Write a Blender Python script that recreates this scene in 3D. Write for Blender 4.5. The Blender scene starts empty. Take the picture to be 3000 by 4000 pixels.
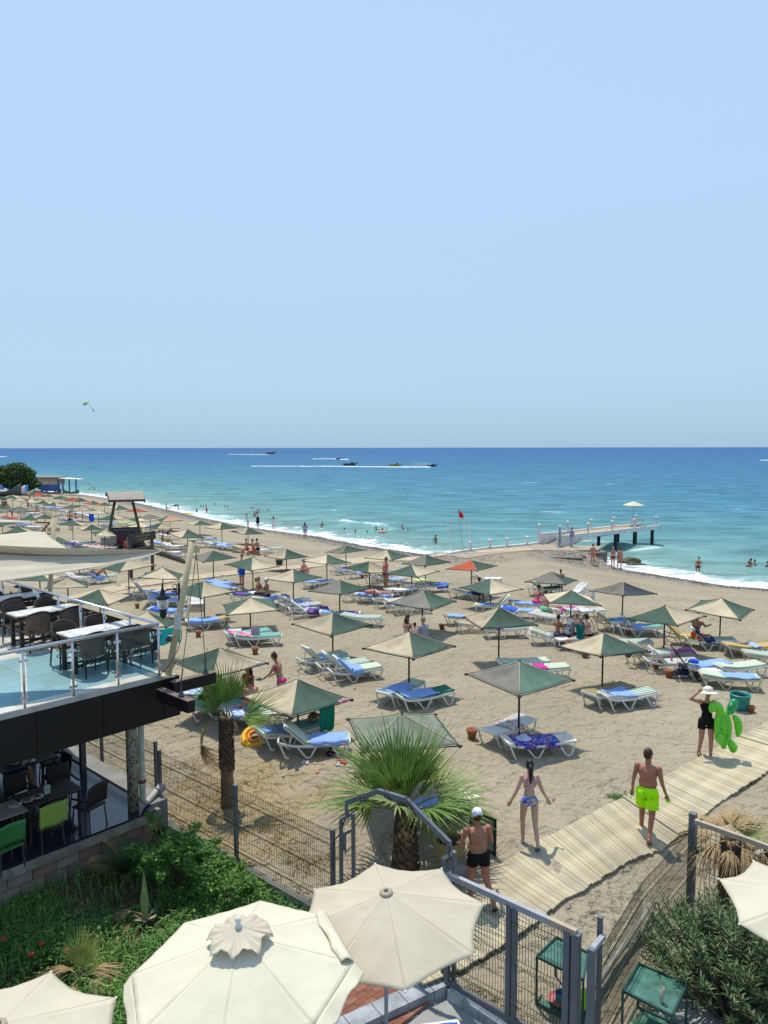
import bpy,bmesh,math,random
import numpy as np
from mathutils import Vector,Matrix,Quaternion
R=math.radians
random.seed(11);rng=np.random.default_rng(5)
sc=bpy.context.scene
COL=sc.collection
# ---------------------------------------------------------------- camera
FPX,CAMZ,PITCH,ROLL=3005.0,7.4,R(4.79),R(0.08)
cam=bpy.data.cameras.new('camera');camo=bpy.data.objects.new('camera',cam);COL.objects.link(camo)
camo.location=(0,0,CAMZ)
camo.rotation_euler=(Matrix.Rotation(math.pi/2-PITCH,3,'X') @ Matrix.Rotation(-ROLL,3,'Z')).to_euler()
cam.sensor_fit='VERTICAL';cam.sensor_height=36;cam.lens=36*FPX/4000
cam.clip_start=0.1;cam.clip_end=60000
sc.camera=camo
# ---------------------------------------------------------------- sky and sun
SUN_EL,SUN_AZ=R(70),R(23)          # azimuth counted to the left of straight ahead
world=bpy.data.worlds.new('World');sc.world=world;world.use_nodes=True
wn=world.node_tree;wn.nodes.clear()
sky=wn.nodes.new('ShaderNodeTexSky');sky.sky_type='NISHITA';sky.sun_disc=False
sky.sun_elevation=SUN_EL;sky.sun_rotation=-SUN_AZ
sky.altitude=0;sky.air_density=1.0;sky.dust_density=1.2;sky.ozone_density=4.0
bg=wn.nodes.new('ShaderNodeBackground');bg.inputs['Strength'].default_value=0.11
wo=wn.nodes.new('ShaderNodeOutputWorld')
# summer haze: the clear sky seen through a pale blue veil, a little duller at the horizon
_g=wn.nodes.new('ShaderNodeTexCoord');_s=wn.nodes.new('ShaderNodeSeparateXYZ');wn.links.new(_g.outputs['Generated'],_s.inputs[0])
_r=wn.nodes.new('ShaderNodeValToRGB');_e=_r.color_ramp.elements
_e[0].position=0;_e[0].color=(.36,.56,.74,1);_e[1].position=1;_e[1].color=(.37,.55,.93,1)
for _p,_c in ((.10,(.43,.64,.83,1)),(.3,(.49,.68,.92,1)),(.5,(.485,.68,.95,1))):
    _q=_e.new(_p);_q.color=_c
wn.links.new(_s.outputs[2],_r.inputs[0])
_v=wn.nodes.new('ShaderNodeVectorMath');_v.operation='SCALE';_v.inputs['Scale'].default_value=10.2;wn.links.new(_r.outputs[0],_v.inputs[0])
_x=wn.nodes.new('ShaderNodeMixRGB');_x.inputs[0].default_value=.8;wn.links.new(sky.outputs[0],_x.inputs[1]);wn.links.new(_v.outputs[0],_x.inputs[2])
wn.links.new(_x.outputs[0],bg.inputs[0]);wn.links.new(bg.outputs[0],wo.inputs[0])
sl=bpy.data.lights.new('sun','SUN');sl.energy=4.2;sl.angle=R(0.53);sl.color=(1,.94,.82)
so=bpy.data.objects.new('sun',sl);COL.objects.link(so)
sd=Vector((-math.sin(SUN_AZ)*math.cos(SUN_EL),math.cos(SUN_AZ)*math.cos(SUN_EL),math.sin(SUN_EL)))
so.rotation_euler=sd.to_track_quat('Z','Y').to_euler();so.location=(0,0,60)
sc.view_settings.view_transform='Standard';sc.view_settings.look='None'
sc.view_settings.exposure=0.0;sc.view_settings.gamma=1.0
sc.view_settings.use_curve_mapping=False
# ---------------------------------------------------------------- ground shape
SEA=-2.5
SHORE_L=[(-190,262),(-110,205),(-63.7,163.4),(-45.7,140.4),(-34.4,123),(-26.2,109.4),(-15.8,94.4),
           (-7.4,85.5),(-2,77.4),(2.5,72.3),(5.1,69.3),(5.3,65.5)]
WALL=[(5.07,62.85),(6.72,65.04),(7.39,65.53),(9.27,67.05),(10.96,68.11),(12.98,69.39),(14.5,70.7),(17.0,71.2),(17.3,68.5)]
SHORE_R=[(17.0,67.2),(18.67,62.7),(20.9,59.65),(22.8,56.8),(24.56,54.25),(26.8,53.1),(40,46),(75,30),(150,0)]
def _dist(pts,X,Y):
    best=np.full(X.shape,1e9)
    for (ax,ay),(bx,by) in zip(pts[:-1],pts[1:]):
        dx,dy=bx-ax,by-ay
        t=np.clip(((X-ax)*dx+(Y-ay)*dy)/(dx*dx+dy*dy),0,1)
        best=np.minimum(best,np.hypot(X-ax-t*dx,Y-ay-t*dy))
    return best
LANDPOLY=SHORE_L+WALL+SHORE_R+[(150,-300),(-700,-300),(-700,500)]
def inland(X,Y):
    c=np.zeros(X.shape,bool);n=len(LANDPOLY)
    for i in range(n):
        x1,y1=LANDPOLY[i];x2,y2=LANDPOLY[(i+1) % n]
        if y1==y2:continue
        c ^= ((y1>Y) != (y2>Y)) & (X<(x2-x1)*(Y-y1)/(y2-y1)+x1)
    return c
def ground_arr(X,Y):
    X=np.asarray(X,float);Y=np.asarray(Y,float)
    ins=inland(X,Y)
    sa,sb,sw=_dist(SHORE_L,X,Y),_dist(SHORE_R,X,Y),_dist(WALL,X,Y)
    def prof(s,z0,w):return z0*(1-np.clip(s/w,0,1))**1.25
    z=np.minimum(np.minimum(prof(sa,SEA,26),prof(sb,SEA,22)),prof(sw,-1.5,22))
    z=np.maximum(z,-1.475-.2*np.clip(_dist([(6.8,63.4),(9.6,65.4),(13.2,67.2),(16.2,67.4)],X,Y)-2.2,0,9))
    out=SEA-0.12*np.minimum(np.minimum(sa,sb),sw+2)
    z=np.where(ins,z,np.maximum(out,-7))
    # the sand falls towards the fence line
    xf=[-30,-9.8,-5.05,-2.94,-.86,1.05,3.0,3.6,5.45,30];yf=[40,21.3,16.65,14.66,12.9,11.2,9.6,10.1,13.0,4]
    d=(Y-np.interp(X,xf,yf))*.72;t=np.clip(1-d/3.6,0,1);t=t*t*(3-2*t)
    return z-0.72*t
def gz(x,y):return float(ground_arr(np.array([x]),np.array([y]))[0])
def ray(px,py):
    x=(px-1500)/FPX;y=-(py-2000)/FPX
    c,s=math.cos(ROLL),math.sin(ROLL);x,y=x*c-y*s,x*s+y*c
    return (x,math.cos(PITCH)+y*math.sin(PITCH),-math.sin(PITCH)+y*math.cos(PITCH))
def P(px,py,z=0.0):
    r=ray(px,py);t=(z-CAMZ)/r[2]
    return Vector((r[0]*t,r[1]*t,z))
def atY(px,py,Y):
    r=ray(px,py);t=Y/r[1]
    return Vector((r[0]*t,Y,CAMZ+r[2]*t))
def G(px,py,h=0.0):
    """point h above the terrain seen in direction px, py"""
    z=0.0
    for _ in range(25):
        p=P(px,py,z+h);z2=gz(p.x,p.y)
        z=z+(z2-z)*0.6
    p.z=z
    return p
CR={'D1':(0,2100,2.07375),'D2':(600,2100,2.07375),'D3':(1200,2100,2.07375),'D4':(1700,2100,2.07375),
      'D5':(2300,2100,2.37),'A':(0,1700,1.659),'B':(1000,1700,1.659),'C':(2000,1700,1.659),
      'M':(1300,2500,1.659),'E2':(600,2500,2.07375),'Q1':(0,1780,5.53),'Q2':(0,1900,5.53),
      'Q3':(200,1880,4.1475),'Q4':(550,1900,4.1475),'Q5':(0,2050,4.1475),'N':(1000,3000,1.659),
      'R':(2000,3000,1.659),'V':(2200,2500,2.07375),'K':(0,2600,2.07375),'L':(0,3100,1.659),'Z':(0,0,1)}
def px(key,x,y):o=CR[key];return o[0]+x/o[2],o[1]+y/o[2]
# ---------------------------------------------------------------- materials
_M={}
def lin(c):return tuple((v/12.92 if v <= .04045 else ((v+.055)/1.055)**2.4) for v in c)
def mat(name,col,rough=.7,var=.12,scale=6.0,bump=0.0,bscale=30.0,metal=0.0,spec=.4,trans=0.0,ior=1.45,obj=True,alpha=1.0,sheen=0,sss=0):
    if name in _M:return _M[name]
    m=bpy.data.materials.new(name);m.use_nodes=True;_M[name]=m
    nt=m.node_tree;b=nt.nodes['Principled BSDF']
    b.inputs['Roughness'].default_value=rough;b.inputs['Metallic'].default_value=metal
    b.inputs['Specular IOR Level'].default_value=spec;b.inputs['IOR'].default_value=ior
    b.inputs['Transmission Weight'].default_value=trans;b.inputs['Alpha'].default_value=alpha
    if sss:b.inputs['Subsurface Weight'].default_value=sss;b.inputs['Subsurface Radius'].default_value=(.02,.008,.004)
    tc=nt.nodes.new('ShaderNodeTexCoord');co=tc.outputs['Object']
    if var:
        n=nt.nodes.new('ShaderNodeTexNoise');n.inputs['Scale'].default_value=scale;n.inputs['Detail'].default_value=4
        nt.links.new(co,n.inputs['Vector'])
        r=nt.nodes.new('ShaderNodeValToRGB')
        r.color_ramp.elements[0].position=.3;r.color_ramp.elements[1].position=.7
        r.color_ramp.elements[0].color=tuple(max(0,c*(1-var)) for c in col)+(1,)
        r.color_ramp.elements[1].color=tuple(min(1,c*(1+var)) for c in col)+(1,)
        nt.links.new(n.outputs['Fac'],r.inputs[0]);nt.links.new(r.outputs[0],b.inputs['Base Color'])
    else:b.inputs['Base Color'].default_value=tuple(col)+(1,)
    if bump:
        n2=nt.nodes.new('ShaderNodeTexNoise');n2.inputs['Scale'].default_value=bscale;n2.inputs['Detail'].default_value=3
        nt.links.new(co,n2.inputs['Vector'])
        bp=nt.nodes.new('ShaderNodeBump');bp.inputs['Strength'].default_value=1.0;bp.inputs['Distance'].default_value=bump
        nt.links.new(n2.outputs['Fac'],bp.inputs['Height']);nt.links.new(bp.outputs[0],b.inputs['Normal'])
    return m
def N(nt,t,**k):
    n=nt.nodes.new('ShaderNode'+t)
    for a,v in k.items():
        if a.startswith('i_'):n.inputs[a[2:].replace('_',' ')].default_value=v
        else:setattr(n,a,v)
    return n
def stripe_mat(name,ca,cb,per,axis=0,duty=.5,rough=.8,off=0.0,cc=None):
    """printed cloth: stripes across a local axis"""
    if name in _M:return _M[name]
    m=bpy.data.materials.new(name);m.use_nodes=True;_M[name]=m
    nt=m.node_tree;b=nt.nodes['Principled BSDF'];b.inputs['Roughness'].default_value=rough;b.inputs['Specular IOR Level'].default_value=.2
    tc=N(nt,'TexCoord');sp=N(nt,'SeparateXYZ');nt.links.new(tc.outputs['Object'],sp.inputs[0])
    m1=N(nt,'Math',operation='MULTIPLY_ADD');m1.inputs[1].default_value=1/per;m1.inputs[2].default_value=off+50
    nt.links.new(sp.outputs[axis],m1.inputs[0])
    fr=N(nt,'Math',operation='FRACT');nt.links.new(m1.outputs[0],fr.inputs[0])
    r=N(nt,'ValToRGB');r.color_ramp.interpolation='CONSTANT'
    r.color_ramp.elements[0].position=0;r.color_ramp.elements[0].color=ca+(1,)
    r.color_ramp.elements[1].position=duty;r.color_ramp.elements[1].color=cb+(1,)
    if cc:e=r.color_ramp.elements.new(duty+(1-duty)/2);e.color=cc+(1,)
    nt.links.new(fr.outputs[0],r.inputs[0]);nt.links.new(r.outputs[0],b.inputs['Base Color'])
    return m
def patch_mat(name,cols,scale=8,rough=.8):
    """cloth printed in irregular patches of several colours"""
    if name in _M:return _M[name]
    m=bpy.data.materials.new(name);m.use_nodes=True;_M[name]=m
    nt=m.node_tree;b=nt.nodes['Principled BSDF'];b.inputs['Roughness'].default_value=rough;b.inputs['Specular IOR Level'].default_value=.2
    tc=N(nt,'TexCoord');v=N(nt,'TexVoronoi');v.inputs['Scale'].default_value=scale
    nt.links.new(tc.outputs['Object'],v.inputs['Vector'])
    sp=N(nt,'SeparateColor');nt.links.new(v.outputs['Color'],sp.inputs[0])
    r=N(nt,'ValToRGB');r.color_ramp.interpolation='CONSTANT'
    r.color_ramp.elements[0].color=cols[0]+(1,);r.color_ramp.elements[1].position=1/len(cols);r.color_ramp.elements[1].color=cols[1]+(1,)
    for i,c in enumerate(cols[2:]):e=r.color_ramp.elements.new((i+2)/len(cols));e.color=c+(1,)
    nt.links.new(sp.outputs[0],r.inputs[0]);nt.links.new(r.outputs[0],b.inputs['Base Color'])
    return m
# ---------------------------------------------------------------- mesh building
class MB:
    def __init__(s):s.v=[];s.f=[];s.mi=[];s.c=0
    def add(s,vs,fs,mi=0):
        o=s.c;s.v.extend(tuple(v) for v in vs);s.c+=len(vs)
        s.f.extend(tuple(i+o for i in f) for f in fs);s.mi.extend([mi]*len(fs));return s
    def box(s,c,d,M=None,mi=0):
        x,y,z=d[0]/2,d[1]/2,d[2]/2
        vs=[Vector((a*x,b*y,e*z)) for e in (-1,1) for b in (-1,1) for a in (-1,1)]
        if M is not None:vs=[M @ v for v in vs]
        c=Vector(c);vs=[v+c for v in vs]
        return s.add(vs,[(0,2,3,1),(4,5,7,6),(0,1,5,4),(2,6,7,3),(0,4,6,2),(1,3,7,5)],mi)
    def bar(s,a,b,w,h=None,up=(0,0,1),mi=0):
        """rectangular bar from a to b, w wide, h high"""
        a=Vector(a);b=Vector(b);h=h or w;d=(b-a)
        if d.length<1e-6:return s
        d.normalize();u=Vector(up)
        if abs(d.dot(u))>.95:u=Vector((0,1,0))
        sd_=d.cross(u).normalized();u=sd_.cross(d).normalized()
        vs=[p+sd_*(i*w/2)+u*(j*h/2) for p in (a,b) for i,j in ((-1,-1),(1,-1),(1,1),(-1,1))]
        return s.add(vs,[(0,1,2,3),(7,6,5,4),(0,4,5,1),(1,5,6,2),(2,6,7,3),(3,7,4,0)],mi)
    def tube(s,pts,r,n=6,closed=False,cap=True,mi=0):
        pts=[Vector(p) for p in pts];m=len(pts)
        rs=r if isinstance(r,(list,tuple)) else [r]*m
        vs=[];prev=None
        for i,p in enumerate(pts):
            if closed:t=pts[(i+1) % m]-pts[i-1]
            else:t=pts[min(i+1,m-1)]-pts[max(i-1,0)]
            t=t.normalized() if t.length>1e-9 else Vector((0,0,1))
            if prev is None:
                u=Vector((0,0,1)) if abs(t.z)<.9 else Vector((1,0,0))
                u=(u-t*u.dot(t)).normalized()
            else:
                u=prev-t*prev.dot(t);u=u.normalized() if u.length>1e-6 else Vector((1,0,0))
            prev=u;w=t.cross(u)
            for k in range(n):
                a=2*math.pi*k/n;vs.append(p+(u*math.cos(a)+w*math.sin(a))*rs[i])
        fs=[]
        for i in range(m if closed else m-1):
            j=(i+1) % m
            for k in range(n):fs.append((i*n+k,i*n+(k+1) % n,j*n+(k+1) % n,j*n+k))
        if cap and not closed:fs+=[tuple(range(n))[::-1],tuple((m-1)*n+k for k in range(n))]
        return s.add(vs,fs,mi)
    def lathe(s,prof,c=(0,0,0),n=16,M=None,mi=0):
        c=Vector(c);vs=[];m=len(prof)
        for r_,z_ in prof:
            for k in range(n):
                a=2*math.pi*k/n;v=Vector((r_*math.cos(a),r_*math.sin(a),z_))
                if M is not None:v=M @ v
                vs.append(v+c)
        fs=[(i*n+k,i*n+(k+1) % n,(i+1)*n+(k+1) % n,(i+1)*n+k) for i in range(m-1) for k in range(n)]
        if prof[0][0]>1e-5:fs.append(tuple(range(n))[::-1])
        if prof[-1][0]>1e-5:fs.append(tuple((m-1)*n+k for k in range(n)))
        return s.add(vs,fs,mi)
    def ell(s,c,r,M=None,nu=8,nv=6,mi=0):
        c=Vector(c);vs=[Vector((0,0,-r[2]))]
        for i in range(1,nv):
            t=-math.pi/2+math.pi*i/nv
            for k in range(nu):
                a=2*math.pi*k/nu;vs.append(Vector((r[0]*math.cos(t)*math.cos(a),r[1]*math.cos(t)*math.sin(a),r[2]*math.sin(t))))
        vs.append(Vector((0,0,r[2])));L=len(vs)-1
        if M is not None:vs=[M @ v for v in vs]
        vs=[v+c for v in vs];fs=[]
        for k in range(nu):fs.append((0,1+(k+1) % nu,1+k));fs.append((L,L-nu+k,L-nu+(k+1) % nu))
        for i in range(nv-2):
            for k in range(nu):
                a=1+i*nu;fs.append((a+k,a+(k+1) % nu,a+nu+(k+1) % nu,a+nu+k))
        return s.add(vs,fs,mi)
    def cone(s,a,b,ra,rb,n=8,mi=0):return s.tube([a,b],[ra,rb],n,mi=mi)
    def grid(s,fn,nu,nv,mi=0):
        vs=[fn(i/nu,j/nv) for j in range(nv+1) for i in range(nu+1)]
        fs=[(j*(nu+1)+i,j*(nu+1)+i+1,(j+1)*(nu+1)+i+1,(j+1)*(nu+1)+i) for j in range(nv) for i in range(nu)]
        return s.add(vs,fs,mi)
    def mesh(s,name,mats,smooth=False):
        me=bpy.data.meshes.new(name);me.from_pydata(s.v,[],s.f)
        for m in (mats if isinstance(mats,(list,tuple)) else [mats]):me.materials.append(m)
        if len(set(s.mi))>1:me.polygons.foreach_set('material_index',s.mi)
        if smooth:me.polygons.foreach_set('use_smooth',[True]*len(s.f))
        me.update();return me
    def build(s,name,mats,parent=None,smooth=False,loc=None):
        return link(name,s.mesh(name,mats,smooth),parent,loc)
def link(name,me,parent=None,loc=None,rotz=None):
    o=bpy.data.objects.new(name,me);COL.objects.link(o)
    if parent:o.parent=parent
    if loc is not None:o.location=loc
    if rotz is not None:o.rotation_euler=(0,0,rotz)
    return o
def tag(o,label=None,cat=None,group=None,kind=None):
    if label:o['label']=label
    if cat:o['category']=cat
    if group:o['group']=group
    if kind:o['kind']=kind
    return o
def empty(name,loc,rz=0,label=None,cat=None,group=None):
    o=bpy.data.objects.new(name,None);COL.objects.link(o);o.location=loc;o.rotation_euler=(0,0,rz)
    o.empty_display_size=.2
    return tag(o,label,cat,group)
def solid(o,th,off=0.0):
    """give a sheet real thickness"""
    bm=bmesh.new();bm.from_mesh(o.data)
    bmesh.ops.recalc_face_normals(bm,faces=bm.faces)
    g=bmesh.ops.solidify(bm,geom=bm.faces[:],thickness=th)
    bm.to_mesh(o.data);bm.free();return o
def copy_tree(o,parent=None,loc=None,rotz=None,name=None):
    c=o.copy();COL.objects.link(c)
    if parent:c.parent=parent
    if loc is not None:c.location=loc
    if rotz is not None:c.rotation_euler=(0,0,rotz)
    for ch in list(o.children):copy_tree(ch,c)
    return c
def rot(axis,a):return Matrix.Rotation(a,3,axis)
_pc={}
def shared(key,fn):
    if key not in _pc:_pc[key]=fn()
    return _pc[key]
# ================================================================ GROUND
def sines(X,Y,seed,n,lmin,lmax,dirc=None,spread=math.pi):
    g=np.random.default_rng(seed);out=np.zeros(X.shape)
    for i in range(n):
        L=lmin*(lmax/lmin)**g.random();a=(dirc if dirc is not None else 0)+(g.random()-.5)*2*spread
        out+=np.sin((X*math.cos(a)+Y*math.sin(a))*2*math.pi/L+g.random()*6.28)
    return out/math.sqrt(n)
def polar_mesh(name,ys,us,zfn,attr,y0=0.0):
    U,Yv=np.meshgrid(us,ys);X=U*(Yv-y0);Z,A=zfn(X,Yv)
    nr,nc=X.shape;V=np.stack([X,Yv,Z],-1).reshape(-1,3)
    idx=np.arange(nr*nc).reshape(nr,nc)
    F=np.stack([idx[:-1,:-1],idx[:-1,1:],idx[1:,1:],idx[1:,:-1]],-1).reshape(-1,4)
    me=bpy.data.meshes.new(name)
    me.vertices.add(len(V));me.vertices.foreach_set('co',V.ravel().astype(np.float32))
    me.loops.add(F.size);me.loops.foreach_set('vertex_index',F.ravel().astype(np.int32))
    me.polygons.add(len(F));me.polygons.foreach_set('loop_start',np.arange(0,F.size,4,dtype=np.int32))
    me.polygons.foreach_set('loop_total',np.full(len(F),4,dtype=np.int32));me.polygons.foreach_set('use_smooth',np.ones(len(F),bool))
    me.update(calc_edges=True)
    at=me.attributes.new(attr,'FLOAT','POINT');at.data.foreach_set('value',A.ravel().astype(np.float32))
    return me
def gfn(X,Y):
    Z=ground_arr(X,Y);ins=inland(X,Y)
    s=np.minimum(_dist(SHORE_L,X,Y),_dist(SHORE_R,X,Y));s=np.where(ins,s,-s)
    amp=np.clip(1.2-Y/60,.12,1)*np.clip(s/6,0,1)
    Z=Z+amp*(.022*sines(X,Y,1,14,1.1,4)+.016*sines(X,Y,2,16,.35,1.0))
    # the planted bed and the paved yard lie below the fence line
    return np.where(garden_mask(X,Y),-1.22,Z),s
# fence line between beach and yard, left to right (world metres)
FENCE=[(-5.05,16.65),(-2.94,14.66),(-0.86,12.9)]
def garden_mask(X,Y):
    # region on the camera's side of the fence line and the gate
    line=[(-30,40),(-9.8,21.3),(-5.05,16.65),(-2.94,14.66),(-0.86,12.9),(1.05,11.2),(3.0,9.6),(3.3,9.9),(5.45,12.9),(7.6,11.0),(30,4)]
    xs=[p[0] for p in line];ysl=[p[1] for p in line]
    return Y<np.interp(X,xs,ysl)-.12
ys=np.concatenate([np.linspace(-40,7,12),8+np.cumsum(np.full(150,.1)),23+np.cumsum(.1*1.013**np.arange(235))])
ys=ys[ys<330]
gm=polar_mesh('sand',ys,np.linspace(-1.15,1.15,330)*1.0,gfn,'shore',y0=-22)
sand=link('beach_sand',gm);tag(sand,kind='structure')
m=bpy.data.materials.new('sand');m.use_nodes=True;nt=m.node_tree;b=nt.nodes['Principled BSDF']
b.inputs['Roughness'].default_value=.95;b.inputs['Specular IOR Level'].default_value=.1
tc=N(nt,'TexCoord');co=tc.outputs['Object']
n1=N(nt,'TexNoise',i_Scale=.35,i_Detail=5.0);nt.links.new(co,n1.inputs['Vector'])
n2=N(nt,'TexNoise',i_Scale=40.0,i_Detail=3.0);nt.links.new(co,n2.inputs['Vector'])
r1=N(nt,'ValToRGB');e=r1.color_ramp.elements
e[0].position=.3;e[0].color=(.30,.257,.178,1);e[1].position=.72;e[1].color=(.375,.325,.23,1)
nt.links.new(n1.outputs['Fac'],r1.inputs[0])
mx=N(nt,'MixRGB',blend_type='OVERLAY');mx.inputs[0].default_value=.35
nt.links.new(r1.outputs[0],mx.inputs[1]);nt.links.new(n2.outputs['Fac'],mx.inputs[2])
# pebbles and wet sand towards the water
at=N(nt,'Attribute',attribute_name='shore')
vo=N(nt,'TexVoronoi',i_Scale=5.0);nt.links.new(co,vo.inputs['Vector'])
pr=N(nt,'ValToRGB');pe=pr.color_ramp.elements
pe[0].position=0;pe[0].color=(.06,.055,.05,1);pe[1].position=1;pe[1].color=(.34,.3,.26,1)
sc2=N(nt,'SeparateColor');nt.links.new(vo.outputs['Color'],sc2.inputs[0]);nt.links.new(sc2.outputs[0],pr.inputs[0])
nn=N(nt,'TexNoise',i_Scale=.5,i_Detail=3.0);nt.links.new(co,nn.inputs['Vector'])
ma=N(nt,'Math',operation='MULTIPLY_ADD');ma.inputs[1].default_value=6;nt.links.new(nn.outputs['Fac'],ma.inputs[0]);nt.links.new(at.outputs['Fac'],ma.inputs[2])
mr=N(nt,'MapRange');mr.inputs['From Min'].default_value=6.5;mr.inputs['From Max'].default_value=10;mr.inputs['To Min'].default_value=.8;mr.inputs['To Max'].default_value=0
nt.links.new(ma.outputs[0],mr.inputs['Value'])
m2=N(nt,'MixRGB');nt.links.new(mr.outputs[0],m2.inputs[0]);nt.links.new(mx.outputs[0],m2.inputs[1]);nt.links.new(pr.outputs[0],m2.inputs[2])
# faint scatter of straw by the fence
gx=N(nt,'SeparateXYZ');nt.links.new(co,gx.inputs[0])
d1=N(nt,'VectorMath',operation='DISTANCE');d1.inputs[1].default_value=(-3.4,16.2,0);nt.links.new(co,d1.inputs[0])
ns=N(nt,'TexNoise',i_Scale=1.6,i_Detail=5.0);nt.links.new(co,ns.inputs['Vector'])
mA=N(nt,'Math',operation='MULTIPLY_ADD');mA.inputs[1].default_value=-3.4;nt.links.new(ns.outputs['Fac'],mA.inputs[0]);nt.links.new(d1.outputs['Value'],mA.inputs[2])
mB=N(nt,'MapRange');mB.inputs['From Min'].default_value=-.5;mB.inputs['From Max'].default_value=.7;mB.inputs['To Min'].default_value=.55;mB.inputs['To Max'].default_value=0
nt.links.new(mA.outputs[0],mB.inputs['Value'])
nf=N(nt,'TexNoise',i_Scale=26.0,i_Detail=2.0);nt.links.new(co,nf.inputs['Vector'])
rs=N(nt,'ValToRGB');rs.color_ramp.elements[0].color=(.2,.13,.05,1);rs.color_ramp.elements[1].color=(.46,.34,.15,1)
rs.color_ramp.elements[0].position=.4;rs.color_ramp.elements[1].position=.6
nt.links.new(nf.outputs['Fac'],rs.inputs[0])
m3=N(nt,'MixRGB');nt.links.new(mB.outputs[0],m3.inputs[0]);nt.links.new(m2.outputs[0],m3.inputs[1]);nt.links.new(rs.outputs[0],m3.inputs[2])
nt.links.new(m3.outputs[0],b.inputs['Base Color'])
# trodden relief
v2=N(nt,'TexVoronoi',i_Scale=2.6,feature='SMOOTH_F1');v2.inputs['Smoothness'].default_value=.5
wv=N(nt,'TexNoise',i_Scale=3.0,i_Detail=2.0);nt.links.new(co,wv.inputs['Vector'])
wm=N(nt,'MixRGB',blend_type='LINEAR_LIGHT');wm.inputs[0].default_value=.35;nt.links.new(co,wm.inputs[1]);nt.links.new(wv.outputs['Color'],wm.inputs[2])
nt.links.new(wm.outputs[0],v2.inputs['Vector'])
v3=N(nt,'TexNoise',i_Scale=5.0,i_Detail=4.0,i_Roughness=.62);nt.links.new(co,v3.inputs['Vector'])
ad=N(nt,'Math',operation='MULTIPLY_ADD');ad.inputs[1].default_value=.8;nt.links.new(v3.outputs['Fac'],ad.inputs[0]);nt.links.new(v2.outputs['Distance'],ad.inputs[2])
bp=N(nt,'Bump');bp.inputs['Strength'].default_value=1.0;bp.inputs['Distance'].default_value=.145
nt.links.new(ad.outputs[0],bp.inputs['Height']);nt.links.new(bp.outputs[0],b.inputs['Normal'])
gm.materials.append(m);_M['sand']=m
# ================================================================ SEA
def sfn(X,Y):
    ins=inland(X,Y)
    s=np.minimum(np.minimum(_dist(SHORE_L,X,Y),_dist(SHORE_R,X,Y)),_dist(WALL,X,Y)+9);s=np.where(ins,-s,s)
    far=np.clip((900-Y)/600,0,1)
    Z=SEA+far*(.085*sines(X,Y,4,18,3.5,16,1.35,.8)+.03*sines(X,Y,5,14,1.2,3.5,1.35,1.2))
    m1=np.clip(sines(X,Y,8,5,22,60,0.5,1.5)*.6+.3,0,1.1)
    m2_=np.clip(sines(X,Y,9,5,18,50,0.5,1.5)*.6+.2,0,1)
    near=np.clip((190-Y)/60,0,1)
    Z=Z+near*(.5*m1*np.exp(-((s-11)/1.3)**2)+.32*m2_*np.exp(-((s-19)/1.6)**2)+.16*np.exp(-((s-30)/2.5)**2)*m1)
    Z=np.where(s<6,SEA+.03+(Z-SEA-.03)*np.clip(s/6,0,1),Z)
    return Z,s
inv=np.linspace(1/44,1/1500,300);sy=np.concatenate([1/inv,1500*1.12**np.arange(1,31)])
sm=polar_mesh('sea',sy,np.linspace(-1.25,1.25,620),sfn,'off')
sea=link('sea',sm);tag(sea,kind='structure')
m=bpy.data.materials.new('sea_water');m.use_nodes=True;nt=m.node_tree;b=nt.nodes['Principled BSDF']
b.inputs['Roughness'].default_value=.16;b.inputs['IOR'].default_value=1.33;b.inputs['Specular IOR Level'].default_value=.13
tc=N(nt,'TexCoord');co=tc.outputs['Object'];at=N(nt,'Attribute',attribute_name='off')
lg=N(nt,'Math',operation='LOGARITHM');lg.inputs[1].default_value=10
mxs=N(nt,'Math',operation='MAXIMUM');mxs.inputs[1].default_value=1.0;nt.links.new(at.outputs['Fac'],mxs.inputs[0])
cn=N(nt,'TexNoise',i_Scale=.018,i_Detail=4.0);nt.links.new(co,cn.inputs['Vector'])
nt.links.new(mxs.outputs[0],lg.inputs[0])
cm=N(nt,'Math',operation='MULTIPLY_ADD');cm.inputs[1].default_value=.7;nt.links.new(cn.outputs['Fac'],cm.inputs[0]);nt.links.new(lg.outputs[0],cm.inputs[2])
mr=N(nt,'MapRange');mr.inputs['From Min'].default_value=.35;mr.inputs['From Max'].default_value=3.85;nt.links.new(cm.outputs[0],mr.inputs['Value'])
cr=N(nt,'ValToRGB');el=cr.color_ramp.elements
el[0].position=0;el[0].color=(.26,.38,.36,1);el[1].position=1;el[1].color=(.018,.088,.24,1)
for p_,c_ in ((.26,(.15,.28,.26)),(.42,(.085,.225,.25)),(.56,(.052,.18,.26)),(.70,(.034,.138,.25)),(.86,(.024,.108,.255))):
    q=el.new(p_);q.color=c_+(1,)
nt.links.new(mr.outputs[0],cr.inputs[0])
# streaks of chop, stretched along the wave crests
mp=N(nt,'Mapping');mp.inputs['Scale'].default_value=(.35,1,1);nt.links.new(co,mp.inputs[0])
h=None
bs=[(.9,.22),(2.6,.09),(.22,.5),(.05,1.2)]
prev=None
for sc_,am in bs:
    n=N(nt,'TexNoise',i_Scale=sc_,i_Detail=3.0,i_Roughness=.6);nt.links.new(mp.outputs[0],n.inputs['Vector'])
    q=N(nt,'Math',operation='MULTIPLY_ADD');q.inputs[1].default_value=am;nt.links.new(n.outputs['Fac'],q.inputs[0])
    if prev is None:q.inputs[2].default_value=0
    else:nt.links.new(prev.outputs[0],q.inputs[2])
    prev=q
bp=N(nt,'Bump');bp.inputs['Strength'].default_value=1.0;bp.inputs['Distance'].default_value=1.0
nt.links.new(prev.outputs[0],bp.inputs['Height'])
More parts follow.
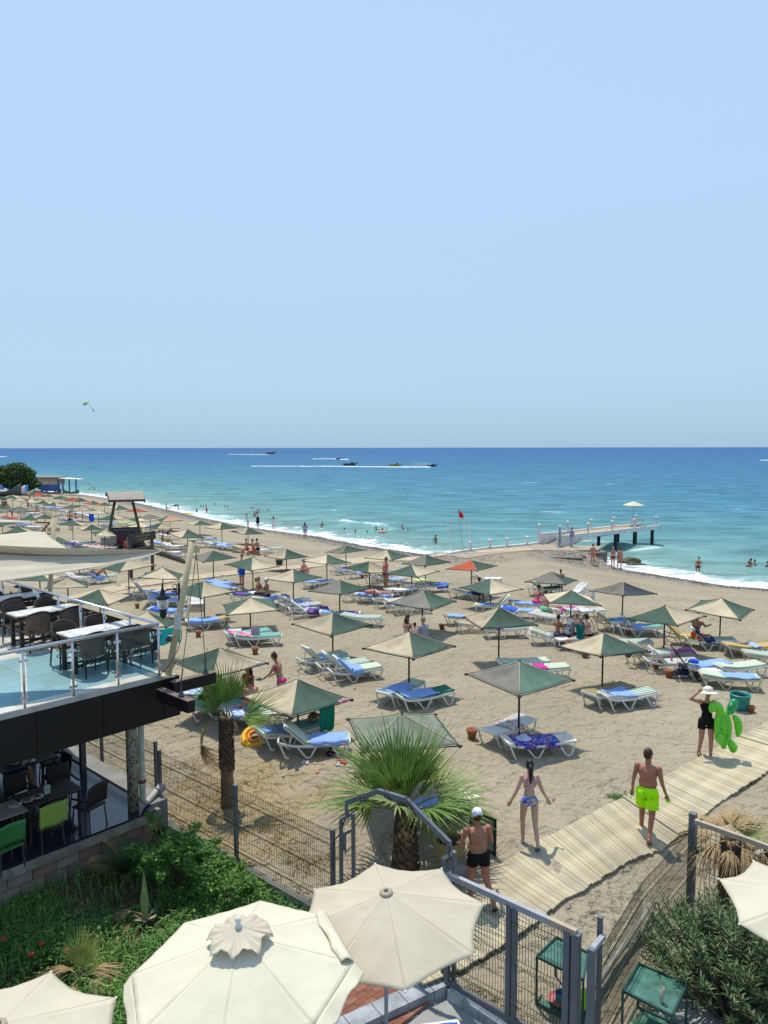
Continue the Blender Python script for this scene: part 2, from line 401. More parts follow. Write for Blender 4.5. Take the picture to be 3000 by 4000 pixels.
# light and dark streaks of the wave crests, painted into the water colour
sn=N(nt,'TexNoise',i_Scale=.35,i_Detail=5.0,i_Roughness=.65);nt.links.new(mp.outputs[0],sn.inputs['Vector'])
sr=N(nt,'MapRange');sr.inputs['From Min'].default_value=.3;sr.inputs['From Max'].default_value=.7;sr.inputs['To Min'].default_value=.6;sr.inputs['To Max'].default_value=1.38
nt.links.new(sn.outputs['Fac'],sr.inputs['Value'])
mu=N(nt,'MixRGB',blend_type='MULTIPLY');mu.inputs[0].default_value=1;nt.links.new(cr.outputs[0],mu.inputs[1]);nt.links.new(sr.outputs[0],mu.inputs[2])
# foam: solid at the edge, lace further out, caps on the breakers
fn=N(nt,'TexNoise',i_Scale=.55,i_Detail=7.0,i_Roughness=.68);nt.links.new(co,fn.inputs['Vector'])
fm=N(nt,'MapRange');fm.inputs['From Min'].default_value=.6;fm.inputs['From Max'].default_value=7.5;fm.inputs['To Min'].default_value=.36;fm.inputs['To Max'].default_value=.72
nt.links.new(at.outputs['Fac'],fm.inputs['Value'])
fs_=N(nt,'Math',operation='SUBTRACT');nt.links.new(fn.outputs['Fac'],fs_.inputs[0]);nt.links.new(fm.outputs[0],fs_.inputs[1])
fr=N(nt,'MapRange');fr.inputs['From Min'].default_value=0;fr.inputs['From Max'].default_value=.09;nt.links.new(fs_.outputs[0],fr.inputs['Value'])
sz=N(nt,'SeparateXYZ');nt.links.new(co,sz.inputs[0])
cz=N(nt,'MapRange');cz.inputs['From Min'].default_value=SEA+.36;cz.inputs['From Max'].default_value=SEA+.62;nt.links.new(sz.outputs[2],cz.inputs['Value'])
cp=N(nt,'Math',operation='MULTIPLY');nt.links.new(cz.outputs[0],cp.inputs[0])
cf=N(nt,'MapRange');cf.inputs['From Min'].default_value=.42;cf.inputs['From Max'].default_value=.5;nt.links.new(fn.outputs['Fac'],cf.inputs['Value']);nt.links.new(cf.outputs[0],cp.inputs[1])
fx=N(nt,'Math',operation='MAXIMUM');nt.links.new(fr.outputs[0],fx.inputs[0]);nt.links.new(cp.outputs[0],fx.inputs[1])
# scattered whitecaps
mp2=N(nt,'Mapping');mp2.inputs['Scale'].default_value=(.12,.5,1);nt.links.new(co,mp2.inputs[0])
wn_=N(nt,'TexNoise',i_Scale=.5,i_Detail=3.0);nt.links.new(mp2.outputs[0],wn_.inputs['Vector'])
wr=N(nt,'MapRange');wr.inputs['From Min'].default_value=.725;wr.inputs['From Max'].default_value=.76;wr.inputs['To Max'].default_value=.6;nt.links.new(wn_.outputs['Fac'],wr.inputs['Value'])
fy=N(nt,'Math',operation='MAXIMUM');nt.links.new(fx.outputs[0],fy.inputs[0]);nt.links.new(wr.outputs[0],fy.inputs[1])
mf=N(nt,'MixRGB');nt.links.new(fy.outputs[0],mf.inputs[0]);nt.links.new(mu.outputs[0],mf.inputs[1]);mf.inputs[2].default_value=(.62,.64,.66,1)
nt.nodes.remove(b);df=N(nt,'BsdfDiffuse');gs=N(nt,'BsdfGlossy');gs.inputs['Roughness'].default_value=.17
nt.links.new(mf.outputs[0],df.inputs[0]);nt.links.new(bp.outputs[0],gs.inputs['Normal']);bp2=N(nt,'Bump');bp2.inputs['Strength'].default_value=.5;bp2.inputs['Distance'].default_value=.6
nt.links.new(prev.outputs[0],bp2.inputs['Height']);nt.links.new(bp2.outputs[0],df.inputs['Normal'])
fz=N(nt,'Fresnel');fz.inputs[0].default_value=1.33;nt.links.new(bp.outputs[0],fz.inputs['Normal'])
fq=N(nt,'MapRange');fq.inputs['To Min'].default_value=.025;fq.inputs['To Max'].default_value=.24;nt.links.new(fz.outputs[0],fq.inputs['Value'])
fo=N(nt,'Math',operation='SUBTRACT');fo.use_clamp=True;nt.links.new(fq.outputs[0],fo.inputs[0]);nt.links.new(fy.outputs[0],fo.inputs[1])
mz=N(nt,'MixShader');nt.links.new(fo.outputs[0],mz.inputs[0]);nt.links.new(df.outputs[0],mz.inputs[1]);nt.links.new(gs.outputs[0],mz.inputs[2]);nt.links.new(mz.outputs[0],nt.nodes['Material Output'].inputs['Surface'])
sm.materials.append(m)
bed=MB().add([(-40000,-60,-8),(40000,-60,-8),(40000,60000,-8),(-40000,60000,-8)],[(0,1,2,3)]).build('sea_bed',mat('sea_bed',(.01,.08,.2),.6,0))
tag(bed,kind='structure')
# ================================================================ JETTY AND SEA WALL
white_wall=mat('white_painted_concrete',(.62,.61,.57),.8,.16,2.0,.01,8)
conc=mat('weathered_concrete',(.25,.23,.19),.9,.3,1.2,.02,6)
darkconc=mat('wet_dark_concrete',(.06,.055,.045),.7,.4,1.5,.03,4)
deckwood=mat('pale_deck_wood',(.42,.30,.18),.8,.2,3)
pile_m=mat('dark_pile',(.012,.016,.03),.6,.2,2)
rope_m=mat('chain_rope',(.16,.16,.15),.7,0)
JO=Vector((15.8,68.7,0));JA=math.atan2(.608,.794)
jt=empty('jetty',(JO.x,JO.y,-1.5),JA,'white concrete bathing jetty with wooden deck standing on dark piles in the sea','jetty')
def jz(t):return-.62+1.5 if t>4.2 else (-.62+1.5)*max(0,t)/4.2      # relative to the empty at z = -1.5
for side,yy in (('f',0.0),('b',2.25)):
    mb=MB();n=24;Ltot=15.4
    for i in range(n):
        t0,t1=Ltot*i/n,Ltot*(i+1)/n
        def bot(t):return-.25 if t<.05 else max(-.1,jz(5)-.30-.75*max(0,1-t/6.0)**1.6)
        mb.add([(t0,yy-.13,bot(t0)),(t1,yy-.13,bot(t1)),(t1,yy-.13,1.0),(t0,yy-.13,1.0),
                (t0,yy+.13,bot(t0)),(t1,yy+.13,bot(t1)),(t1,yy+.13,1.0),(t0,yy+.13,1.0)],
               [(0,1,2,3),(5,4,7,6),(3,2,6,7),(1,0,4,5)])
    mb.box((Ltot+.05,yy,.78),(.1,.34,.5));mb.box((-.05,yy,.4),(.5,.3,1.28))
    mb.build('edge_beam',white_wall,jt)
for t in (-.02,4.0,7.6,11.2,14.9):
    for yy in (0,2.25):
        tt=t if yy==0 else t-.2
        o=MB().lathe([(.11,1.0),(.11,1.78),(.14,1.8),(.14,1.86),(.0,1.96)],(tt,yy,0),10).build('post',white_wall,jt)
        for h_ in (1.35,1.62):MB().lathe([(.125,h_),(.125,h_+.03)],(tt,yy,0),8).build('rope_ring',rope_m,o)
for yy in (0,2.25):
    mb=MB();ts=[-.02,4.0,7.6,11.2,14.9]
    for a,c in zip(ts[:-1],ts[1:]):
        mb.tube([(a+(c-a)*k/6,yy,1.62-.1*math.sin(math.pi*k/6)) for k in range(7)],.012,4)
    mb.build('rope',rope_m,jt)
pm=MB().box((0,0,0),(.105,2.0,.04)).mesh('deck_plank',deckwood)
for i in range(95):
    t=2.0+i*.12
    o=link('plank',pm,jt,(t,1.125,jz(t)+.02+random.uniform(-.004,.004)));o.rotation_euler=(0,0 if t>4.2 else-math.atan(.88/4.2),0)
MB().add([(0,.14,-.1),(4.2,.14,.76),(15.3,.14,.76),(15.3,2.1,.76),(4.2,2.1,.76),(0,2.1,-.1),
          (0,.14,-.4),(4.2,.14,.45),(15.3,.14,.6),(15.3,2.1,.6),(4.2,2.1,.45),(0,2.1,-.4)],
         [(0,1,4,5),(1,2,3,4),(6,11,10,7),(7,10,9,8),(2,8,9,3),(0,5,11,6)]).build('deck_slab',conc,jt)
for t in (8.4,11.5,14.5):
    for yy in (.15,2.1):
        MB().lathe([(.17,-3.2),(.17,.6)],(t,yy,0),10).build('pile',pile_m,jt)
ju=empty('parasol',(JO+Vector((math.cos(JA)*12.9-math.sin(JA)*1.3,math.sin(JA)*12.9+math.cos(JA)*1.3,0))).to_tuple()[:2]+(-.6,),JA+.3,
           'small cream parasol standing at the far end of the jetty deck','parasol')
mb=MB();ap=(0,0,2.55);c4=[(1.15,0,2.15),(0,1.15,2.15),(-1.15,0,2.15),(0,-1.15,2.15)]
mb.add([ap]+c4+[(x*.97,y*.97,z-.06) for x,y,z in c4],[(0,1,2),(0,2,3),(0,3,4),(0,4,1),(1,5,6,2),(2,6,7,3),(3,7,8,4),(4,8,5,1)]).build('canopy',mat('jetty_parasol_cloth',(.62,.54,.38),.8,.05),ju)
MB().tube([(0,0,0),(0,0,2.5)],.025,6).build('pole',mat('grey_steel',(.35,.36,.37),.4,.05,metal=.8),ju)
MB().lathe([(.25,0),(.25,.08),(.05,.1)],n=10).build('base',conc,ju)
jtb=empty('folding_table',(JO+Vector((math.cos(JA)*13.6-math.sin(JA)*1.0,math.sin(JA)*13.6+math.cos(JA)*1.0,0))).to_tuple()[:2]+(-.6,),JA,'pale folding table beside the small parasol on the jetty end','table')
tw=mat('pale_plastic',(.62,.62,.55),.5,.05)
o=MB().box((0,0,.7),(.9,.6,.04)).build('tabletop',tw,jtb);o.rotation_euler=(0,.25,0)
for x in (-.4,.4):
    for y in (-.25,.25):MB().tube([(x,y,0),(-x*.5,y,.7)],.018,5).build('leg',tw,jtb)
jc=empty('plastic_chair',(JO+Vector((math.cos(JA)*12.3-math.sin(JA)*.9,math.sin(JA)*12.3+math.cos(JA)*.9,0))).to_tuple()[:2]+(-.6,),JA+.4,'pale plastic chair under the small parasol on the jetty','chair')
MB().box((0,0,.43),(.45,.45,.03)).build('seat',tw,jc);MB().box((-.22,0,.68),(.03,.45,.45)).build('backrest',tw,jc)
for x in (-.2,.2):
    for y in (-.2,.2):MB().tube([(x,y,0),(x,y,.43)],.02,5).build('leg',tw,jc)
# sea wall with roped bollards and the concrete apron behind it
ap=MB();pts=[(5.0,62.9),(6.72,65.0),(9.27,66.95),(12.98,69.2),(14.6,70.4),(16.9,68.9),(19.6,68.6),(18.6,66.2),(16.0,65.6),(13.2,66.0),(9.6,64.0),(6.6,61.2)]
ap.add([(x,y,-1.44) for x,y in pts]+[(x,y,-3.2) for x,y in pts],[tuple(range(12))[::-1]]+[(i,(i+1) % 12,12+(i+1) % 12,12+i) for i in range(12)])
tag(ap.build('shore_platform',mat('sandy_concrete',(.33,.28,.21),.95,.15,1.5,.01,6)),kind='structure')
kb=MB();wl=[(5.3,63.3),(6.72,65.04),(7.39,65.53),(9.27,67.05),(10.96,68.11),(12.98,69.39),(14.5,70.55)]
for a,c in zip(wl[:-1],wl[1:]):kb.bar((a[0],a[1],-2.15),(c[0],c[1],-2.15),.3,1.7)
sw=empty('sea_wall',(5,63,-1.5),0,'low white roped wall along the water left of the jetty','wall')
o=kb.build('kerb',white_wall,sw);o.location=(-5,-63,1.5)
bols=[(7.39,65.5),(9.27,67.0),(10.96,68.08),(12.98,69.35)]
for i,(x,y) in enumerate(bols):
    r_=.13
    MB().lathe([(r_,-.1),(r_,.75 if i else .8),(r_+.03,.77),(r_+.03,.84),(0,.93)],(x-5,y-63,0),10).build('bollard',white_wall,sw)
mb=MB()
for a,c in zip(bols[:-1],bols[1:]):
    mb.tube([(a[0]-5+(c[0]-a[0])*k/6,a[1]-63+(c[1]-a[1])*k/6,.72-.07*math.sin(math.pi*k/6)) for k in range(7)],.015,4)
mb.build('rope',rope_m,sw)
# broken slabs and rocks at the foot of the jetty
def slab(name,poly,z,th,label,m_):
    c=Vector((sum(p[0] for p in poly)/len(poly),sum(p[1] for p in poly)/len(poly),z));n=len(poly)
    vs=[(p[0]-c.x,p[1]-c.y,(p[2] if len(p)>2 else 0)) for p in poly]+[(p[0]-c.x,p[1]-c.y,-th) for p in poly]
    o=MB().add(vs,[tuple(range(n))]+[(i+1 if i<n-1 else 0,i,n+i,n+(i+1) % n) for i in range(n)]).build(name,m_)
    o.location=c;return tag(o,label,'concrete slab')
def JP(x,y,z):p=P(2080+x/3.0722,1940+y/3.0722,z);return (p.x,p.y)
slab('broken_slab',[JP(330,640,-1.6),JP(640,720,-1.6),JP(620,690,-1.6)[:2],JP(900,668,-1.6),JP(700,600,-1.6),JP(420,605,-1.6)],-1.62,.75,'large dark broken concrete slab jutting into the surf beside the jetty',mat('slab_concrete',(.16,.145,.115),.85,.35,1.2,.02,5))
slab('broken_slab',[JP(95,717,-1.65),JP(600,735,-1.65),JP(620,692,-1.65),JP(400,668,-1.65)],-1.72,.5,'flat cracked slab end half buried in sand left of the bathers',mat('slab_concrete',(.2,.2,.2)))
slab('broken_slab',[JP(330,718,-1.9),JP(480,760,-1.9),JP(760,775,-1.9),JP(890,700,-1.9),JP(640,690,-1.9)],-1.95,1.0,'black wet slab lying lowest against the water',darkconc)
def rock(c,r,label,m_,seed,sq=(1,.8,.5)):
    g=random.Random(seed);bm=bmesh.new();bmesh.ops.create_icosphere(bm,subdivisions=2,radius=1)
    ph=[g.uniform(0,6) for _ in range(6)]
    for v in bm.verts:
        d=1+.16*math.sin(3*v.co.x+ph[0])+.14*math.sin(4*v.co.y+ph[1])+.12*math.sin(5*v.co.z+ph[2]+3*v.co.x)
        v.co=Vector((v.co.x*sq[0],v.co.y*sq[1],v.co.z*sq[2]))*r*d
    me=bpy.data.meshes.new('rock');bm.to_mesh(me);bm.free();me.materials.append(m_)
    o=link('rock',me,loc=c);return tag(o,label,'rock')
rk=mat('algae_rock',(.09,.085,.04),.8,.4,3,.03,6)
p_=P(2080+1150/3.07,1940+790/3.07,-2.45);rock((p_.x,p_.y,-2.5),.95,'low mossy rock in the foam right of the bikini bathers',rk,3,(1.3,.7,.42))
p_=P(2080+1250/3.07,1940+815/3.07,-2.45);rock((p_.x,p_.y,-2.5),.5,'small flat rock trailing off the mossy rock in the foam',rk,5,(1.6,.6,.3))
# closed parasol leaning by the jetty wall
o=MB().lathe([(.28,0),(.28,.06),(.05,.09),(.04,.2),(.13,.5),(.1,1.3),(.02,1.9),(0,1.95)],n=8).build('closed_parasol',mat('grey_blue_cloth',(.2,.24,.32),.8,.1))
p_=P(2080+322/3.07,1940+612/3.07,-1.44);o.location=(p_.x,p_.y,-1.44);tag(o,'folded grey blue parasol in its base against the jetty wall','parasol')
# flag poles at the wall end
wp=mat('white_pole_paint',(.72,.72,.7),.5,.05);redc=mat('red_flag_cloth',(.62,.015,.02),.7,.1)
def fpole(px0,py0,px1,py1,lab,r=.035,flag=False,m_=None):
    b0=P(px0,py0,-1.5);t0=atY(px1,py1,b0.y)
    e_=empty('flag_pole',b0,0,lab,'pole')
    MB().tube([(0,0,0),t0-b0],r,6).build('shaft',m_ or wp,e_)
    if flag:
        h0=t0-b0;mb=MB();A_=h0;B_=0
        def fn(u,v):
            x=u*.42;z=A_.z-.05-v*.7*(1-.15*u)-u*.25*(1-v)-.2*u;return (A_.x+x+.05*v,.07*math.sin(u*7),z)
        mb.grid(fn,8,4);solid(mb.build('flag',redc,e_,True),.008)
    return e_
fpole(1768,2165,1747,2052,'leaning bare white pole at the left end of the sea wall')
fpole(1809,2159,1790,1987,'tall grey pole flying the red beach flag',.03,True,mat('grey_pole',(.4,.4,.4),.5,.05))
fpole(1824,2156,1810,2020,'very thin white pole just right of the red flag',.016)
fpole(1836,2154,1833,2026,'straight white post beside the first bollard of the sea wall',.05)
# ================================================================ WOODEN MATS
plank_m=[mat('beach_plank_%s' % n_,c_,.85,.2,3.0,.002,20) for n_,c_ in (('pale',(.49,.425,.28)),('honey',(.45,.38,.24)),('grey',(.41,.355,.245)))]
bw=empty('boardwalk',(0,0,0));tag(bw,kind='structure')
# left/near side edge A, right edge B of the walk, in metres, from the gate outwards
EA=[tuple(G(*q,.08))[:2] for q in [(1892,3416),(2024,3331),(2181,3247),(2446,3108),(2645,3006),(2965,2838)]]
EB=[tuple(G(*q,.08))[:2] for q in [(2120,3576),(2277,3476),(2464,3356),(2741,3187),(2952,3045)]]
_d=(EA[0][0]-EA[1][0],EA[0][1]-EA[1][1]);_l=math.hypot(*_d)
_w=(EB[0][0]-EA[0][0],EB[0][1]-EA[0][1])
EA=[(EA[0][0]+_d[0]/_l*2.4,EA[0][1]+_d[1]/_l*2.4)]+EA;EB=[(EB[0][0]+_d[0]/_l*2.4,EB[0][1]+_d[1]/_l*2.4)]+EB
EB.append((EA[-1][0]+_w[0],EA[-1][1]+_w[1]))
_e=((EA[-1][0]-EA[-2][0])*.8,(EA[-1][1]-EA[-2][1])*.8)
EA.append((EA[-1][0]+_e[0],EA[-1][1]+_e[1]));EB.append((EB[-1][0]+_e[0],EB[-1][1]+_e[1]))
def plen(E_):return [0]+list(np.cumsum([math.dist(a,c) for a,c in zip(E_[:-1],E_[1:])]))
def pat(E_,L_,s):return Vector((np.interp(s,L_,[p[0] for p in E_]),np.interp(s,L_,[p[1] for p in E_]),0))
LA,LB=plen(EA),plen(EB);npl=150
for i in range(npl):
    fa,fb=i/npl,(i+.94)/npl
    a0,a1=pat(EA,LA,LA[-1]*fa),pat(EA,LA,LA[-1]*fb);b0,b1=pat(EB,LB,LB[-1]*fa),pat(EB,LB,LB[-1]*fb)
    ov=random.uniform(-.015,.02);dirn=(b0-a0).normalized();b0+=dirn*ov;b1+=dirn*ov;a0 -= dirn*ov*.5;a1 -= dirn*ov*.5
    up=.075+random.uniform(-.004,.005)+(.03 if i in (62,108,130) else 0)
    for v in (a0,a1,b0,b1):
        v.z=(gz(v.x,v.y) if not bool(garden_mask(np.array([v.x]),np.array([v.y]))[0]) else gz(v.x,v.y))+up
    dn=Vector((0,0,-.03));c=(a0+b1)/2
    vs=[v-c for v in (a0,b0,b1,a1,a0+dn,b0+dn,b1+dn,a1+dn)]
    MB().add(vs,[(0,1,2,3),(7,6,5,4),(0,4,5,1),(1,5,6,2),(2,6,7,3),(3,7,4,0)]).build('plank',random.choices(plank_m,(3,2,2))[0],bw,loc=c)
for E_,s_ in ((EA,1),(EB,-1)):
    mb=MB()
    for (ax,ay),(bx,by) in zip(E_[:-1],E_[1:]):
        for k in range(4):
            p0=Vector((ax+(bx-ax)*k/4,ay+(by-ay)*k/4,0));p1=Vector((ax+(bx-ax)*(k+1)/4,ay+(by-ay)*(k+1)/4,0))
            dr=(p1-p0).normalized();off=Vector((dr.y,-dr.x,0))*s_*.15
            p0+=off;p1+=off;p0.z=gz(p0.x,p0.y)+.02;p1.z=gz(p1.x,p1.y)+.02;mb.bar(p0,p1,.06,.05)
    mb.build('joist',plank_m[2],bw)
def far_mat(pts,w,lab):
    c=G(*pts[0]);m_=MB();tot=0
    W=[G(*p) for p in pts]
    for a,d in zip(W[:-1],W[1:]):
        L_=(d-a).length;n=max(2,int(L_/.35));dr=(d-a)/n;sd_=Vector((-dr.y,dr.x,0)).normalized()*w/2
        for k in range(n):
            q=a+dr*k;q1=q+dr*.94;j=random.uniform(-.03,.03)
            v=[q-sd_*(1+j),q1-sd_*(1+j),q1+sd_,q+sd_]
            v=[Vector((t.x,t.y,gz(t.x,t.y)+.05))-c for t in v]
            m_.add(v+[t-Vector((0,0,.04)) for t in v],[(0,1,2,3),(0,4,5,1),(1,5,6,2),(2,6,7,3),(3,7,4,0)])
    o=m_.build('wooden_mat',mat('sandy_mat',(.45,.36,.24),.9,.15,2));o.location=c;tag(o,kind='structure')
far_mat([(300,2337),(480,2290),(650,2267),(850,2245),(1100,2222),(1400,2196),(1560,2184)],1.4,'')
far_mat([(230,2372),(400,2330),(560,2303),(700,2290)],1.0,'')
far_mat([(1560,2186),(1700,2172),(1850,2158),(2075,2146)],1.6,'')
far_mat([(1200,2206),(1330,2190),(1480,2180),(1620,2176)],1.4,'')
# ================================================================ LIFEGUARD TOWER
tw1=mat('dark_stained_timber',(.045,.045,.048),.75,.35,5,.004,30)
tw2=mat('weathered_grey_timber',(.34,.29,.235),.85,.2,4,.004,30)
tw3=mat('brown_timber',(.075,.055,.042),.8,.3,4,.004,30)
q=G(*px('Q3',1150,1075));TB=Vector((q.x,q.y+.9,gz(q.x,q.y+.9)))
kx=TB.y/FPX
def tz(py):return atY(500,py,TB.y).z-TB.z
def tx(pxx):return (pxx-px('Q3',1180,0)[0])*kx
TWR=empty('lifeguard_tower',(atY(px('Q3',1180,0)[0],2000,TB.y).x,TB.y,TB.z),.33,'dark timber lifeguard tower with a curved plank roof, standing on the beach','lifeguard tower')
zb,zt,zr=tz(px('Q3',0,1000)[1]),tz(px('Q3',0,750)[1]),tz(px('Q3',0,290)[1])
bw_,tw_,rw_=tx(px('Q3',1440,0)[0])*1.15,tx(px('Q3',1395,0)[0])*1.12,tx(px('Q3',1260,0)[0])*1.1
for sx in (-1,1):
    for sy in (-1,1):
        MB().bar((sx*bw_*1.0,sy*.95,0),(sx*bw_*.92,sy*.9,zb),.2).bar((sx*bw_*.92,sy*.9,zb),(sx*.6,sy*.6,zr+.05),.2).build('post',tw3,TWR)
# splayed cabin of boards
nb=7
for k in range(nb):
    f0,f1=k/nb,(k+.94)/nb;z0,z1=zb+(zt-zb)*f0,zb+(zt-zb)*f1
    a0,a1=bw_+(tw_-bw_)*f0,bw_+(tw_-bw_)*f1;d0,d1=1.0-.12*f0,1.0-.12*f1
    for (p,q_) in (((-1,-1),(1,-1)),((1,-1),(1,1)),((1,1),(-1,1)),((-1,1),(-1,-1))):
        vs=[]
        for (sx,sy) in (p,q_):
            for (aa,dd,zz) in ((a0,d0,z0),(a1,d1,z1)):
                vs+=[(sx*aa,sy*dd,zz),(sx*(aa-.04),sy*(dd-.04),zz)]
        MB().add(vs,[(0,4,6,2),(1,3,7,5),(0,1,5,4),(2,6,7,3),(0,2,3,1),(4,5,7,6)]).build('board',tw1,TWR)
MB().box((0,0,zb-.05),(bw_*2,1.95,.12)).build('floor',tw1,TWR)
# curved roof: planks running left to right, arched front to back
rl,rr_=tx(px('Q3',985,0)[0])-.1,tx(px('Q3',1500,0)[0]);rlb,rrb=tx(px('Q3',800,0)[0]),tx(px('Q3',1380,0)[0])
npk=13
def rpt(v,s_):
    y=-1.15+2.3*v;z=zr+.12+.62*math.sin(math.pi*(.06+.62*v))-.15;return ((rl+(rlb-rl)*v*.35) if s_<0 else rr_+(rrb-rr_)*v*.35,y,z)
for k in range(npk):
    v0,v1=k/npk,(k+.93)/npk;vs=[rpt(v0,-1),rpt(v0,1),rpt(v1,1),rpt(v1,-1)]
    vs=vs+[(x,y,z-.035) for x,y,z in vs]
    MB().add(vs,[(0,1,2,3),(7,6,5,4),(0,4,5,1),(1,5,6,2),(2,6,7,3),(3,7,4,0)]).build('roof_plank',tw2,TWR)
mb=MB()
for s_ in (-1,1):
    for k in range(npk):
        a,b_=rpt(k/npk,s_),rpt((k+1)/npk,s_);mb.bar((a[0],a[1],a[2]-.15),(b_[0],b_[1],b_[2]-.15),.06,.26)
a,b_=rpt(0,-1),rpt(0,1);mb.bar((a[0]-.05,a[1]-.03,a[2]-.07),(b_[0]+.05,b_[1]-.03,b_[2]-.07),.07,.16)
for x in (-.5,.5):mb.bar((x,-1.1,zr+.0),(x,1.1,zr+.12),.1,.12)
mb.build('roof_beam',tw1,TWR)
# access ramp with treads and handrail
e0=Vector((bw_*.75,-.9,zb+.0));q2=G(722,2198);e1=rot('Z',-.33) @ Vector((q2.x-TWR.location.x,q2.y-TWR.location.y,gz(q2.x,q2.y)-TB.z))
for s_ in (-.35,.35):
    MB().bar(e0+Vector((0,s_,0)),e1+Vector((0,s_,.08)),.07,.24).build('ramp_beam',tw3,TWR)
for k in range(11):
    p=e0.lerp(e1,(k+.5)/11);MB().box(p+Vector((0,0,.08)),(.22,.7,.04)).build('tread',tw3,TWR)
# sign gantry in front of the tower
sgq=G(512,2253);sg2=G(596,2233)
SG=empty('beach_sign_frame',(sgq.x,sgq.y,sgq.z),math.atan2(sg2.y-sgq.y,sg2.x-sgq.x),'dark timber sign frame carrying a header board and a notice panel before the tower','sign')
W_=(Vector((sg2.x,sg2.y))-Vector((sgq.x,sgq.y))).length
def sz_(py):return atY(512,py,sgq.y).z-sgq.z
for x in (0,W_):MB().box((x,0,sz_(2115)/2+.05),(.16,.13,sz_(2115)+.1)).build('post',tw3,SG)
zh=sz_(2102);hb=MB().box((W_/2,-.09,zh),(W_+.45,.05,.48)).build('header_board',tw1,SG)
MB().box((W_/2,-.02,sz_(2147)),(W_+.1,.08,.1)).build('crossbar',tw3,SG)
def text(name,s,size,m_,parent,loc,rx=math.pi/2,rz=0,align='CENTER',ext=.003):
    cu=bpy.data.curves.new(name,'FONT');cu.body=s;cu.size=size;cu.align_x=align;cu.extrude=ext;cu.resolution_u=2
    to=bpy.data.objects.new(name+'_tmp',cu);me=bpy.data.meshes.new_from_object(to,depsgraph=None) if False else None
    COL.objects.link(to);dg=bpy.context.evaluated_depsgraph_get();me=bpy.data.meshes.new_from_object(to.evaluated_get(dg));bpy.data.objects.remove(to)
    me.materials.clear();me.materials.append(m_);o=link(name,me,parent,loc);o.rotation_euler=(rx,0,rz);return o
gold=mat('gold_lettering',(.42,.28,.07),.6,0)
text('lettering','CAN KURTARAN',.17,gold,SG,(W_/2,-.12,zh+.03));text('lettering','LIFE GUARD',.15,gold,SG,(W_/2,-.12,zh-.16))
zp=(sz_(2172)+sz_(2196))/2;hp_=sz_(2172)-sz_(2196)+.1
npn=MB().box((W_*.63,-.03,zp),(.75,.03,hp_)).build('notice_panel',mat('white_notice_board',(.6,.6,.58),.6,.05),SG)
redp=mat('red_print',(.5,.02,.02),.6,0);blk=mat('dark_print',(.06,.06,.08),.6,0)
MB().box((W_*.63-.25,-.049,zp+.12),(.15,.006,.1)).build('red_mark',redp,SG)
mb=MB();g_=random.Random(2)
for k in range(7):mb.box((W_*.63+.08+g_.uniform(-.02,.02),-.048,zp+.18-.055*k),(g_.uniform(.28,.42),.004,.012))
mb.build('print_lines',blk,SG)
MB().box((W_*.25,-.03,sz_(2158)),(.35,.03,.25)).build('small_notice',npn.data.materials[0],SG)
# things under the tower
p=G(*px('Q3',950,1100));o=MB().box((0,0,.45),(1.1,.6,.9)).box((0,0,.93),(1.2,.7,.05)).box((-.28,-.31,.45),(.5,.02,.75)).box((.28,-.31,.45),(.5,.02,.75)).build('cabinet',mat('grey_cabinet',(.27,.26,.24),.7,.1));o.location=(p.x,p.y,gz(p.x,p.y));tag(o,'low grey cabinet standing under the lifeguard tower','cabinet')
t=empty('folding_chair',G(*px('Q3',1090,1110)),0,'dark red cloth camping chair under the lifeguard tower','chair');dr=mat('dark_red_cloth',(.12,.02,.03),.8,.1)
MB().box((0,0,.45),(.55,.5,.03)).build('seat',dr,t);MB().box((0,.25,.8),(.6,.03,.65)).build('backrest',dr,t)
for x in (-.25,.25):
    MB().tube([(x,-.25,0),(x,.25,.45)],.015,5).tube([(x,.25,0),(x,-.25,.6)],.015,5).build('leg',blk,t)
# ================================================================ FAR KIOSK, TREE, BOATS
kw=mat('kiosk_boards',(.36,.30,.22),.8,.12,2);kb_=mat('kiosk_blue_paint',(.03,.12,.33),.6,.15,2)
kp=G(*px('Q1',1050,800));KZ=kp.z;kk=kp.y/FPX/5.53
KI=empty('beach_kiosk',kp,0,'beach watersports kiosk with blue signboards and a flat roof by the water','kiosk')
def kxx(x):return (x-1050)*kk
def kzz(y):return (800-y)*kk
MB().box((kxx(1075),1.5,(kzz(460)+kzz(605))/2),(kxx(1270)-kxx(870),3,kzz(460)-kzz(605))).build('wall',kw,KI)
MB().box((kxx(790),1.4,(kzz(460)+kzz(710))/2),(kxx(870)-kxx(700),2.8,kzz(460)-kzz(710))).build('side_wall',patch_mat('kiosk_side_sign',[(.1,.3,.5),(.05,.15,.4),(.45,.45,.06),(.3,.42,.5)],.45),KI)
MB().box((kxx(1075),.2,(kzz(605)+kzz(700))/2),(kxx(1300)-kxx(870),.1,kzz(605)-kzz(700))).build('signboard',patch_mat('kiosk_picture_board',[(.12,.1,.16),(.05,.12,.3),(.35,.12,.08),(.08,.16,.36),(.3,.22,.2)],.5),KI)
text('lettering','WATER SPORTS',.85,mat('pale_lettering',(.55,.55,.5),.7,0),KI,(kxx(1075),-.03,kzz(600)))
MB().box((kxx(1090),.3,(kzz(700)+kzz(745))/2),(kxx(1300)-kxx(880),.8,kzz(700)-kzz(745))).build('counter',kb_,KI)
MB().box((kxx(980),1.4,kzz(445)),(kxx(1300)-kxx(660),3.8,.28)).build('roof',mat('kiosk_roof',(.36,.3,.27),.8,.1),KI)
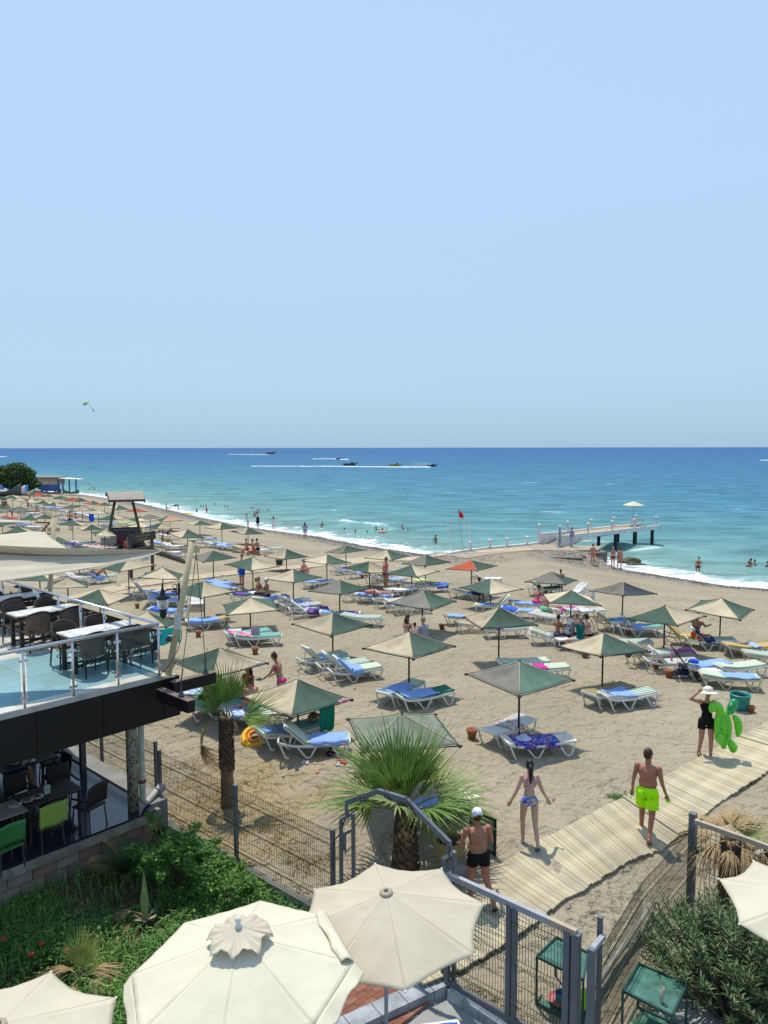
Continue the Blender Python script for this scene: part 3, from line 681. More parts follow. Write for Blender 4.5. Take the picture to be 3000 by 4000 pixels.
mb=MB();mb.add([(kxx(1285),-.6,kzz(462)),(kxx(1700),-.2,kzz(492)),(kxx(1700),3.2,kzz(492)),(kxx(1285),3.2,kzz(462)),(kxx(1285),-.6,kzz(475)),(kxx(1700),-.2,kzz(502)),(kxx(1700),3.2,kzz(502)),(kxx(1285),3.2,kzz(475))],[(0,1,2,3),(7,6,5,4),(0,4,5,1),(1,5,6,2),(2,6,7,3),(3,7,4,0)])
mb.build('canopy',mat('kiosk_canopy',(.6,.6,.56),.7,.05),KI)
for x in (1275,1375,1515,1660):MB().box((kxx(x),-.2,kzz(480)/2),(.22,.22,kzz(480))).build('post',kb_,KI)
for x in (905,1000,1180,1255):MB().box((kxx(x),.2,kzz(745)/2),(.25,.25,kzz(745))).build('post',kb_,KI)
def boat(label,x,y,L,w,hgt,rz,colr,key='Q1',nm='kayak',cat='kayak'):
    p=G(*px(key,x,y));mb=MB()
    def fn(u,v):
        t=u*2-1;ww=w/2*max(0,1-abs(t)**2.6)**.7;a=math.pi*v;zz=hgt*(.35+.65*t*t)
        return (t*L/2,ww*math.cos(a),zz*(1-math.sin(a)) if True else 0)
    mb.grid(fn,14,8);o=mb.build(nm,colr,smooth=True);solid(o,.05);o.location=p;o.rotation_euler=(0,0,rz);return tag(o,label,cat)
orange=mat('orange_hull',(.5,.1,.04),.5,.1);greenh=mat('green_hull',(.05,.2,.08),.5,.1);whiteh=mat('white_hull',(.6,.6,.62),.5,.1);blueh=mat('blue_hull',(.08,.25,.5),.5,.1)
boat('red orange kayak on the sand right of the kiosk',515,190,5.5,.9,.7,.05,orange,'Q3')
boat('small green boat beside the kiosk post',1545,800,3.2,1.0,1.0,.1,greenh,nm='boat',cat='boat')
boat('pink orange kayak in front of the kiosk counter',1060,800,5,1.0,.7,-.05,mat('salmon_hull',(.6,.2,.12),.5,.1))
boat('grey white boat hull under the big tree',190,820,5,1.8,1.6,.3,whiteh,nm='boat',cat='boat')
boat('light blue pedal boat under the big tree',310,815,5,2,1.7,-.1,blueh,nm='boat',cat='boat')
boat('white boat hull with dark blue rim nearest the kiosk',460,830,5.5,1.8,1.2,.05,whiteh,nm='boat',cat='boat')
boat('dark covered boat hull at the left edge',40,850,6,2.2,2.0,.1,mat('dark_hull',(.08,.08,.08),.6,.1),nm='boat',cat='boat')
leafm={}
def leafmat(name,c,var=.35,trans=.25,sc_=3.0,bump=0,bscale=8):
    if name in _M:return _M[name]
    m=mat(name,c,.6,var,sc_,bump,bscale,spec=.25);nt=m.node_tree;b=nt.nodes['Principled BSDF']
    tr=N(nt,'BsdfTranslucent');ms=N(nt,'MixShader');ms.inputs[0].default_value=trans
    src=b.inputs['Base Color'].links[0].from_socket;out=nt.nodes['Material Output']
    nt.links.new(src,tr.inputs[0]);nt.links.new(b.outputs[0],ms.inputs[1]);nt.links.new(tr.outputs[0],ms.inputs[2]);nt.links.new(ms.outputs[0],out.inputs['Surface'])
    return m
def leaf_cloud(centres,n,size,mats,name,parent,seed=1,up=.3):
    """centres: (x,y,z,rx,ry,rz) lobes; leaves near the shell of each lobe"""
    g=np.random.default_rng(seed);vs=[];fs=[];mi=[]
    vol=np.array([c[3]*c[4]*c[5] for c in centres])**(2/3);vol /= vol.sum()
    for k in range(n):
        c=centres[g.choice(len(centres),p=vol)];d=g.normal(size=3);d /= np.linalg.norm(d);r_=(g.random()**.35)*(1+.18*g.normal())
        p=np.array(c[:3])+d*np.array(c[3:6])*r_;a=g.normal(size=3);a[2]+=up;a /= np.linalg.norm(a);b=np.cross(a,g.normal(size=3));b /= np.linalg.norm(b)
        s=size*(.6+.8*g.random());o=len(vs)
        vs+=[tuple(p-a*s),tuple(p+b*s*.32),tuple(p+a*s),tuple(p-b*s*.32)];fs.append((o,o+1,o+2,o+3));mi.append(int(g.random()*len(mats)))
    mb=MB();mb.v=vs;mb.f=fs;mb.mi=mi;mb.c=len(vs);o=mb.build(name,mats,parent);tag(o,kind='stuff');return o
tp=G(*px('Q1',330,810));tk=tp.y/FPX/5.53
TR=empty('tamarisk_tree',tp,0,'large bushy dark green tree at the far left edge of the beach','tree')
lobes=[(-250,420,260,330),(60,470,250,300),(330,330,250,230),(80,640,230,200),(480,430,190,230),(380,650,230,170),(640,620,130,130),(-150,650,260,220),(560,700,150,110),(250,560,200,180)]
leaf_cloud([((x-330)*tk,random.uniform(-1,2),(810-y)*tk,rx*tk,rx*tk*.9,ry*tk*.75) for x,y,rx,ry in lobes],26000,.34,
           [leafmat('tamarisk_leaf',(.07,.125,.04)),leafmat('tamarisk_light_leaf',(.13,.19,.06)),leafmat('tamarisk_dark_leaf',(.035,.07,.025))],'crown',TR,4)
for x,l in ((-200,1.2),(150,.2),(420,-.6)):MB().tube([((x-330)*tk,0,0),((x-330)*tk+.3*l,.2,2),((x-330)*tk+l,.3,4.2)],[.28,.2,.1],7).build('trunk',mat('bark',(.06,.045,.03),.9,.3,3),TR)
# ================================================================ RESTAURANT WITH TERRACE
BO=Vector((-4.45,15.02,0));BA=math.atan2(.737,.675)
REST=empty('restaurant',BO,BA,'two level beach restaurant with glass railed terrace over a shaded dining floor','building')
def loc(p):# world -> building frame
    d=Vector(p)-BO;c,s=math.cos(BA),math.sin(BA);return Vector((d.x*c+d.y*s,-d.x*s+d.y*c,d.z))
def wor(x,y,z):c,s=math.cos(BA),math.sin(BA);return Vector((BO.x+x*c-y*s,BO.y+x*s+y*c,z))
fasc=mat('dark_brown_cladding',(.011,.009,.009),.45,.15,1.5,spec=.35)
cope=mat('stone_coping',(.42,.40,.36),.8,.2,4,.004,30)
XL,YB=-9.0,11.5
def boxpart(name,x0,x1,y0,y1,z0,z1,m_,parent=REST,bev=0):
    o=MB().box(((x0+x1)/2,(y0+y1)/2,(z0+z1)/2),(abs(x1-x0),abs(y1-y0),abs(z1-z0))).build(name,m_,parent)
    return o
boxpart('terrace_slab',XL,0,.06,YB,2.5,2.835,mat('ceiling_dark',(.03,.022,.02),.6,.1))
# terrace floor tiles
tlm=[mat('terrace_tile',(.52,.49,.41),.35,.08,2,spec=.5),mat('terrace_tile_pale',(.56,.54,.47),.35,.08,2,spec=.5),mat('terrace_tile_ochre',(.5,.43,.28),.35,.08,2,spec=.5)]
brn=mat('terrace_tile_brown',(.1,.035,.025),.4,.1,2)
ts=shared(('ttile',),lambda:MB().box((0,0,0),(.895,.895,.03)).mesh('floor_tile',tlm[0]))
tmesh=[]
for m_ in tlm+[brn]:
    mm=ts.copy();mm.materials[0]=m_;tmesh.append(mm)
for i in range(10):
    for j in range(12):
        x,y=-.47-.9*i,.5+.9*j
        if x<XL+.3:continue
        k=3 if (i in (3,4,5) and j==1) and (i+j) % 2 else (2 if (j in (3,4) and i in (2,3)) else ((i*7+j*3) % 2))
        link('floor_tile',tmesh[k],REST,(x,y,2.85+random.uniform(-.0015,.0015)))
boxpart('terrace_edging',XL,.12,-.06,.05,2.80,2.89,cope);boxpart('terrace_edging',.01,.13,.055,YB,2.80,2.885,cope)
seams=[XL,-4.65,-2.35,-.02,.42]
fx=[loc((-6.14,13.18,2)).x,loc((-5.33,14.12,2)).x]
ed=[XL,fx[0]-1.27,fx[0],fx[1],.02,.40]
for a,c in zip(ed[:-1],ed[1:]):boxpart('fascia_panel',a+.006,c-.006,-.04,.05,1.98,2.795,fasc)
ey=[.06,2.3,4.6,6.9,9.2,11.4]
for a,c in zip(ey[:-1],ey[1:]):boxpart('fascia_panel',.30,.38,a,c-.01,1.98,2.78,fasc)
boxpart('fascia_cap',.13,.39,.055,YB,2.78,2.80,fasc)
# two beams that carry the mast stays
bt=mat('beam_top_dusty_brown',(.17,.12,.10),.8,.15,5)
def beam(p0,p1):
    a,b_=loc(p0),loc(p1);mb=MB().bar(a-Vector((0,0,.12)),b_-Vector((0,0,.12)),.16,.22)
    o=mb.build('stay_beam',fasc,REST);MB().bar(a+Vector((0,0,-.004)),b_+Vector((0,0,-.004)),.155,.012).build('beam_cap',bt,o)
    return b_
b1a,b1b=P(600+140/2.07375,2500+335/2.07375,2.78),P(600+483/2.07375,2500+250/2.07375,2.78)
b2a,b2b=P(600+45/2.07375,2500+385/2.07375,2.72),P(600+300/2.07375,2500+485/2.07375,2.72)
beam(b1a,b1b);beam(b2a,b2b)
sp=MB().tube([(.40,-.1,2.2),(.46,-.16,2.2)],.03,8).lathe([(.02,0),(.055,.05),(.055,.09),(0,.1)],(.46,-.16,2.2),8,rot('Y',1.2)).build('spotlight',mat('pale_metal',(.5,.48,.42),.5,.05),REST)
# lower floor, block wall, posts
gloss=mat('polished_dark_granite',(.018,.022,.035),.12,.35,30,spec=.7)
fl=empty('x',(0,0,0));bpy.data.objects.remove(fl)
ft=MB().box((0,0,0),(.994,.994,.05)).mesh('granite_tile',gloss)
for i in range(9):
    for j in range(9):link('granite_tile',ft,REST,(-.28-1.0*i,1.2+j*1.0,-.225))
boxpart('lower_floor',XL,.2,.72,9.7,-.45,-.255,conc)
boxpart('kerb',.225,.62,.9,9.5,-.75,-.16,mat('grey_kerb',(.2,.2,.19),.8,.2,2))
boxpart('back_wall',XL-.2,XL,.7,YB,-.3,2.5,fasc);boxpart('back_wall',XL,-2.5,9.7,9.9,-.3,2.5,fasc)
blockm=[mat('earthen_block_%s' % n_,c_,.95,.22,3,.012,18) for n_,c_ in (('brown',(.17,.125,.10)),('grey',(.2,.17,.14)),('red',(.2,.12,.09)))]
bm_=[MB().box((0,0,0),(.44,.2,.235)).mesh('block',m_) for m_ in blockm]
for r_ in range(4):
    for i in range(20):
        x=.15-.23*(r_ % 2)-.455*i
        if x<XL:continue
        link('block',bm_[random.randrange(3)],REST,(x,.86+random.uniform(-.006,.006),-.55-.25*r_))
boxpart('mortar_core',XL,.2,.79,.95,-1.6,-.45,mat('dark_mortar',(.09,.075,.06),.95,.2))
# uneven concrete coping on the block wall
mb=MB();g_=random.Random(8);n=44
for i in range(n):
    x0,x1=XL+(9.35)*i/n,XL+(9.35)*(i+1)/n
    def e_(x,s):return .70+.025*math.sin(x*9+s)+.015*math.sin(x*23)
    mb.add([(x0,e_(x0,0),-.43),(x1,e_(x1,0),-.43),(x1,.98,-.43),(x0,.98,-.43),(x0,e_(x0,0)+.02,-.245),(x1,e_(x1,0)+.02,-.245),(x1,.98,-.245),(x0,.98,-.245)],
           [(0,3,2,1),(4,5,6,7),(0,1,5,4),(2,3,7,6)])
mb.build('coping',mat('rough_concrete',(.2,.175,.135),.95,.3,4,.02,12),REST)
mos=bpy.data.materials.new('pebble_mosaic');mos.use_nodes=True;_M['mos']=mos;nt=mos.node_tree;b=nt.nodes['Principled BSDF'];b.inputs['Roughness'].default_value=.5
tc=N(nt,'TexCoord');mp=N(nt,'Mapping');nt.links.new(tc.outputs['UV'],mp.inputs[0]);v=N(nt,'TexVoronoi',i_Scale=34.0);v.inputs['Randomness'].default_value=.3
nt.links.new(tc.outputs['Object'],v.inputs['Vector']);sp_=N(nt,'SeparateColor');nt.links.new(v.outputs['Color'],sp_.inputs[0]);r=N(nt,'ValToRGB');r.color_ramp.interpolation='CONSTANT'
r.color_ramp.elements[0].color=(.02,.015,.012,1);r.color_ramp.elements[1].position=.16;r.color_ramp.elements[1].color=(.3,.26,.19,1);nt.links.new(sp_.outputs[0],r.inputs[0]);nt.links.new(r.outputs[0],b.inputs['Base Color'])
cx,cy=-.12,1.02
MB().lathe([(.115,-.2),(.115,2.52)],(cx,cy,0),20).build('mosaic_column',mos,REST,True)
for yy in (3.6,6.4):boxpart('steel_post',.02,.14,yy,yy+.12,-.2,2.5,mat('dark_grey_steel',(.07,.08,.09),.5,.1,metal=.3))
# drain pipe with elbow
pvc=mat('grimy_white_pipe',(.42,.40,.34),.6,.25,6)
dp=MB().tube([(cx+.19,cy-.05,2.5),(cx+.19,cy-.05,.02),(cx+.2,cy-.06,-.06),(cx+.28,cy-.04,-.12),(cx+.56,cy+.12,-.08),(cx+.74,cy+.22,-.04)],.066,12).build('drain_pipe',pvc,REST,True)
MB().lathe([(.08,.35),(.08,.42)],(cx+.19,cy-.05,0),12).build('pipe_collar',mat('rusty_collar',(.15,.07,.04),.8,.3),dp)
MB().tube([(cx+.66,cy+.145,-.075),(cx+.82,cy+.235,-.035)],.10,12).build('pipe_socket',mat('grey_pvc',(.3,.31,.32),.5,.1),dp)
# ---------------------------------------------------------------- glass railing
steel=mat('brushed_steel',(.62,.63,.65),.25,.05,8,metal=.9)
glassm=bpy.data.materials.new('blue_tinted_glass');glassm.use_nodes=True;nt=glassm.node_tree;nt.nodes.remove(nt.nodes['Principled BSDF'])
tr=N(nt,'BsdfTransparent');tr.inputs[0].default_value=(.40,.70,.86,1);gl=N(nt,'BsdfGlossy');gl.inputs['Roughness'].default_value=.03;fr=N(nt,'Fresnel');fr.inputs[0].default_value=1.5
ms=N(nt,'MixShader');nt.links.new(fr.outputs[0],ms.inputs[0]);nt.links.new(tr.outputs[0],ms.inputs[1]);nt.links.new(gl.outputs[0],ms.inputs[2]);nt.links.new(ms.outputs[0],nt.nodes['Material Output'].inputs['Surface'])
RL=empty('glass_railing',BO,BA,'steel railing with blue tinted glass panes round the upper terrace','railing')
ZF=2.875;ZR=3.92
def rail_run(a,b_,n,first=True,edge=(0,0)):
    a=Vector(a);b_=Vector(b_);d=(b_-a)/n;dn=d.normalized();up=Vector((0,0,1));out=[]
    for k in range(n+1):
        if k or first:
            o=MB().tube([a+d*k+up*ZF,a+d*k+up*(ZR-.02)],.024,8).build('post',steel,RL,True)
            for z in (ZF+.18,ZR-.2):MB().bar(a+d*k+up*z-dn*.07,a+d*k+up*z+dn*.07,.03,.045).build('glass_clamp',steel,o)
        if k<n:
            p0,p1=a+d*k+dn*.05,a+d*(k+1)-dn*.05;q=Vector((-dn.y,dn.x,0))*.005
            z0,z1=ZF+.10,ZR-.12
            MB().add([p0-q+up*z0,p1-q+up*z0,p1-q+up*z1,p0-q+up*z1],[(0,1,2,3)]).build('glass_pane',glassm,RL)
    return MB().tube([a+up*ZR,b_+up*ZR],.032,10).build('top_rail',steel,RL,True)
c0=(-.02,.08,0);fpos=[loc((-4.49,15.15,0)).x,loc((-5.05,14.48,0)).x]
rail_run((-.02,.03,0),(-8.8,.03,0),10);rail_run((-.02,.03,0),(-.02,11.0,0),10,False)
# ---------------------------------------------------------------- terrace furniture
ratt=mat('dark_rattan',(.035,.024,.018),.6,.3,30,.004,60);ratl=mat('worn_rattan',(.09,.065,.05),.6,.3,25,.004,60)
marb=bpy.data.materials.new('veined_white_top');marb.use_nodes=True;nt=marb.node_tree;b=nt.nodes['Principled BSDF'];b.inputs['Roughness'].default_value=.3
tc=N(nt,'TexCoord');w=N(nt,'TexNoise',i_Scale=2.2,i_Detail=3.0);nt.links.new(tc.outputs['Object'],w.inputs['Vector'])
sb=N(nt,'Math',operation='SUBTRACT');sb.inputs[1].default_value=.5;nt.links.new(w.outputs['Fac'],sb.inputs[0]);ab=N(nt,'Math',operation='ABSOLUTE');nt.links.new(sb.outputs[0],ab.inputs[0])
r=N(nt,'ValToRGB');r.color_ramp.elements[0].position=0;r.color_ramp.elements[0].color=(.2,.2,.2,1);r.color_ramp.elements[1].position=.018;r.color_ramp.elements[1].color=(.68,.67,.64,1)
nt.links.new(ab.outputs[0],r.inputs[0]);nt.links.new(r.outputs[0],b.inputs['Base Color'])
def terrace_table(c,L,lab):
    t=empty('terrace_table',(c[0],c[1],2.866),BA,lab,'table','white marble topped terrace tables')
    MB().box((0,0,.765),(L,.62,.03)).build('tabletop',marb,t)
    for x in (-L/2+.12,L/2-.12):
        for y in (-.24,.24):MB().box((x,y,.375),(.075,.075,.75)).build('leg',ratt,t)
    MB().box((0,0,.70),(L-.1,.52,.06)).bar((-L/2+.12,-.24,.12),(L/2-.12,.24,.12),.04).bar((-L/2+.12,.24,.12),(L/2-.12,-.24,.12),.04).build('apron',ratt,t)
    return t
def rchair():# meshes of the rattan armchair, facing +y
    back=MB()
    def fn(u,v):
        a=math.pi*(.5-(u-.5)*.95);r_=.27;return (r_*math.cos(a)*1.0,-.05-.2*math.sin(a),.46+v*(.44-.16*abs(u-.5)**2*4))
    back.grid(fn,14,5);rim=[Vector(fn(u/14,1)) for u in range(15)];arm=MB().tube([(-.27,.22,.62)]+[tuple(p+Vector((0,0,-.0))) for p in rim]+[(.27,.22,.62)],.02,6)
    arm.tube([(-.27,.22,.62),(-.25,.22,.42)],.018,6).tube([(.27,.22,.62),(.25,.22,.42)],.018,6)
    seat=MB().box((0,0,.43),(.5,.47,.05)).mesh('seat',ratl)
    legs=[]
    for x,y in ((-.22,-.2),(.22,-.2),(-.22,.2),(.22,.2)):
        legs.append(MB().tube([(x,y,.43),(x*1.12,y*1.15,0)],[.022,.018],6).tube([(x,y,.4),(x*.35,y,.26)],.01,5).mesh('leg',ratt))
    ring=MB().tube([(.2*math.cos(a),.2*math.sin(a),.2) for a in [k*math.pi/6 for k in range(12)]],.01,5,closed=True).mesh('stretcher',ratt)
    bk=back.mesh('backrest',ratl,True)
    bm=bmesh.new();bm.from_mesh(bk);bmesh.ops.solidify(bm,geom=bm.faces[:],thickness=.012);bm.to_mesh(bk);bm.free()
    return [('backrest',bk),('arm_rail',arm.mesh('arm_rail',ratt,True)),('seat',seat),('stretcher',ring)]+[('leg',l) for l in legs]
RC=rchair()
def rattan_chair(x,y,rz,lab):
    w_=wor(x,y,2.866);t=empty('rattan_chair',w_,rz,lab,'chair','dark rattan armchairs on the upper terrace')
    for n_,me in RC:link(n_,me,t)
tabs=[((-6.03,15.74),1.32,'nearest the railing corner'),((-7.96,17.65),1.4,'in the middle of the terrace'),((-9.35,19.35),1.45,'furthest back under the sail'),((-10.9,18.6),1.4,'cut by the left edge of the view')]
for c,L,w_ in tabs:
    terrace_table(c,L,'white marble topped terrace table '+w_)
    l=loc((c[0],c[1],0))
    for k,(dx,dy,nm) in enumerate(((-.36,-.52,'near left'),(.38,-.5,'near right'),(-.36,.52,'far left'),(.36,.54,'far right'))):
        rattan_chair(l.x+dx,l.y+dy,BA+(0 if dy<0 else math.pi)+random.uniform(-.15,.15),'rattan armchair, %s, at the terrace table %s' % (nm,w_))
# things behind the glass: blue towels on a lounger seen through the pane are outside; cyan ring hangs at the corner post
# ---------------------------------------------------------------- lower dining floor
dkw=mat('dark_table_wood',(.06,.04,.032),.5,.2,8);zl=-.2
def wood_table(c,L,Wd,lab,m_=dkw,slat=True,rz=BA):
    t=empty('dining_table',(c[0],c[1],zl),rz,lab,'table')
    if slat:
        n=16
        for r_ in (-1,1):
            for k in range(n):MB().box((-L/2+.06+(L-.12)*(k+.5)/n,r_*Wd/4,.74),((L-.12)/n*.8,Wd/2-.05,.02)).build('slat',m_,t)
        MB().box((0,-Wd/2+.02,.735),(L,.04,.035)).box((0,Wd/2-.02,.735),(L,.04,.035)).box((0,0,.735),(L,.05,.034)).box((-L/2+.03,0,.735),(.06,Wd,.036)).box((L/2-.03,0,.735),(.06,Wd,.036)).build('frame',m_,t)
    else:MB().box((0,0,.745),(L,Wd,.03)).build('tabletop',m_,t)
    for x in (-L/2+.07,L/2-.07):
        for y in (-Wd/2+.06,Wd/2-.06):MB().box((x,y,.36),(.05,.05,.72)).build('leg',dkw,t)
    return t
wood_table((-6.72,14.84),1.12,.72,'dark slatted wooden dining table with two plates of food and napkin holder')
wood_table((-7.95,16.45),1.2,.72,'dark slatted dining table at the rear with used dishes under the terrace')
wood_table((-7.32,13.95),.95,.66,'pale beige topped dining table at the left edge',mat('beige_tabletop',(.3,.27,.22),.6,.1),False)
def plate(x,y,z,lab,food=None,cut=False,s=.12):
    t=empty('plate',(x,y,z),0,lab,'plate');MB().lathe([(0,0),(s*.6,.003),(s,.015),(s*1.0,.02),(s*.6,.009),(0,.007)],n=18).build('dish',mat('white_china',(.62,.62,.6),.25,.03),t,True)
    g_=random.Random(hash(lab) % 99)
    if food:
        mb=MB()
        for k in range(14):mb.ell((g_.uniform(-.05,.05),g_.uniform(-.045,.045),.02+.025*g_.random()),(.025,.02,.015),nu=6,nv=4)
        mb.build('food',food,t,True)
    if cut:MB().bar((-.09,-.02,.025),(.09,.03,.025),.014,.006).bar((-.08,.03,.026),(.1,-.01,.026),.012,.006).build('cutlery',steel,t)
fd=mat('grilled_food',(.2,.07,.03),.6,.4,30);fd2=mat('yellow_food',(.5,.35,.05),.6,.3,30)
zt_=zl+.756
for (a,b_),l,f,c in (((340,405),'white plate of grilled food left of the pair on the slatted table',fd,False),((475,360),'white plate of grilled food beside the napkin holder',fd,False),((180,470),'empty white plate with cutlery on the beige table',None,True)):
    q=P(a/3.318,3000+b_/3.318,zt_+.01);plate(q.x,q.y,zt_,l,f,c)
for (a,b_),l,f in (((238,765),'plate with yellow food on the rear dining table',fd2),((105,782),'plate with salad at the left of the rear dining table',mat('salad',(.05,.15,.03),.6,.4,30))):
    q=P(a/2.07375,2600+b_/2.07375,zt_+.01);plate(q.x,q.y,zt_,l,f,False,.11)
q=P(600/3.318,3000+320/3.318,zt_);o=MB().box((0,0,.085),(.11,.045,.17)).build('napkin_holder',mat('cream_plastic',(.5,.5,.42),.5,.04));o.location=(q.x,q.y,zt_+.001);o.rotation_euler=(0,0,BA+.1);tag(o,'cream napkin holder standing on the slatted table','napkin holder')
MB().box((0,-.024,.09),(.075,.004,.12)).lathe([(.022,0),(.03,.003)],(0,-.027,.09),12,rot('X',math.pi/2)).build('front_plate',mat('green_white_print',(.3,.45,.35),.5,.1),o)
q=P(188/2.07375,2600+795/2.07375,zt_);o=MB().lathe([(.03,0),(.036,.11),(.033,.11),(.028,.006)],n=12).build('drinking_glass',mat('clear_glass',(.7,.75,.75),.1,0,trans=.7));o.location=(q.x,q.y,zt_);tag(o,'drinking glass on the rear dining table','glass')
def dchair(x,y,rz,lab,m_,cloth_=False,h=.9):
    t=empty('dining_chair',(x,y,zl),rz,lab,'chair')
    MB().box((0,0,.44),(.46,.44,.03)).build('seat',m_ if not cloth_ else dkw,t)
    def fn(u,v):return ((u-.5)*.5,-.23-.05*v-.03*math.sin(math.pi*u)*-1,.5+v*(h-.5)+.02*math.sin(math.pi*u))
    o=MB().grid(fn,8,6).build('backrest',m_,t,True);solid(o,.02)
    for x_ in (-.2,.2):
        for y_ in (-.2,.2):MB().tube([(x_,y_,.44),(x_*1.1,y_*1.2,0)],.016,6).build('leg',dkw,t)
        MB().bar((x_*1.2,-.2,.64),(x_*1.2,.2,.62),.04,.025).build('armrest',m_ if not cloth_ else dkw,t)
    if cloth_:
        def f2(u,v):return ((u-.5)*.54,-.27-.06*abs(math.sin(math.pi*min(1,v*1.1)))*0-.045,h+.03-v*.42+.012*math.sin(8*u))
        def f3(u,v):return ((u-.5)*.54,-.2,h+.03-v*.3)
        o2=MB().grid(f2,10,6).build('seat_cover',m_,t,True);solid(o2,.012)
l=loc((-6.66,13.62,0));c=wor(l.x,l.y,0);dchair(c.x-.20,c.y-.24,BA+.1,'green plastic armchair at the left edge of the lower floor',mat('green_plastic',(.04,.17,.05),.45,.08))
l=loc((-6.25,14.32,0));dchair(-6.46,14.16,BA+.05,'dining chair with a lime green towel over its back by the slatted table',mat('lime_towel',(.2,.31,.06),.9,.1,6,.004,30),True)
drk=mat('black_rattan',(.02,.014,.012),.6,.2,20)
for (x,y,rz,l) in ((-6.75,15.65,BA+math.pi,'right'),(-7.4,15.2,BA+math.pi+.2,'left')):dchair(x,y,rz,'black rattan chair at the far side of the slatted table, %s one' % l,drk)
dchair(-5.95,14.95,BA+.3,'black chair tucked at the right end of the slatted table',drk)
for (x,y,l) in ((-7.2,16.3,'right'),(-7.6,17.1,'far')):dchair(x,y,BA+math.pi*(.5 if l=='right' else 1),'black chair on the %s side of the rear dining table' % l,drk)
# ---------------------------------------------------------------- masts, sails, lamp
crm=mat('cream_painted_steel',(.50,.42,.26),.5,.08,2)
def mast(b0,t0,r,lab):
    e_=empty('mast',b0,0,lab,'mast');d=Vector(t0)-Vector(b0)
    MB().tube([(0,0,0),d],r,18).build('shaft',crm,e_,True)
    o=MB().lathe([(.0,.02),(r*1.12,.02),(r*1.12,0),(r,-.02)][::-1],d,18).build('cap',crm,e_)
    MB().box((0,0,.01),(r*4.2,r*3.2,.03)).build('base_plate',crm,e_)
    for s in (-1,1):MB().box(d*.93+Vector((s*(r+.05),0,0)),(.12,.03,.12)).build('lug',crm,e_)
    return e_,d
mb0=P(655,2638,2.885);mt0=atY(752,2108,mb0.y+.25);M1,md=mast(mb0,mt0,.064,'near tilted cream mast at the terrace corner carrying the lamp')
q0=atY(183,2330,21.4);m2t=atY(213,2012,21.7);_k=(q0.z-.0)/(m2t.z-q0.z);m2b=Vector((q0.x-(m2t.x-q0.x)*_k,q0.y,0));M2,_=mast(m2b,m2t,.066,'rear cream mast standing behind the terrace railing')
# junction box and camera on the near mast
def onmast(t,side=0,fwd=0):p=md*t;return Vector((p.x+side,p.y+fwd,p.z))
o=MB().box(onmast(.41,.02,-.10),(.12,.06,.32)).build('junction_box',mat('grey_box',(.5,.51,.5),.5,.04),M1)
o=MB().box(onmast(.285,-.08,-.08),(.09,.1,.1)).build('camera_mount',mat('white_box',(.6,.6,.58),.5,.04),M1);MB().lathe([(.06,0),(.06,.05),(.035,.052),(0,.06)],onmast(.285,-.08,-.13),14,rot('X',math.pi/2)).build('camera_dome',blk,o)
MB().tube([onmast(.34,.12,-.06),onmast(.28,.15,-.1),onmast(.2,.12,-.13),onmast(.1,.03,-.14),onmast(.03,-.12,-.14),onmast(.0,-.2,-.1)],.009,5).build('cable',blk,M1)
# wall lamp
irn=mat('black_iron',(.012,.012,.014),.45,.1);lg_=mat('frosted_lamp_glass',(.6,.62,.62),.25,.05,trans=.6)
LB=Vector((mb0.x,mb0.y,mb0.z))+onmast(.62,-.075,-.03)
LM=empty('hanging_lantern',LB,0,'black iron lantern on a scrolled bracket fixed to the near mast','lantern')
MB().box((-.0,0,.0),(.03,.07,.36)).build('backplate',irn,LM)
mb=MB().tube([(0,0,.04),(-.14,0,.06),(-.27,0,.03),(-.29,0,.0)],.013,6)
for s,cx_,cz_ in ((1,-.08,.11),(-1,-.08,-.03)):
    mb.tube([(cx_+.055*math.cos(a)*(1-a/16),0,cz_+.055*math.sin(a)*(1-a/16)*s) for a in [k*.6 for k in range(14)]],.008,5)
mb.build('bracket',irn,LM)
lx=-.33
MB().lathe([(0,.17),(.012,.15),(.02,.12),(.012,.1),(.03,.06),(.045,-.0),(.06,-.06),(.14,-.10),(.15,-.125),(.14,-.13),(0,-.12)],(lx,0,0),16).build('lamp_hood',irn,LM,True)
MB().lathe([(.095,-.13),(.115,-.2),(.11,-.28),(.085,-.345)],(lx,0,0),16).build('lamp_globe',lg_,LM,True)
MB().lathe([(.09,-.34),(.075,-.37),(.05,-.4),(.075,-.44),(.06,-.49),(.02,-.53),(0,-.56)],(lx,0,0),14).tube([(lx,0,-.12),(lx,0,-.35)],.01,5).build('lamp_base',irn,LM,True)
# stays from the mast lug to the beams
top=Vector((mb0.x,mb0.y,mb0.z))+md*.92+Vector((.11,0,-.03))
for k,(e_,lab) in enumerate(((b1b.lerp(b1a,.2)+Vector((0,0,.02)),'right'),(b2b.lerp(b2a,.3)+Vector((0,0,.02)),'left'))):
    t=empty('guy_wire',e_,0,'%s wire stay running from the near mast down to its beam' % lab,'cable');d=top-e_
    MB().tube([(0,0,.28),d],.008,4).build('wire',mat('grey_wire',(.12,.1,.08),.6,0),t)
    MB().tube([(0,0,.1),(.0,0,.3)],.018,6).tube([(0,0,.24),(.05,0,.52)],.006,4).build('turnbuckle',blk,t);MB().lathe([(.07,0),(.05,.03),(.015,.1)],n=8).build('anchor',blk,t)
sailm=leafmat('cream_sail_cloth',(.60,.54,.42),.06,.22,.8);sailm.node_tree.nodes['Principled BSDF'].inputs['Roughness'].default_value=.8
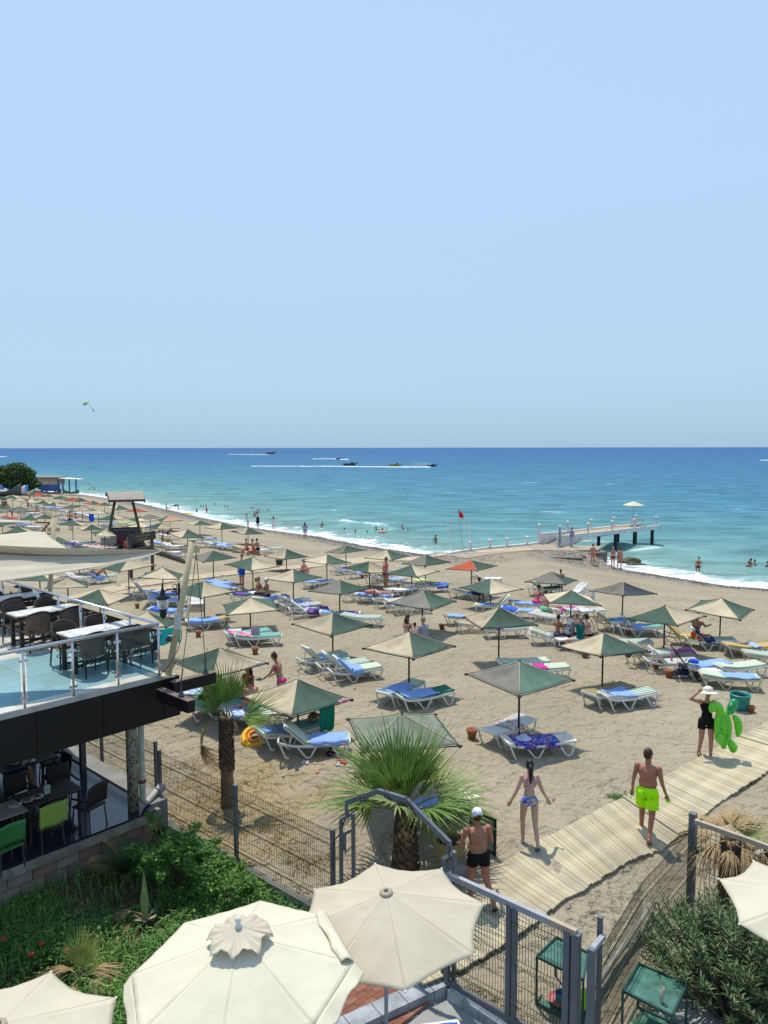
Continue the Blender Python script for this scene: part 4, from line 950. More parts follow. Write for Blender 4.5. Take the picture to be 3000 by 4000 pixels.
def sail(c1,c2,lab,sag=.0,wr=.02,nu=36,nv=14,seed=0,label=None):
    """surface between two edge curves given as lists of world points"""
    g_=random.Random(seed);ph=[g_.uniform(0,6) for _ in range(4)]
    def ev(c,u):
        u=min(max(u,0),1)*(len(c)-1);i=min(int(u),len(c)-2);return Vector(c[i]).lerp(Vector(c[i+1]),u-i)
    base=Vector(c1[0])
    def fn(u,v):
        p=ev(c1,u).lerp(ev(c2,u),v);a=math.sin(math.pi*v)
        p.z -= sag*a*math.sin(math.pi*min(1,u*1.0)*.5+.3);p.z+=wr*a*(math.sin(17*v+ph[0]+4*u)+.6*math.sin(29*v-9*u+ph[1]))*min(1,u*2)
        return p-base
    o=MB().grid(fn,nu,nv).build('shade_sail',sailm,smooth=True);solid(o,.006);o.location=base;return o
def W3(x,y,Y):return atY(x,y,Y)
tie=W3(646,2146,15.3)
c1_=[tie,W3(500,2163,15.15),W3(300,2170,15.0),W3(120,2166,14.9),W3(0,2157,14.8),W3(-160,2150,14.7)]
c0_=[tie,W3(500,2146,15.1),W3(300,2140,14.9),W3(120,2133,14.75),W3(0,2127,14.6),W3(-160,2120,14.5)]
c2_=[tie,W3(560,2178,15.1),W3(430,2204,14.9),W3(290,2226,14.5),W3(120,2252,14.1),W3(-160,2290,13.6)]
o=sail(c1_,c2_,'',.02,.035,seed=2);tag(o,'big cream shade sail over the terrace, pulled to a point at the near mast','shade sail')
o2=sail(c0_,c1_,'',.0,.004,36,4,seed=3);o2.name='sail_valance';o2.parent=o;o2.matrix_parent_inverse=Matrix();o2.location=Vector(c0_[0])-Vector(c1_[0])
mb=MB().tube([(0,0,0),Vector(mb0)+md*.93+Vector((-.17,0,0))-tie],.018,6);r_=mb.build('tie_rope',mat('rusty_rope',(.16,.07,.04),.9,.3,20),o);r_.location=tie-Vector(c1_[0])
e0_=[W3(300,2150,19.8),W3(268,2142,20.0),W3(232,2118,20.6),W3(198,2097,21.0),W3(176,2074,21.4),W3(122,2071,21.4),W3(60,2079,21.3),W3(-160,2095,21.0)]
e1_=[W3(300,2156,19.4),W3(268,2158,19.3),W3(232,2160,19.2),W3(198,2160,19.1),W3(176,2162,19.0),W3(122,2162,19.0),W3(60,2162,18.9),W3(-160,2160,18.8)]
o=sail(e0_,e1_,'',.0,.03,40,10,seed=6);tag(o,'white cream shade sail behind, rising to a blunt peak near the rear mast','shade sail')
mb=MB().tube([(0,0,0),W3(193,2040,21.6)-W3(165,2071,21.4)],.03,6);r_=mb.build('tie_rope',_M['rusty_rope'],o);r_.location=W3(165,2071,21.4)-Vector(e0_[0])
g0=[W3(138,2037,19.3),W3(80,2030,18.9),W3(0,2024,18.4),W3(-160,2012,17.6)];g1=[W3(138,2040,19.3),W3(80,2036,18.7),W3(0,2036,18.1),W3(-160,2040,17.2)]
o=sail(g0,g1,'',0,.003,14,3,seed=9);tag(o,'narrow edge of a third shade sail at the left, tied to the rear mast','shade sail')
mb=MB().tube([(0,0,0),W3(195,2039,19.5)-W3(138,2038,19.3)],.022,6);mb.build('tie_rope',_M['rusty_rope'],o)
# ================================================================ SQUARE BEACH PARASOLS
UMB=[
 (4.35,37.98,1.82,-85.0,1.8,-0.02,-0.05,'o','g','orange and green parasol alone nearest the sea wall, right of the middle'),
 (4.91,34.99,1.41,-100.0,2.0,0.03,-0.01,'g','c','green and cream parasol just below the orange one, over a man dressed in dark clothes'),
 (3.92,25.83,2.01,-123.0,1.89,-0.01,-0.02,'c','g','cream and green parasol left of the family, tilted down to the right'),
 (3.4,18.93,2.06,-100.0,1.87,0.05,0.0,'G','t','large grey and faded green parasol over the lounger with the checked towel'),
 (8.42,38.29,1.07,-75.0,1.98,-0.04,0.01,'G','g','grey and green parasol over the boy, furthest right of the back row'),
 (7.38,29.98,1.8,-139.0,1.91,-0.02,0.04,'c','g','green parasol with cream side over the family sitting with raised arms'),
 (9.73,30.97,1.95,-106.0,1.8,-0.07,0.02,'G','k','light grey and charcoal parasol with a white towel hanging from its left corner'),
 (6.67,23.02,1.79,-109.0,1.88,-0.09,0.0,'c','g','cream and green parasol over the striped and tan loungers'),
 (10.06,27.17,1.76,-94.0,1.96,-0.02,-0.05,'g','c','green and cream parasol over the purple pushchair'),
 (12.6,28.39,1.8,-84.0,1.87,0.06,0.03,'c','g','cream fronted parasol with green sides, furthest right on the beach'),
 (-2.44,48.75,1.74,-99.0,1.85,-0.03,-0.07,'G','g','grey and green parasol at the back, nearest the wooden mat path'),
 (0.15,43.9,1.79,-77.0,1.82,0.02,-0.01,'c','g','cream and green parasol at the back above the standing woman'),
 (2.32,42.67,1.63,-96.0,1.86,-0.02,-0.05,'G','g','grey and green parasol at the back left of the orange one'),
 (-3.1,41.3,1.67,-86.0,1.83,-0.04,0.05,'c','g','cream and green parasol beside the man sitting on the sand'),
 (-0.77,40.32,1.44,-90.0,1.86,-0.02,0.09,'g','c','green and cream parasol left of the standing bikini woman'),
 (1.42,39.18,1.41,-82.0,1.98,0.01,-0.02,'g','c','green and cream parasol right of the standing bikini woman'),
 (-1.97,33.65,1.58,-86.0,1.9,-0.03,-0.03,'G','g','grey and green parasol beside the sunbather lying on his back'),
 (1.53,30.35,1.76,-78.0,1.96,0.02,0.02,'G','g','quilted grey and green parasol in the middle, above the three people sitting'),
 (-1.8,26.45,1.68,-88.0,1.95,0.05,0.02,'c','g','cream and green parasol over the three raised loungers with the small table'),
 (0.74,22.5,1.96,-87.0,1.91,-0.02,-0.01,'c','g','cream and dull green parasol in the middle over two blue towelled loungers'),
 (-9.4,41.94,1.79,-101.0,1.87,0.06,-0.02,'G','g','grey and green parasol just right of the tilted cream mast'),
 (-6.79,39.38,1.79,-82.0,1.91,0.04,0.07,'g','c','green and cream parasol beside the man in blue shorts'),
 (-6.11,47.7,1.43,-87.0,1.86,0.0,0.02,'c','g','cream and green parasol above the dark bin'),
 (-4.31,36.08,1.67,-82.0,1.89,-0.0,-0.0,'c','g','cream and green parasol over the purple towels'),
 (-7.71,32.53,1.73,-81.0,1.82,0.02,0.05,'g','c','green and cream parasol right behind the wall lamp, over one blue towelled lounger'),
 (-5.42,30.71,1.38,-120.0,2.01,0.02,-0.04,'g','c','cream parasol with green sides over the spotted beach bag'),
 (-4.6,21.18,1.83,-87.0,1.86,0.02,0.03,'g','c','green and cream parasol behind the upright palm frond, white cloth on its corner'),
 (-2.22,19.26,1.52,-89.0,1.97,0.0,0.03,'c','g','large cream and green parasol with a green cloth hanging from its edge'),
 (-12.84,38.26,1.87,-91.0,1.88,0.03,-0.07,'g','c','green and cream parasol in front of the lifeguard tower sign'),
 (-10.53,36.2,1.77,-37.0,1.76,-0.04,0.06,'c','g','cream parasol behind the hanging lamp'),
 (-13.83,33.24,1.78,-25.0,1.62,-0.03,0.02,'c','g','cream parasol with green right side just beyond the terrace rail'),
 (-11.34,30.29,1.81,-56.0,1.74,0.03,0.02,'g','c','green and cream parasol beyond the middle of the terrace rail'),
 (-8.17,26.15,1.8,-42.0,1.7,-0.14,0.03,'c','g','cream and green parasol half hidden behind the terrace corner'),
 (-15.83,34.98,1.77,-40.0,1.51,-0.04,0.04,'g','c','green parasol low behind the sail and the rear mast'),
 (-50.36,101.04,1.13,-38.0,1.01,0.13,0.15,'g','g','green parasol cut by the left edge of the view near the big tree'),
 (-46.54,96.12,1.68,-33.0,1.6,0.09,0.05,'g','c','green parasol with cream sides second from the left near the big tree'),
 (-42.48,89.82,1.75,-27.0,1.48,0.07,0.12,'c','g','cream parasol with the red dress hanging under it'),
 (-42.1,91.77,1.57,-28.0,1.73,0.01,0.02,'c','g','cream parasol next right of the one with the red dress'),
 (-50.73,111.39,1.75,-79.0,1.49,0.01,0.05,'G','k','faded grey parasol furthest back beside the kiosk'),
 (-53.4,118.44,1.26,-102.0,1.94,0.16,0.06,'g','o','green and orange parasol in front of the kiosk'),
 (-49.03,112.41,1.34,-32.0,2.02,-0.02,0.03,'g','c','green parasol with cream right side in front of the kiosk door'),
 (-47.3,112.43,1.17,-32.0,1.94,0.02,0.09,'g','g','green parasol left of the small orange one behind'),
 (-40.24,99.09,1.7,-72.0,1.14,0.11,-0.04,'o','o','small all orange parasol in the far back row'),
 (-40.16,90.55,1.53,334.0,1.75,0.04,0.11,'g','c','green parasol over the far row of blue towelled loungers'),
 (-37.49,87.6,1.51,-62.0,1.74,-0.08,0.08,'g','c','green and cream parasol overlapping its neighbours in the far rows'),
 (-33.14,81.41,1.7,-73.0,1.0,0.1,-0.03,'g','g','small green parasol touching a cream one in the far rows'),
 (-43.99,110.94,1.06,-91.0,1.95,0.05,0.09,'G','g','grey and green parasol in the far back row'),
 (-39.25,103.47,1.29,-85.0,1.77,-0.01,0.04,'o','g','orange and green parasol, left of the two alike behind the tower'),
 (-35.98,98.68,1.41,-97.0,1.82,-0.03,0.03,'o','g','orange and green parasol nearest the left of the tower roof'),
 (-32.29,93.31,1.47,-87.0,1.92,0.03,0.08,'c','g','cream and green parasol seen through the tower legs'),
 (-26.37,81.66,1.74,-71.0,1.69,-0.01,0.05,'o','o','orange parasol just right of the tower legs'),
 (-21.74,71.22,1.71,-94.0,1.29,0.1,0.01,'G','G','sagging all grey parasol right of the orange one by the tower'),
 (-20.78,74.3,1.57,-106.0,1.95,0.01,-0.0,'g','p','green and peach parasol near the pebbles'),
 (-24.55,77.82,0.97,-96.0,2.11,0.04,0.04,'g','c','cream parasol with green left side right of the tower railing'),
 (-17.76,61.43,1.72,-92.0,1.91,-0.02,0.04,'g','c','green and cream parasol over the man lying under a raised knee'),
 (-17.39,72.29,1.41,-101.0,1.89,-0.02,0.03,'c','g','cream and green parasol nearest the yellow float at the water'),
 (-13.74,64.79,1.77,-84.0,1.97,-0.01,0.01,'c','g','cream and green parasol over the blue loungers near the pebble bank'),
 (-15.38,59.84,1.37,-91.0,2.0,0.02,0.11,'c','g','cream and green parasol just left of the tilted mast top'),
 (-11.6,65.24,1.48,-90.0,2.03,0.0,0.08,'c','g','cream and green parasol nearest the water, over the group on the far mats'),
 (-24.57,60.4,1.81,-36.0,1.8,-0.08,0.04,'g','c','green parasol with cream right side left of the lifeguard tower'),
 (-21.87,57.19,1.72,-104.0,1.59,0.03,0.02,'c','g','cream and green parasol on a leaning pole left of the lifeguard tower'),
 (-19.51,53.4,1.75,-104.0,1.36,0.04,0.12,'g','c','green parasol half hidden by the lifeguard cabin'),
 (-31.66,80.49,1.7,-31.0,1.88,-0.03,-0.03,'c','g','broad cream parasol between dark green ones left of the tower'),
 (-27.92,74.94,1.63,-29.0,1.76,-0.05,0.0,'c','g','cream parasol with a blue towel hanging beneath its corner'),
 (-23.66,66.66,1.81,-53.0,1.79,-0.02,-0.01,'g','c','dark green parasol crossing behind the tower legs'),
 (-21.01,66.32,0.81,-44.0,1.91,-0.1,0.01,'c','c','flat cream parasol right beside the tower cabin'),
 (-34.42,72.65,1.93,-100.0,1.97,-0.02,0.01,'g','G','worn grey parasol over the bending bather'),
 (-39.48,80.3,1.14,-100.0,1.58,0.03,-0.08,'g','G','grey and green parasol overlapping the worn grey one'),
 (-38.63,76.97,1.74,-56.0,1.17,0.08,0.04,'g','g','dark green parasol at the left edge above the grey ones'),
 (-32.35,70.2,1.38,-34.0,1.31,0.17,0.1,'g','G','green parasol with a pale grey back just left of the rear mast'),
 (-29.38,66.36,1.74,-104.0,1.7,-0.02,0.06,'c','g','cream and green parasol directly left of the rear mast'),
 (-32.89,66.0,0.94,-75.0,1.36,0.14,-0.09,'g','g','green parasol at the left edge just above the sail'),
 (-26.48,55.35,1.79,-30.0,1.67,-0.04,-0.05,'g','c','green parasol with cream sides just above the sail peak'),
 (-20.8,48.79,1.77,-16.0,1.5,-0.06,0.05,'g','c','green parasol behind the rear mast, cream strip on its right'),
 (-18.03,45.08,1.75,-33.0,1.33,-0.09,0.03,'g','G','green and grey parasol peeping over the long beige sail edge'),
 (0.37,15.92,1.85,-124.0,1.97,-0.02,0.01,'w','w','weathered pale green parasol behind the big fan palm'),
]

CLOTH={'g':(.062,.108,.078),'t':(.10,.175,.13),'c':(.50,.42,.28),'G':(.2,.185,.155),'o':(.44,.1,.05),'k':(.06,.07,.085),'p':(.6,.34,.22),'w':(.19,.22,.16)}
CN={'g':'green','t':'faded_green','c':'cream','G':'grey','o':'orange','k':'charcoal','p':'peach','w':'pale_green'}
def cloth(c,v=0):
    k=CN[c]+'_shade_cloth'+('','_bleached','_dusty','_worn')[v];f_=(1,1.16,.86,1.02)[v]
    if k in _M:return _M[k]
    m=mat(k,tuple(q*f_+(.012 if v else 0) for q in CLOTH[c]),.85,.2,1.6+v,.0015,90,spec=.15);nt=m.node_tree;b=nt.nodes['Principled BSDF']
    tr=N(nt,'BsdfTranslucent');ms=N(nt,'MixShader');ms.inputs[0].default_value=.10
    out=nt.nodes['Material Output'];src=b.inputs['Base Color'].links[0].from_socket
    nt.links.new(src,tr.inputs[0]);nt.links.new(b.outputs[0],ms.inputs[1]);nt.links.new(tr.outputs[0],ms.inputs[2]);nt.links.new(ms.outputs[0],out.inputs['Surface'])
    return m
greenpole=mat('dark_green_painted_metal',(.008,.028,.022),.45,.1,5,spec=.4)
seam_m=mat('cream_piping',(.5,.43,.3),.8,0)
DROP=.235
def uprof(t):return-DROP*t**.80
def panel_mesh(col,var,q):
    k=(col,var,q)
    if k in _pc:return _pc[k]
    g=random.Random(var*7+q);a0=math.pi/2*q;h=1/math.sqrt(2)
    A_=Vector((h*math.cos(a0),h*math.sin(a0),0));B_=Vector((h*math.cos(a0+math.pi/2),h*math.sin(a0+math.pi/2),0))
    w1,w2,w3=g.uniform(.006,.02),g.uniform(0,6),g.uniform(.3,.7)
    def fn(u,v):
        t=.03+.945*v;p=A_.lerp(B_,u)*t;s_=math.sin(math.pi*u)
        z=uprof(t)-(.022+.014*(var % 3))*s_*math.sin(math.pi*t)+w1*math.sin(9*u+w2+4*v)*s_*math.sin(math.pi*v)-.008*s_*v
        return (p.x,p.y,z)
    mb=MB().grid(fn,10,12);me=mb.mesh('canopy_panel',cloth(col,var),True)
    bm=bmesh.new();bm.from_mesh(me);bmesh.ops.solidify(bm,geom=bm.faces[:],thickness=-.0025);bm.to_mesh(me);bm.free()
    _pc[k]=me;return me
def umbrella(x,y,hp,yaw,side,tx,ty,ca,cb,lab,i):
    z0=gz(x,y);side=max(side,1.45);hp=max(hp,1.2)
    root=empty('parasol',(x,y,z0),0,lab,'parasol','square shade parasols planted over the beach')
    h=side/math.sqrt(2)
    pole=link('pole',shared(('pole',round(hp,1)),lambda:MB().tube([(0,0,-.3),(0,0,round(hp,1)-.02)],.028,8).mesh('pole',greenpole,True)),root)
    MM=Matrix.Translation((0,0,hp)) @ Matrix.Rotation(tx,4,'X') @ Matrix.Rotation(ty,4,'Y') @ Matrix.Rotation(R(yaw),4,'Z') @ Matrix.Diagonal((side,side,side*(.88+.24*((i*7) % 5)/4),1))
    # corner 0 is the front one (towards yaw), panels go round from it; right panel then back right, back left, left
    cols=[cb,ca,cb,ca] if ca != cb else [ca]*4
    for q in range(4):
        o=link('canopy_panel',panel_mesh(cols[q],i % 4,q),root);o.matrix_local=MM
    hh=1/math.sqrt(2);cs=[Vector((hh*math.cos(q*math.pi/2),hh*math.sin(q*math.pi/2),-DROP-.008)) for q in range(4)]
    far=math.hypot(x,y)>62
    for q in range(4):
        def rod():
            a,b_=cs[q],cs[(q+1) % 4];e_=(b_-a)*.035
            return MB().tube([a-e_,a.lerp(b_,.5)+Vector((0,0,-.006)),b_+e_],.0085 if not far else .011,5).mesh('edge_rod',greenpole,True)
        o=link('edge_rod',shared(('rod',q,far),rod),root);o.matrix_local=MM
        if not far:
            o=link('corner_cap',shared(('cap',q),lambda:MB().ell(cs[q]*1.012,(.024,.024,.02)).mesh('corner_cap',greenpole,True)),root);o.matrix_local=MM
            def seam():
                return MB().tube([Vector((cs[q].x*t,cs[q].y*t,uprof(t)+.004)) for t in (.02,.1,.2,.35,.5,.65,.8,.97)],.0045,4).mesh('seam',seam_m,True)
            o=link('seam',shared(('seam',q),seam),root);o.matrix_local=MM
    if not far:
        def frame():
            mb=MB()
            for q in range(4):mb.tube([(0,0,-.09),cs[q]*.97+Vector((0,0,-.0))],.006,5)
            return mb.lathe([(.022,-.13),(.022,-.07)],n=8).mesh('rib_frame',greenpole)
        o=link('rib_frame',shared(('frame',),frame),root);o.matrix_local=MM
    return root,MM
UREF=[]
for i,u in enumerate(UMB):
    root,MM=umbrella(*u,i);UREF.append((root,MM,u))
# ================================================================ SUN LOUNGERS, TOWELS, SMALL BEACH THINGS
plastic=mat('white_plastic',(.66,.65,.60),.45,.06,3)
oldplastic=mat('yellowed_plastic',(.52,.46,.33),.5,.1,3)
def xprof(x,ang):
    """height of the lying surface at x along the lounger"""
    z=.335+.035*(max(0,x)/.84)**2
    if x<-.22:z+=math.tan(ang)*(-.22-x) if ang>.02 else .05*((-.22-x)/.62)
    return z
def bx_(x,ang):# x position when the backrest is raised
    return x if x >=-.22 else-.22+(x+.22)*math.cos(ang)
def surf(x,ang):
    if x >=-.22:return Vector((x,0,.335+.035*(max(0,x)/.84)**2))
    d=-.22-x;a=max(ang,.07)
    return Vector((-.22-d*math.cos(a),0,.335+d*math.sin(a)))
def lframe(pm):
    mb=MB()
    for s in (-1,1):
        pts=[(-.86,s*.3,.40),(-.72,s*.3,.345),(-.5,s*.3,.31),(-.25,s*.3,.295),(.05,s*.3,.30),(.35,s*.3,.325),(.62,s*.3,.345),(.85,s*.3,.35)]
        for a,b_ in zip(pts[:-1],pts[1:]):mb.bar(a,b_,.03,.055)
    for x,z in ((-.86,.40),(-.25,.29),(.45,.33),(.85,.35)):mb.bar((x,-.3,z),(x,.3,z),.04,.045)
    return mb.mesh('frame',pm)
def lleg(kind,s,pm):
    mb=MB()
    P_={'rear':[(-.83,.37),(-.68,.015),(-.60,.015)],'mid':[(-.42,.3),(-.19,.015),(-.09,.015),(.06,.3)],'front':[(.40,.32),(.61,.015),(.72,.015),(.83,.34)]}[kind]
    for a,b_ in zip(P_[:-1],P_[1:]):mb.bar((a[0],s*.285,a[1]),(b_[0],s*.285,b_[1]),.035,.035)
    return mb.mesh('leg',pm)
def lseat(pm):
    mb=MB()
    n=15
    for k in range(n):
        x=-.19+k*.0705;p=surf(x,0);mb.box((x+.02,0,p.z),(.045,.56,.016))
    return mb.mesh('seat',pm)
def lback(ang,pm):
    mb=MB();a=max(ang,.07)
    for k in range(8):
        p=surf(-.26-k*.08,ang);mb.box(p,(.052,.5,.016),rot('Y',a))
    for s in (-1,1):mb.bar(surf(-.22,ang)+Vector((0,s*.26,-.01)),surf(-.87,ang)+Vector((0,s*.26,-.01)),.035,.04)
    mb.bar(surf(-.87,ang)+Vector((0,-.27,0)),surf(-.87,ang)+Vector((0,.27,0)),.05,.05)
    if ang>.2:
        p=surf(-.62,ang)
        for s in (-1,1):mb.bar(p+Vector((0,s*.22,0)),(-.6,s*.22,.31),.03,.03)
        mb.bar((-.6,-.22,.31),(-.6,.22,.31),.03,.03)
    return mb.mesh('backrest',pm)
def sheet(x0,x1,ang,y0,y1,th,wr,seed,m_,name,nx=26,ny=12,lift=.012,hang=0.0):
    g=random.Random(seed);ph=[g.uniform(0,6.28) for _ in range(6)]
    def fn(u,v):
        x=x0+(x1-x0)*u+wr*.9*math.sin(7*v+ph[0]);y=y0+(y1-y0)*v+wr*1.2*math.sin(5*u+ph[4]);p=surf(x,ang)
        q=surf(x+.01,ang);nrm=Vector((-(q.z-p.z),0,q.x-p.x)).normalized()
        w=wr*(math.sin(11*u+ph[1]+3*v)+math.sin(9*v+ph[2]+5*u)+.7*math.sin(23*u*v+ph[3]))*.35+wr*.5
        p=p+nrm*(lift+th+max(0,w));yy=y
        if abs(y)>.3:
            d=abs(y)-.3;yy=math.copysign(.3+.12*d,y);p.z -= d*.98;yy+=math.copysign(.01+.012*math.sin(14*u+ph[5]),y)
        return (p.x,yy,p.z)
    me=MB().grid(fn,nx,ny).mesh(name,m_,True)
    bm=bmesh.new();bm.from_mesh(me);bmesh.ops.recalc_face_normals(bm,faces=bm.faces);bmesh.ops.solidify(bm,geom=bm.faces[:],thickness=max(.006,th));bm.to_mesh(me);bm.free()
    return me
MATT={'gw':lambda:stripe_mat('green_white_striped_cushion',(.05,.24,.18),(.66,.64,.55),.115,1,.5),
        'pg':lambda:stripe_mat('pale_green_striped_cushion',(.30,.44,.30),(.66,.64,.52),.10,1,.5),
        'teal':lambda:stripe_mat('teal_striped_cushion',(.03,.22,.2),(.28,.5,.42),.09,1,.5),
        'tan':lambda:mat('tan_cushion',(.30,.22,.1),.85,.1,5),'yel':lambda:mat('ochre_cushion',(.46,.34,.12),.85,.1,5),
        'grn':lambda:mat('green_cushion',(.02,.14,.09),.8,.1,5)}
TOW={'b':('light blue',lambda:mat('light_blue_towel',(.22,.36,.70),.9,.1,7,.004,25)),'B':('bright blue',lambda:mat('bright_blue_towel',(.02,.1,.55),.9,.2,6,.004,25)),
       'w':('white',lambda:mat('white_towel',(.62,.63,.68),.9,.08,6,.004,25)),'p':('purple',lambda:mat('purple_towel',(.13,.05,.3),.9,.15,5,.004,25)),
       'm':('magenta',lambda:mat('magenta_towel',(.5,.03,.28),.9,.15,5,.004,25)),'n':('navy',lambda:mat('navy_towel',(.01,.02,.09),.9,.2,5,.004,25)),
       'r':('red',lambda:mat('red_towel',(.5,.02,.03),.9,.15,5,.004,25)),'y':('yellow green',lambda:mat('yellow_green_towel',(.45,.6,.2),.9,.15,5,.004,25)),
       'pk':('pink and yellow',lambda:patch_mat('pink_yellow_towel',[(.6,.1,.35),(.62,.5,.2),(.6,.25,.45),(.5,.06,.25)],7)),
       'ck':('blue and red checked',lambda:patch_mat('checked_towel',[(.02,.05,.4),(.4,.06,.08),(.06,.12,.5),(.25,.3,.6),(.03,.02,.2)],22)),
       'fl':('white flowered',lambda:patch_mat('flowered_towel',[(.6,.58,.58),(.55,.25,.25),(.6,.6,.62),(.2,.22,.35),(.62,.45,.42)],12)),
       'bp':('blue patterned',lambda:patch_mat('blue_print_towel',[(.12,.25,.6),(.6,.63,.7),(.1,.2,.55),(.3,.45,.7)],16)),
       'mx':('purple and yellow',lambda:patch_mat('purple_yellow_towel',[(.15,.04,.3),(.5,.36,.1),(.1,.25,.5),(.18,.04,.35)],3.5)),
       'st':('striped',lambda:stripe_mat('plum_striped_towel',(.2,.03,.12),(.6,.58,.56),.07,0,.5)),'gr':('grey',lambda:mat('grey_towel',(.22,.25,.27),.9,.15,5,.004,25)),
       'rs':('pink and white striped',lambda:stripe_mat('pink_striped_towel',(.5,.15,.12),(.62,.58,.52),.2,1,.5))}
LN=[]
def lounger(key,hx,hy,fx,fy,ang,matt,tows,where,old=False,grp='white sun loungers set out on the sand'):
    a_=G(*px(key,hx,hy),.33);b_=G(*px(key,fx,fy),.33);d=(b_-a_);d.z=0
    yaw=math.atan2(d.y,d.x);c=(a_+b_)/2;c.z=gz(c.x,c.y)
    pm=oldplastic if old else plastic;ang=R(ang);ka=round(ang,2)
    t=empty('sun_lounger',c,yaw,('yellowed' if old else 'white')+' plastic sun lounger '+where,'sun lounger',grp)
    link('frame',shared(('lf',old),lambda:lframe(pm)),t);link('seat',shared(('ls',old),lambda:lseat(pm)),t)
    link('backrest',shared(('lb',ka,old),lambda:lback(ang,pm)),t)
    for kd in ('rear','mid','front'):
        for s in (-1,1):link('leg',shared(('ll',kd,s,old),lambda:lleg(kd,s,pm)),t)
    th=0
    if matt:
        th=.045;link('cushion',shared(('lm',ka,matt),lambda:sheet(-.85,.84,ang,-.28,.28,th,.004,3,MATT[matt](),'cushion',24,6)),t)
    for k,tw in enumerate(tows):
        code,x0,x1=tw[:3];ov=tw[3] if len(tw)>3 else .02;sd_=len(LN)*3+k
        y0,y1=(-.3-ov,.29) if len(tw) <= 4 else tw[4]
        me=sheet(x0,x1,ang,y0,y1,.004,.022 if code not in ('ck',) else .008,sd_,TOW[code][1](),'towel',lift=.014+th)
        o=link('towel',me,loc=c,rotz=yaw);tag(o,TOW[code][0]+' towel, lounger '+where,'towel','towels spread on the loungers')
    LN.append((t,c,yaw));return t
A_=lounger
A_('M',345,358,530,280,8,'pg',[('b',-.8,.35)],'left of two under the middle dull green parasol')
A_('M',480,372,705,335,8,'grn',[('b',-.8,.3)],'right of two under the middle dull green parasol')
A_('M',1030,597,1225,518,6,None,[('fl',-.2,.35,.1)],'left of two under the large grey parasol')
A_('M',1165,665,1490,640,7,None,[('ck',-.7,.45,.12)],'with the checked towel under the large grey parasol')
A_('N',1040,305,1290,172,8,None,[('b',-.8,.2)],'half hidden behind the big fan palm')
A_('V',395,465,645,433,8,'gw',[('b',-.75,.1)],'with bold stripes nearest, beside the tan cushioned one')
A_('V',250,452,478,392,8,'tan',[('b',-.4,.5,.05,(-.31,-.06))],'with tan cushion beside the boldly striped one')
A_('E2',1085,835,1510,800,42,'pg',[('b',-.1,.8,.12)],'nearest with raised back beside the yellow swim ring')
A_('E2',930,780,1290,680,10,'teal',[('b',-.8,.1),('gr',-.55,-.25),],'behind the nearest raised one by the yellow ring')
A_('E2',690,605,990,572,8,None,[('bp',-.7,-.1,.16),('w',.05,.3,.3)],'with patterned towels right behind the upright palm')
A_('E2',430,535,640,500,8,'teal',[],'with dark teal stripes left behind the upright palm')
A_('E2',200,430,400,430,8,'teal',[('bp',-.8,.2),('w',-.7,.1,.05,(-.3,0))],'beyond the terrace beams, with a straw hat on it')
A_('D2',715,800,980,795,8,'teal',[('pk',-.75,-.2)],'nearest under the green sided parasol, spotted bag on it')
A_('D2',635,785,890,757,8,'teal',[('pk',-.8,-.4)],'behind the one with the spotted bag')
A_('D2',295,680,575,655,6,'yel',[('b',-.82,.45,.14)],'alone with ochre cushion behind the terrace corner')
A_('D2',1205,1000,1520,945,45,'pg',[('b',-.25,.1)],'back of three raised ones by the small bottle table')
A_('D3',120,1045,455,1008,45,'gw',[('b',-.4,.15)],'middle of three raised ones by the small bottle table')
A_('D3',225,1085,545,1050,45,'pg',[('b',-.85,.2,.16)],'front of three raised ones by the small bottle table')
A_('D2',1000,530,1230,498,38,None,[('bp',-.5,.5,.05)],'back of the row draped with purple')
A_('D2',1070,555,1310,535,38,None,[('bp',-.4,.5,.05)],'middle of the row draped with purple')
A_('D2',1140,585,1370,575,38,None,[('p',-.1,.84,.2),('w',-.1,.5,.0,(-.15,.28))],'front of the row draped with purple')
A_('D2',420,345,650,368,6,None,[('b',-.82,.8,.08)],'back of the two in front of the man in blue shorts')
A_('D2',480,378,690,405,6,None,[('b',-.82,.6,.08)],'front of the two near the man in blue shorts')
A_('D2',655,468,870,448,8,'grn',[('p',-.8,-.1),('w',.1,.5)],'left one of the two seated women')
A_('D2',850,497,1045,480,8,'gw',[('b',-.4,.8,.08)],'right one of the two seated women')
A_('D2',1245,358,1425,348,6,None,[('b',-.7,.5,.05)],'alone right of the man sitting on the sand')
A_('D3',215,262,345,250,40,None,[('B',.0,.4,.05)],'left of the two by the flower pots near the mat path')
A_('D3',330,290,465,278,40,None,[('b',-.1,.6,.08)],'right of the two by the flower pots near the mat path')
A_('D3',515,325,640,312,35,None,[],'left behind the standing bikini woman')
A_('D3',620,345,745,335,30,None,[('b',-.3,.5,.08)],'right one behind the standing bikini woman')
A_('D3',130,610,400,610,8,None,[('mx',-.2,.8,.08),('b',-.8,-.3)],'with purple and yellow towels under a grey parasol')
A_('D3',340,640,545,650,8,'gw',[],'with clean striped cushion beside the purple and yellow towels')
A_('D3',330,462,500,450,30,None,[],'behind the man lying on his back')
A_('D3',450,470,640,470,12,None,[('b',-.8,.8,.08)],'with the man lying on his back')
A_('D3',600,508,760,500,42,None,[('b',-.8,-.3)],'left of three in a row under the quilted grey parasol')
A_('D3',695,540,860,535,20,None,[],'middle of three in a row under the quilted grey parasol')
A_('D3',760,560,925,553,20,None,[],'right of three in a row under the quilted grey parasol')
A_('D3',690,425,835,412,5,None,[('w',-.7,.7,.04)],'low and flat with a pale towel, near the sunbather feet')
A_('D3',770,362,905,350,12,None,[('y',.2,.8,.1)],'with the yellow green towel in the back row')
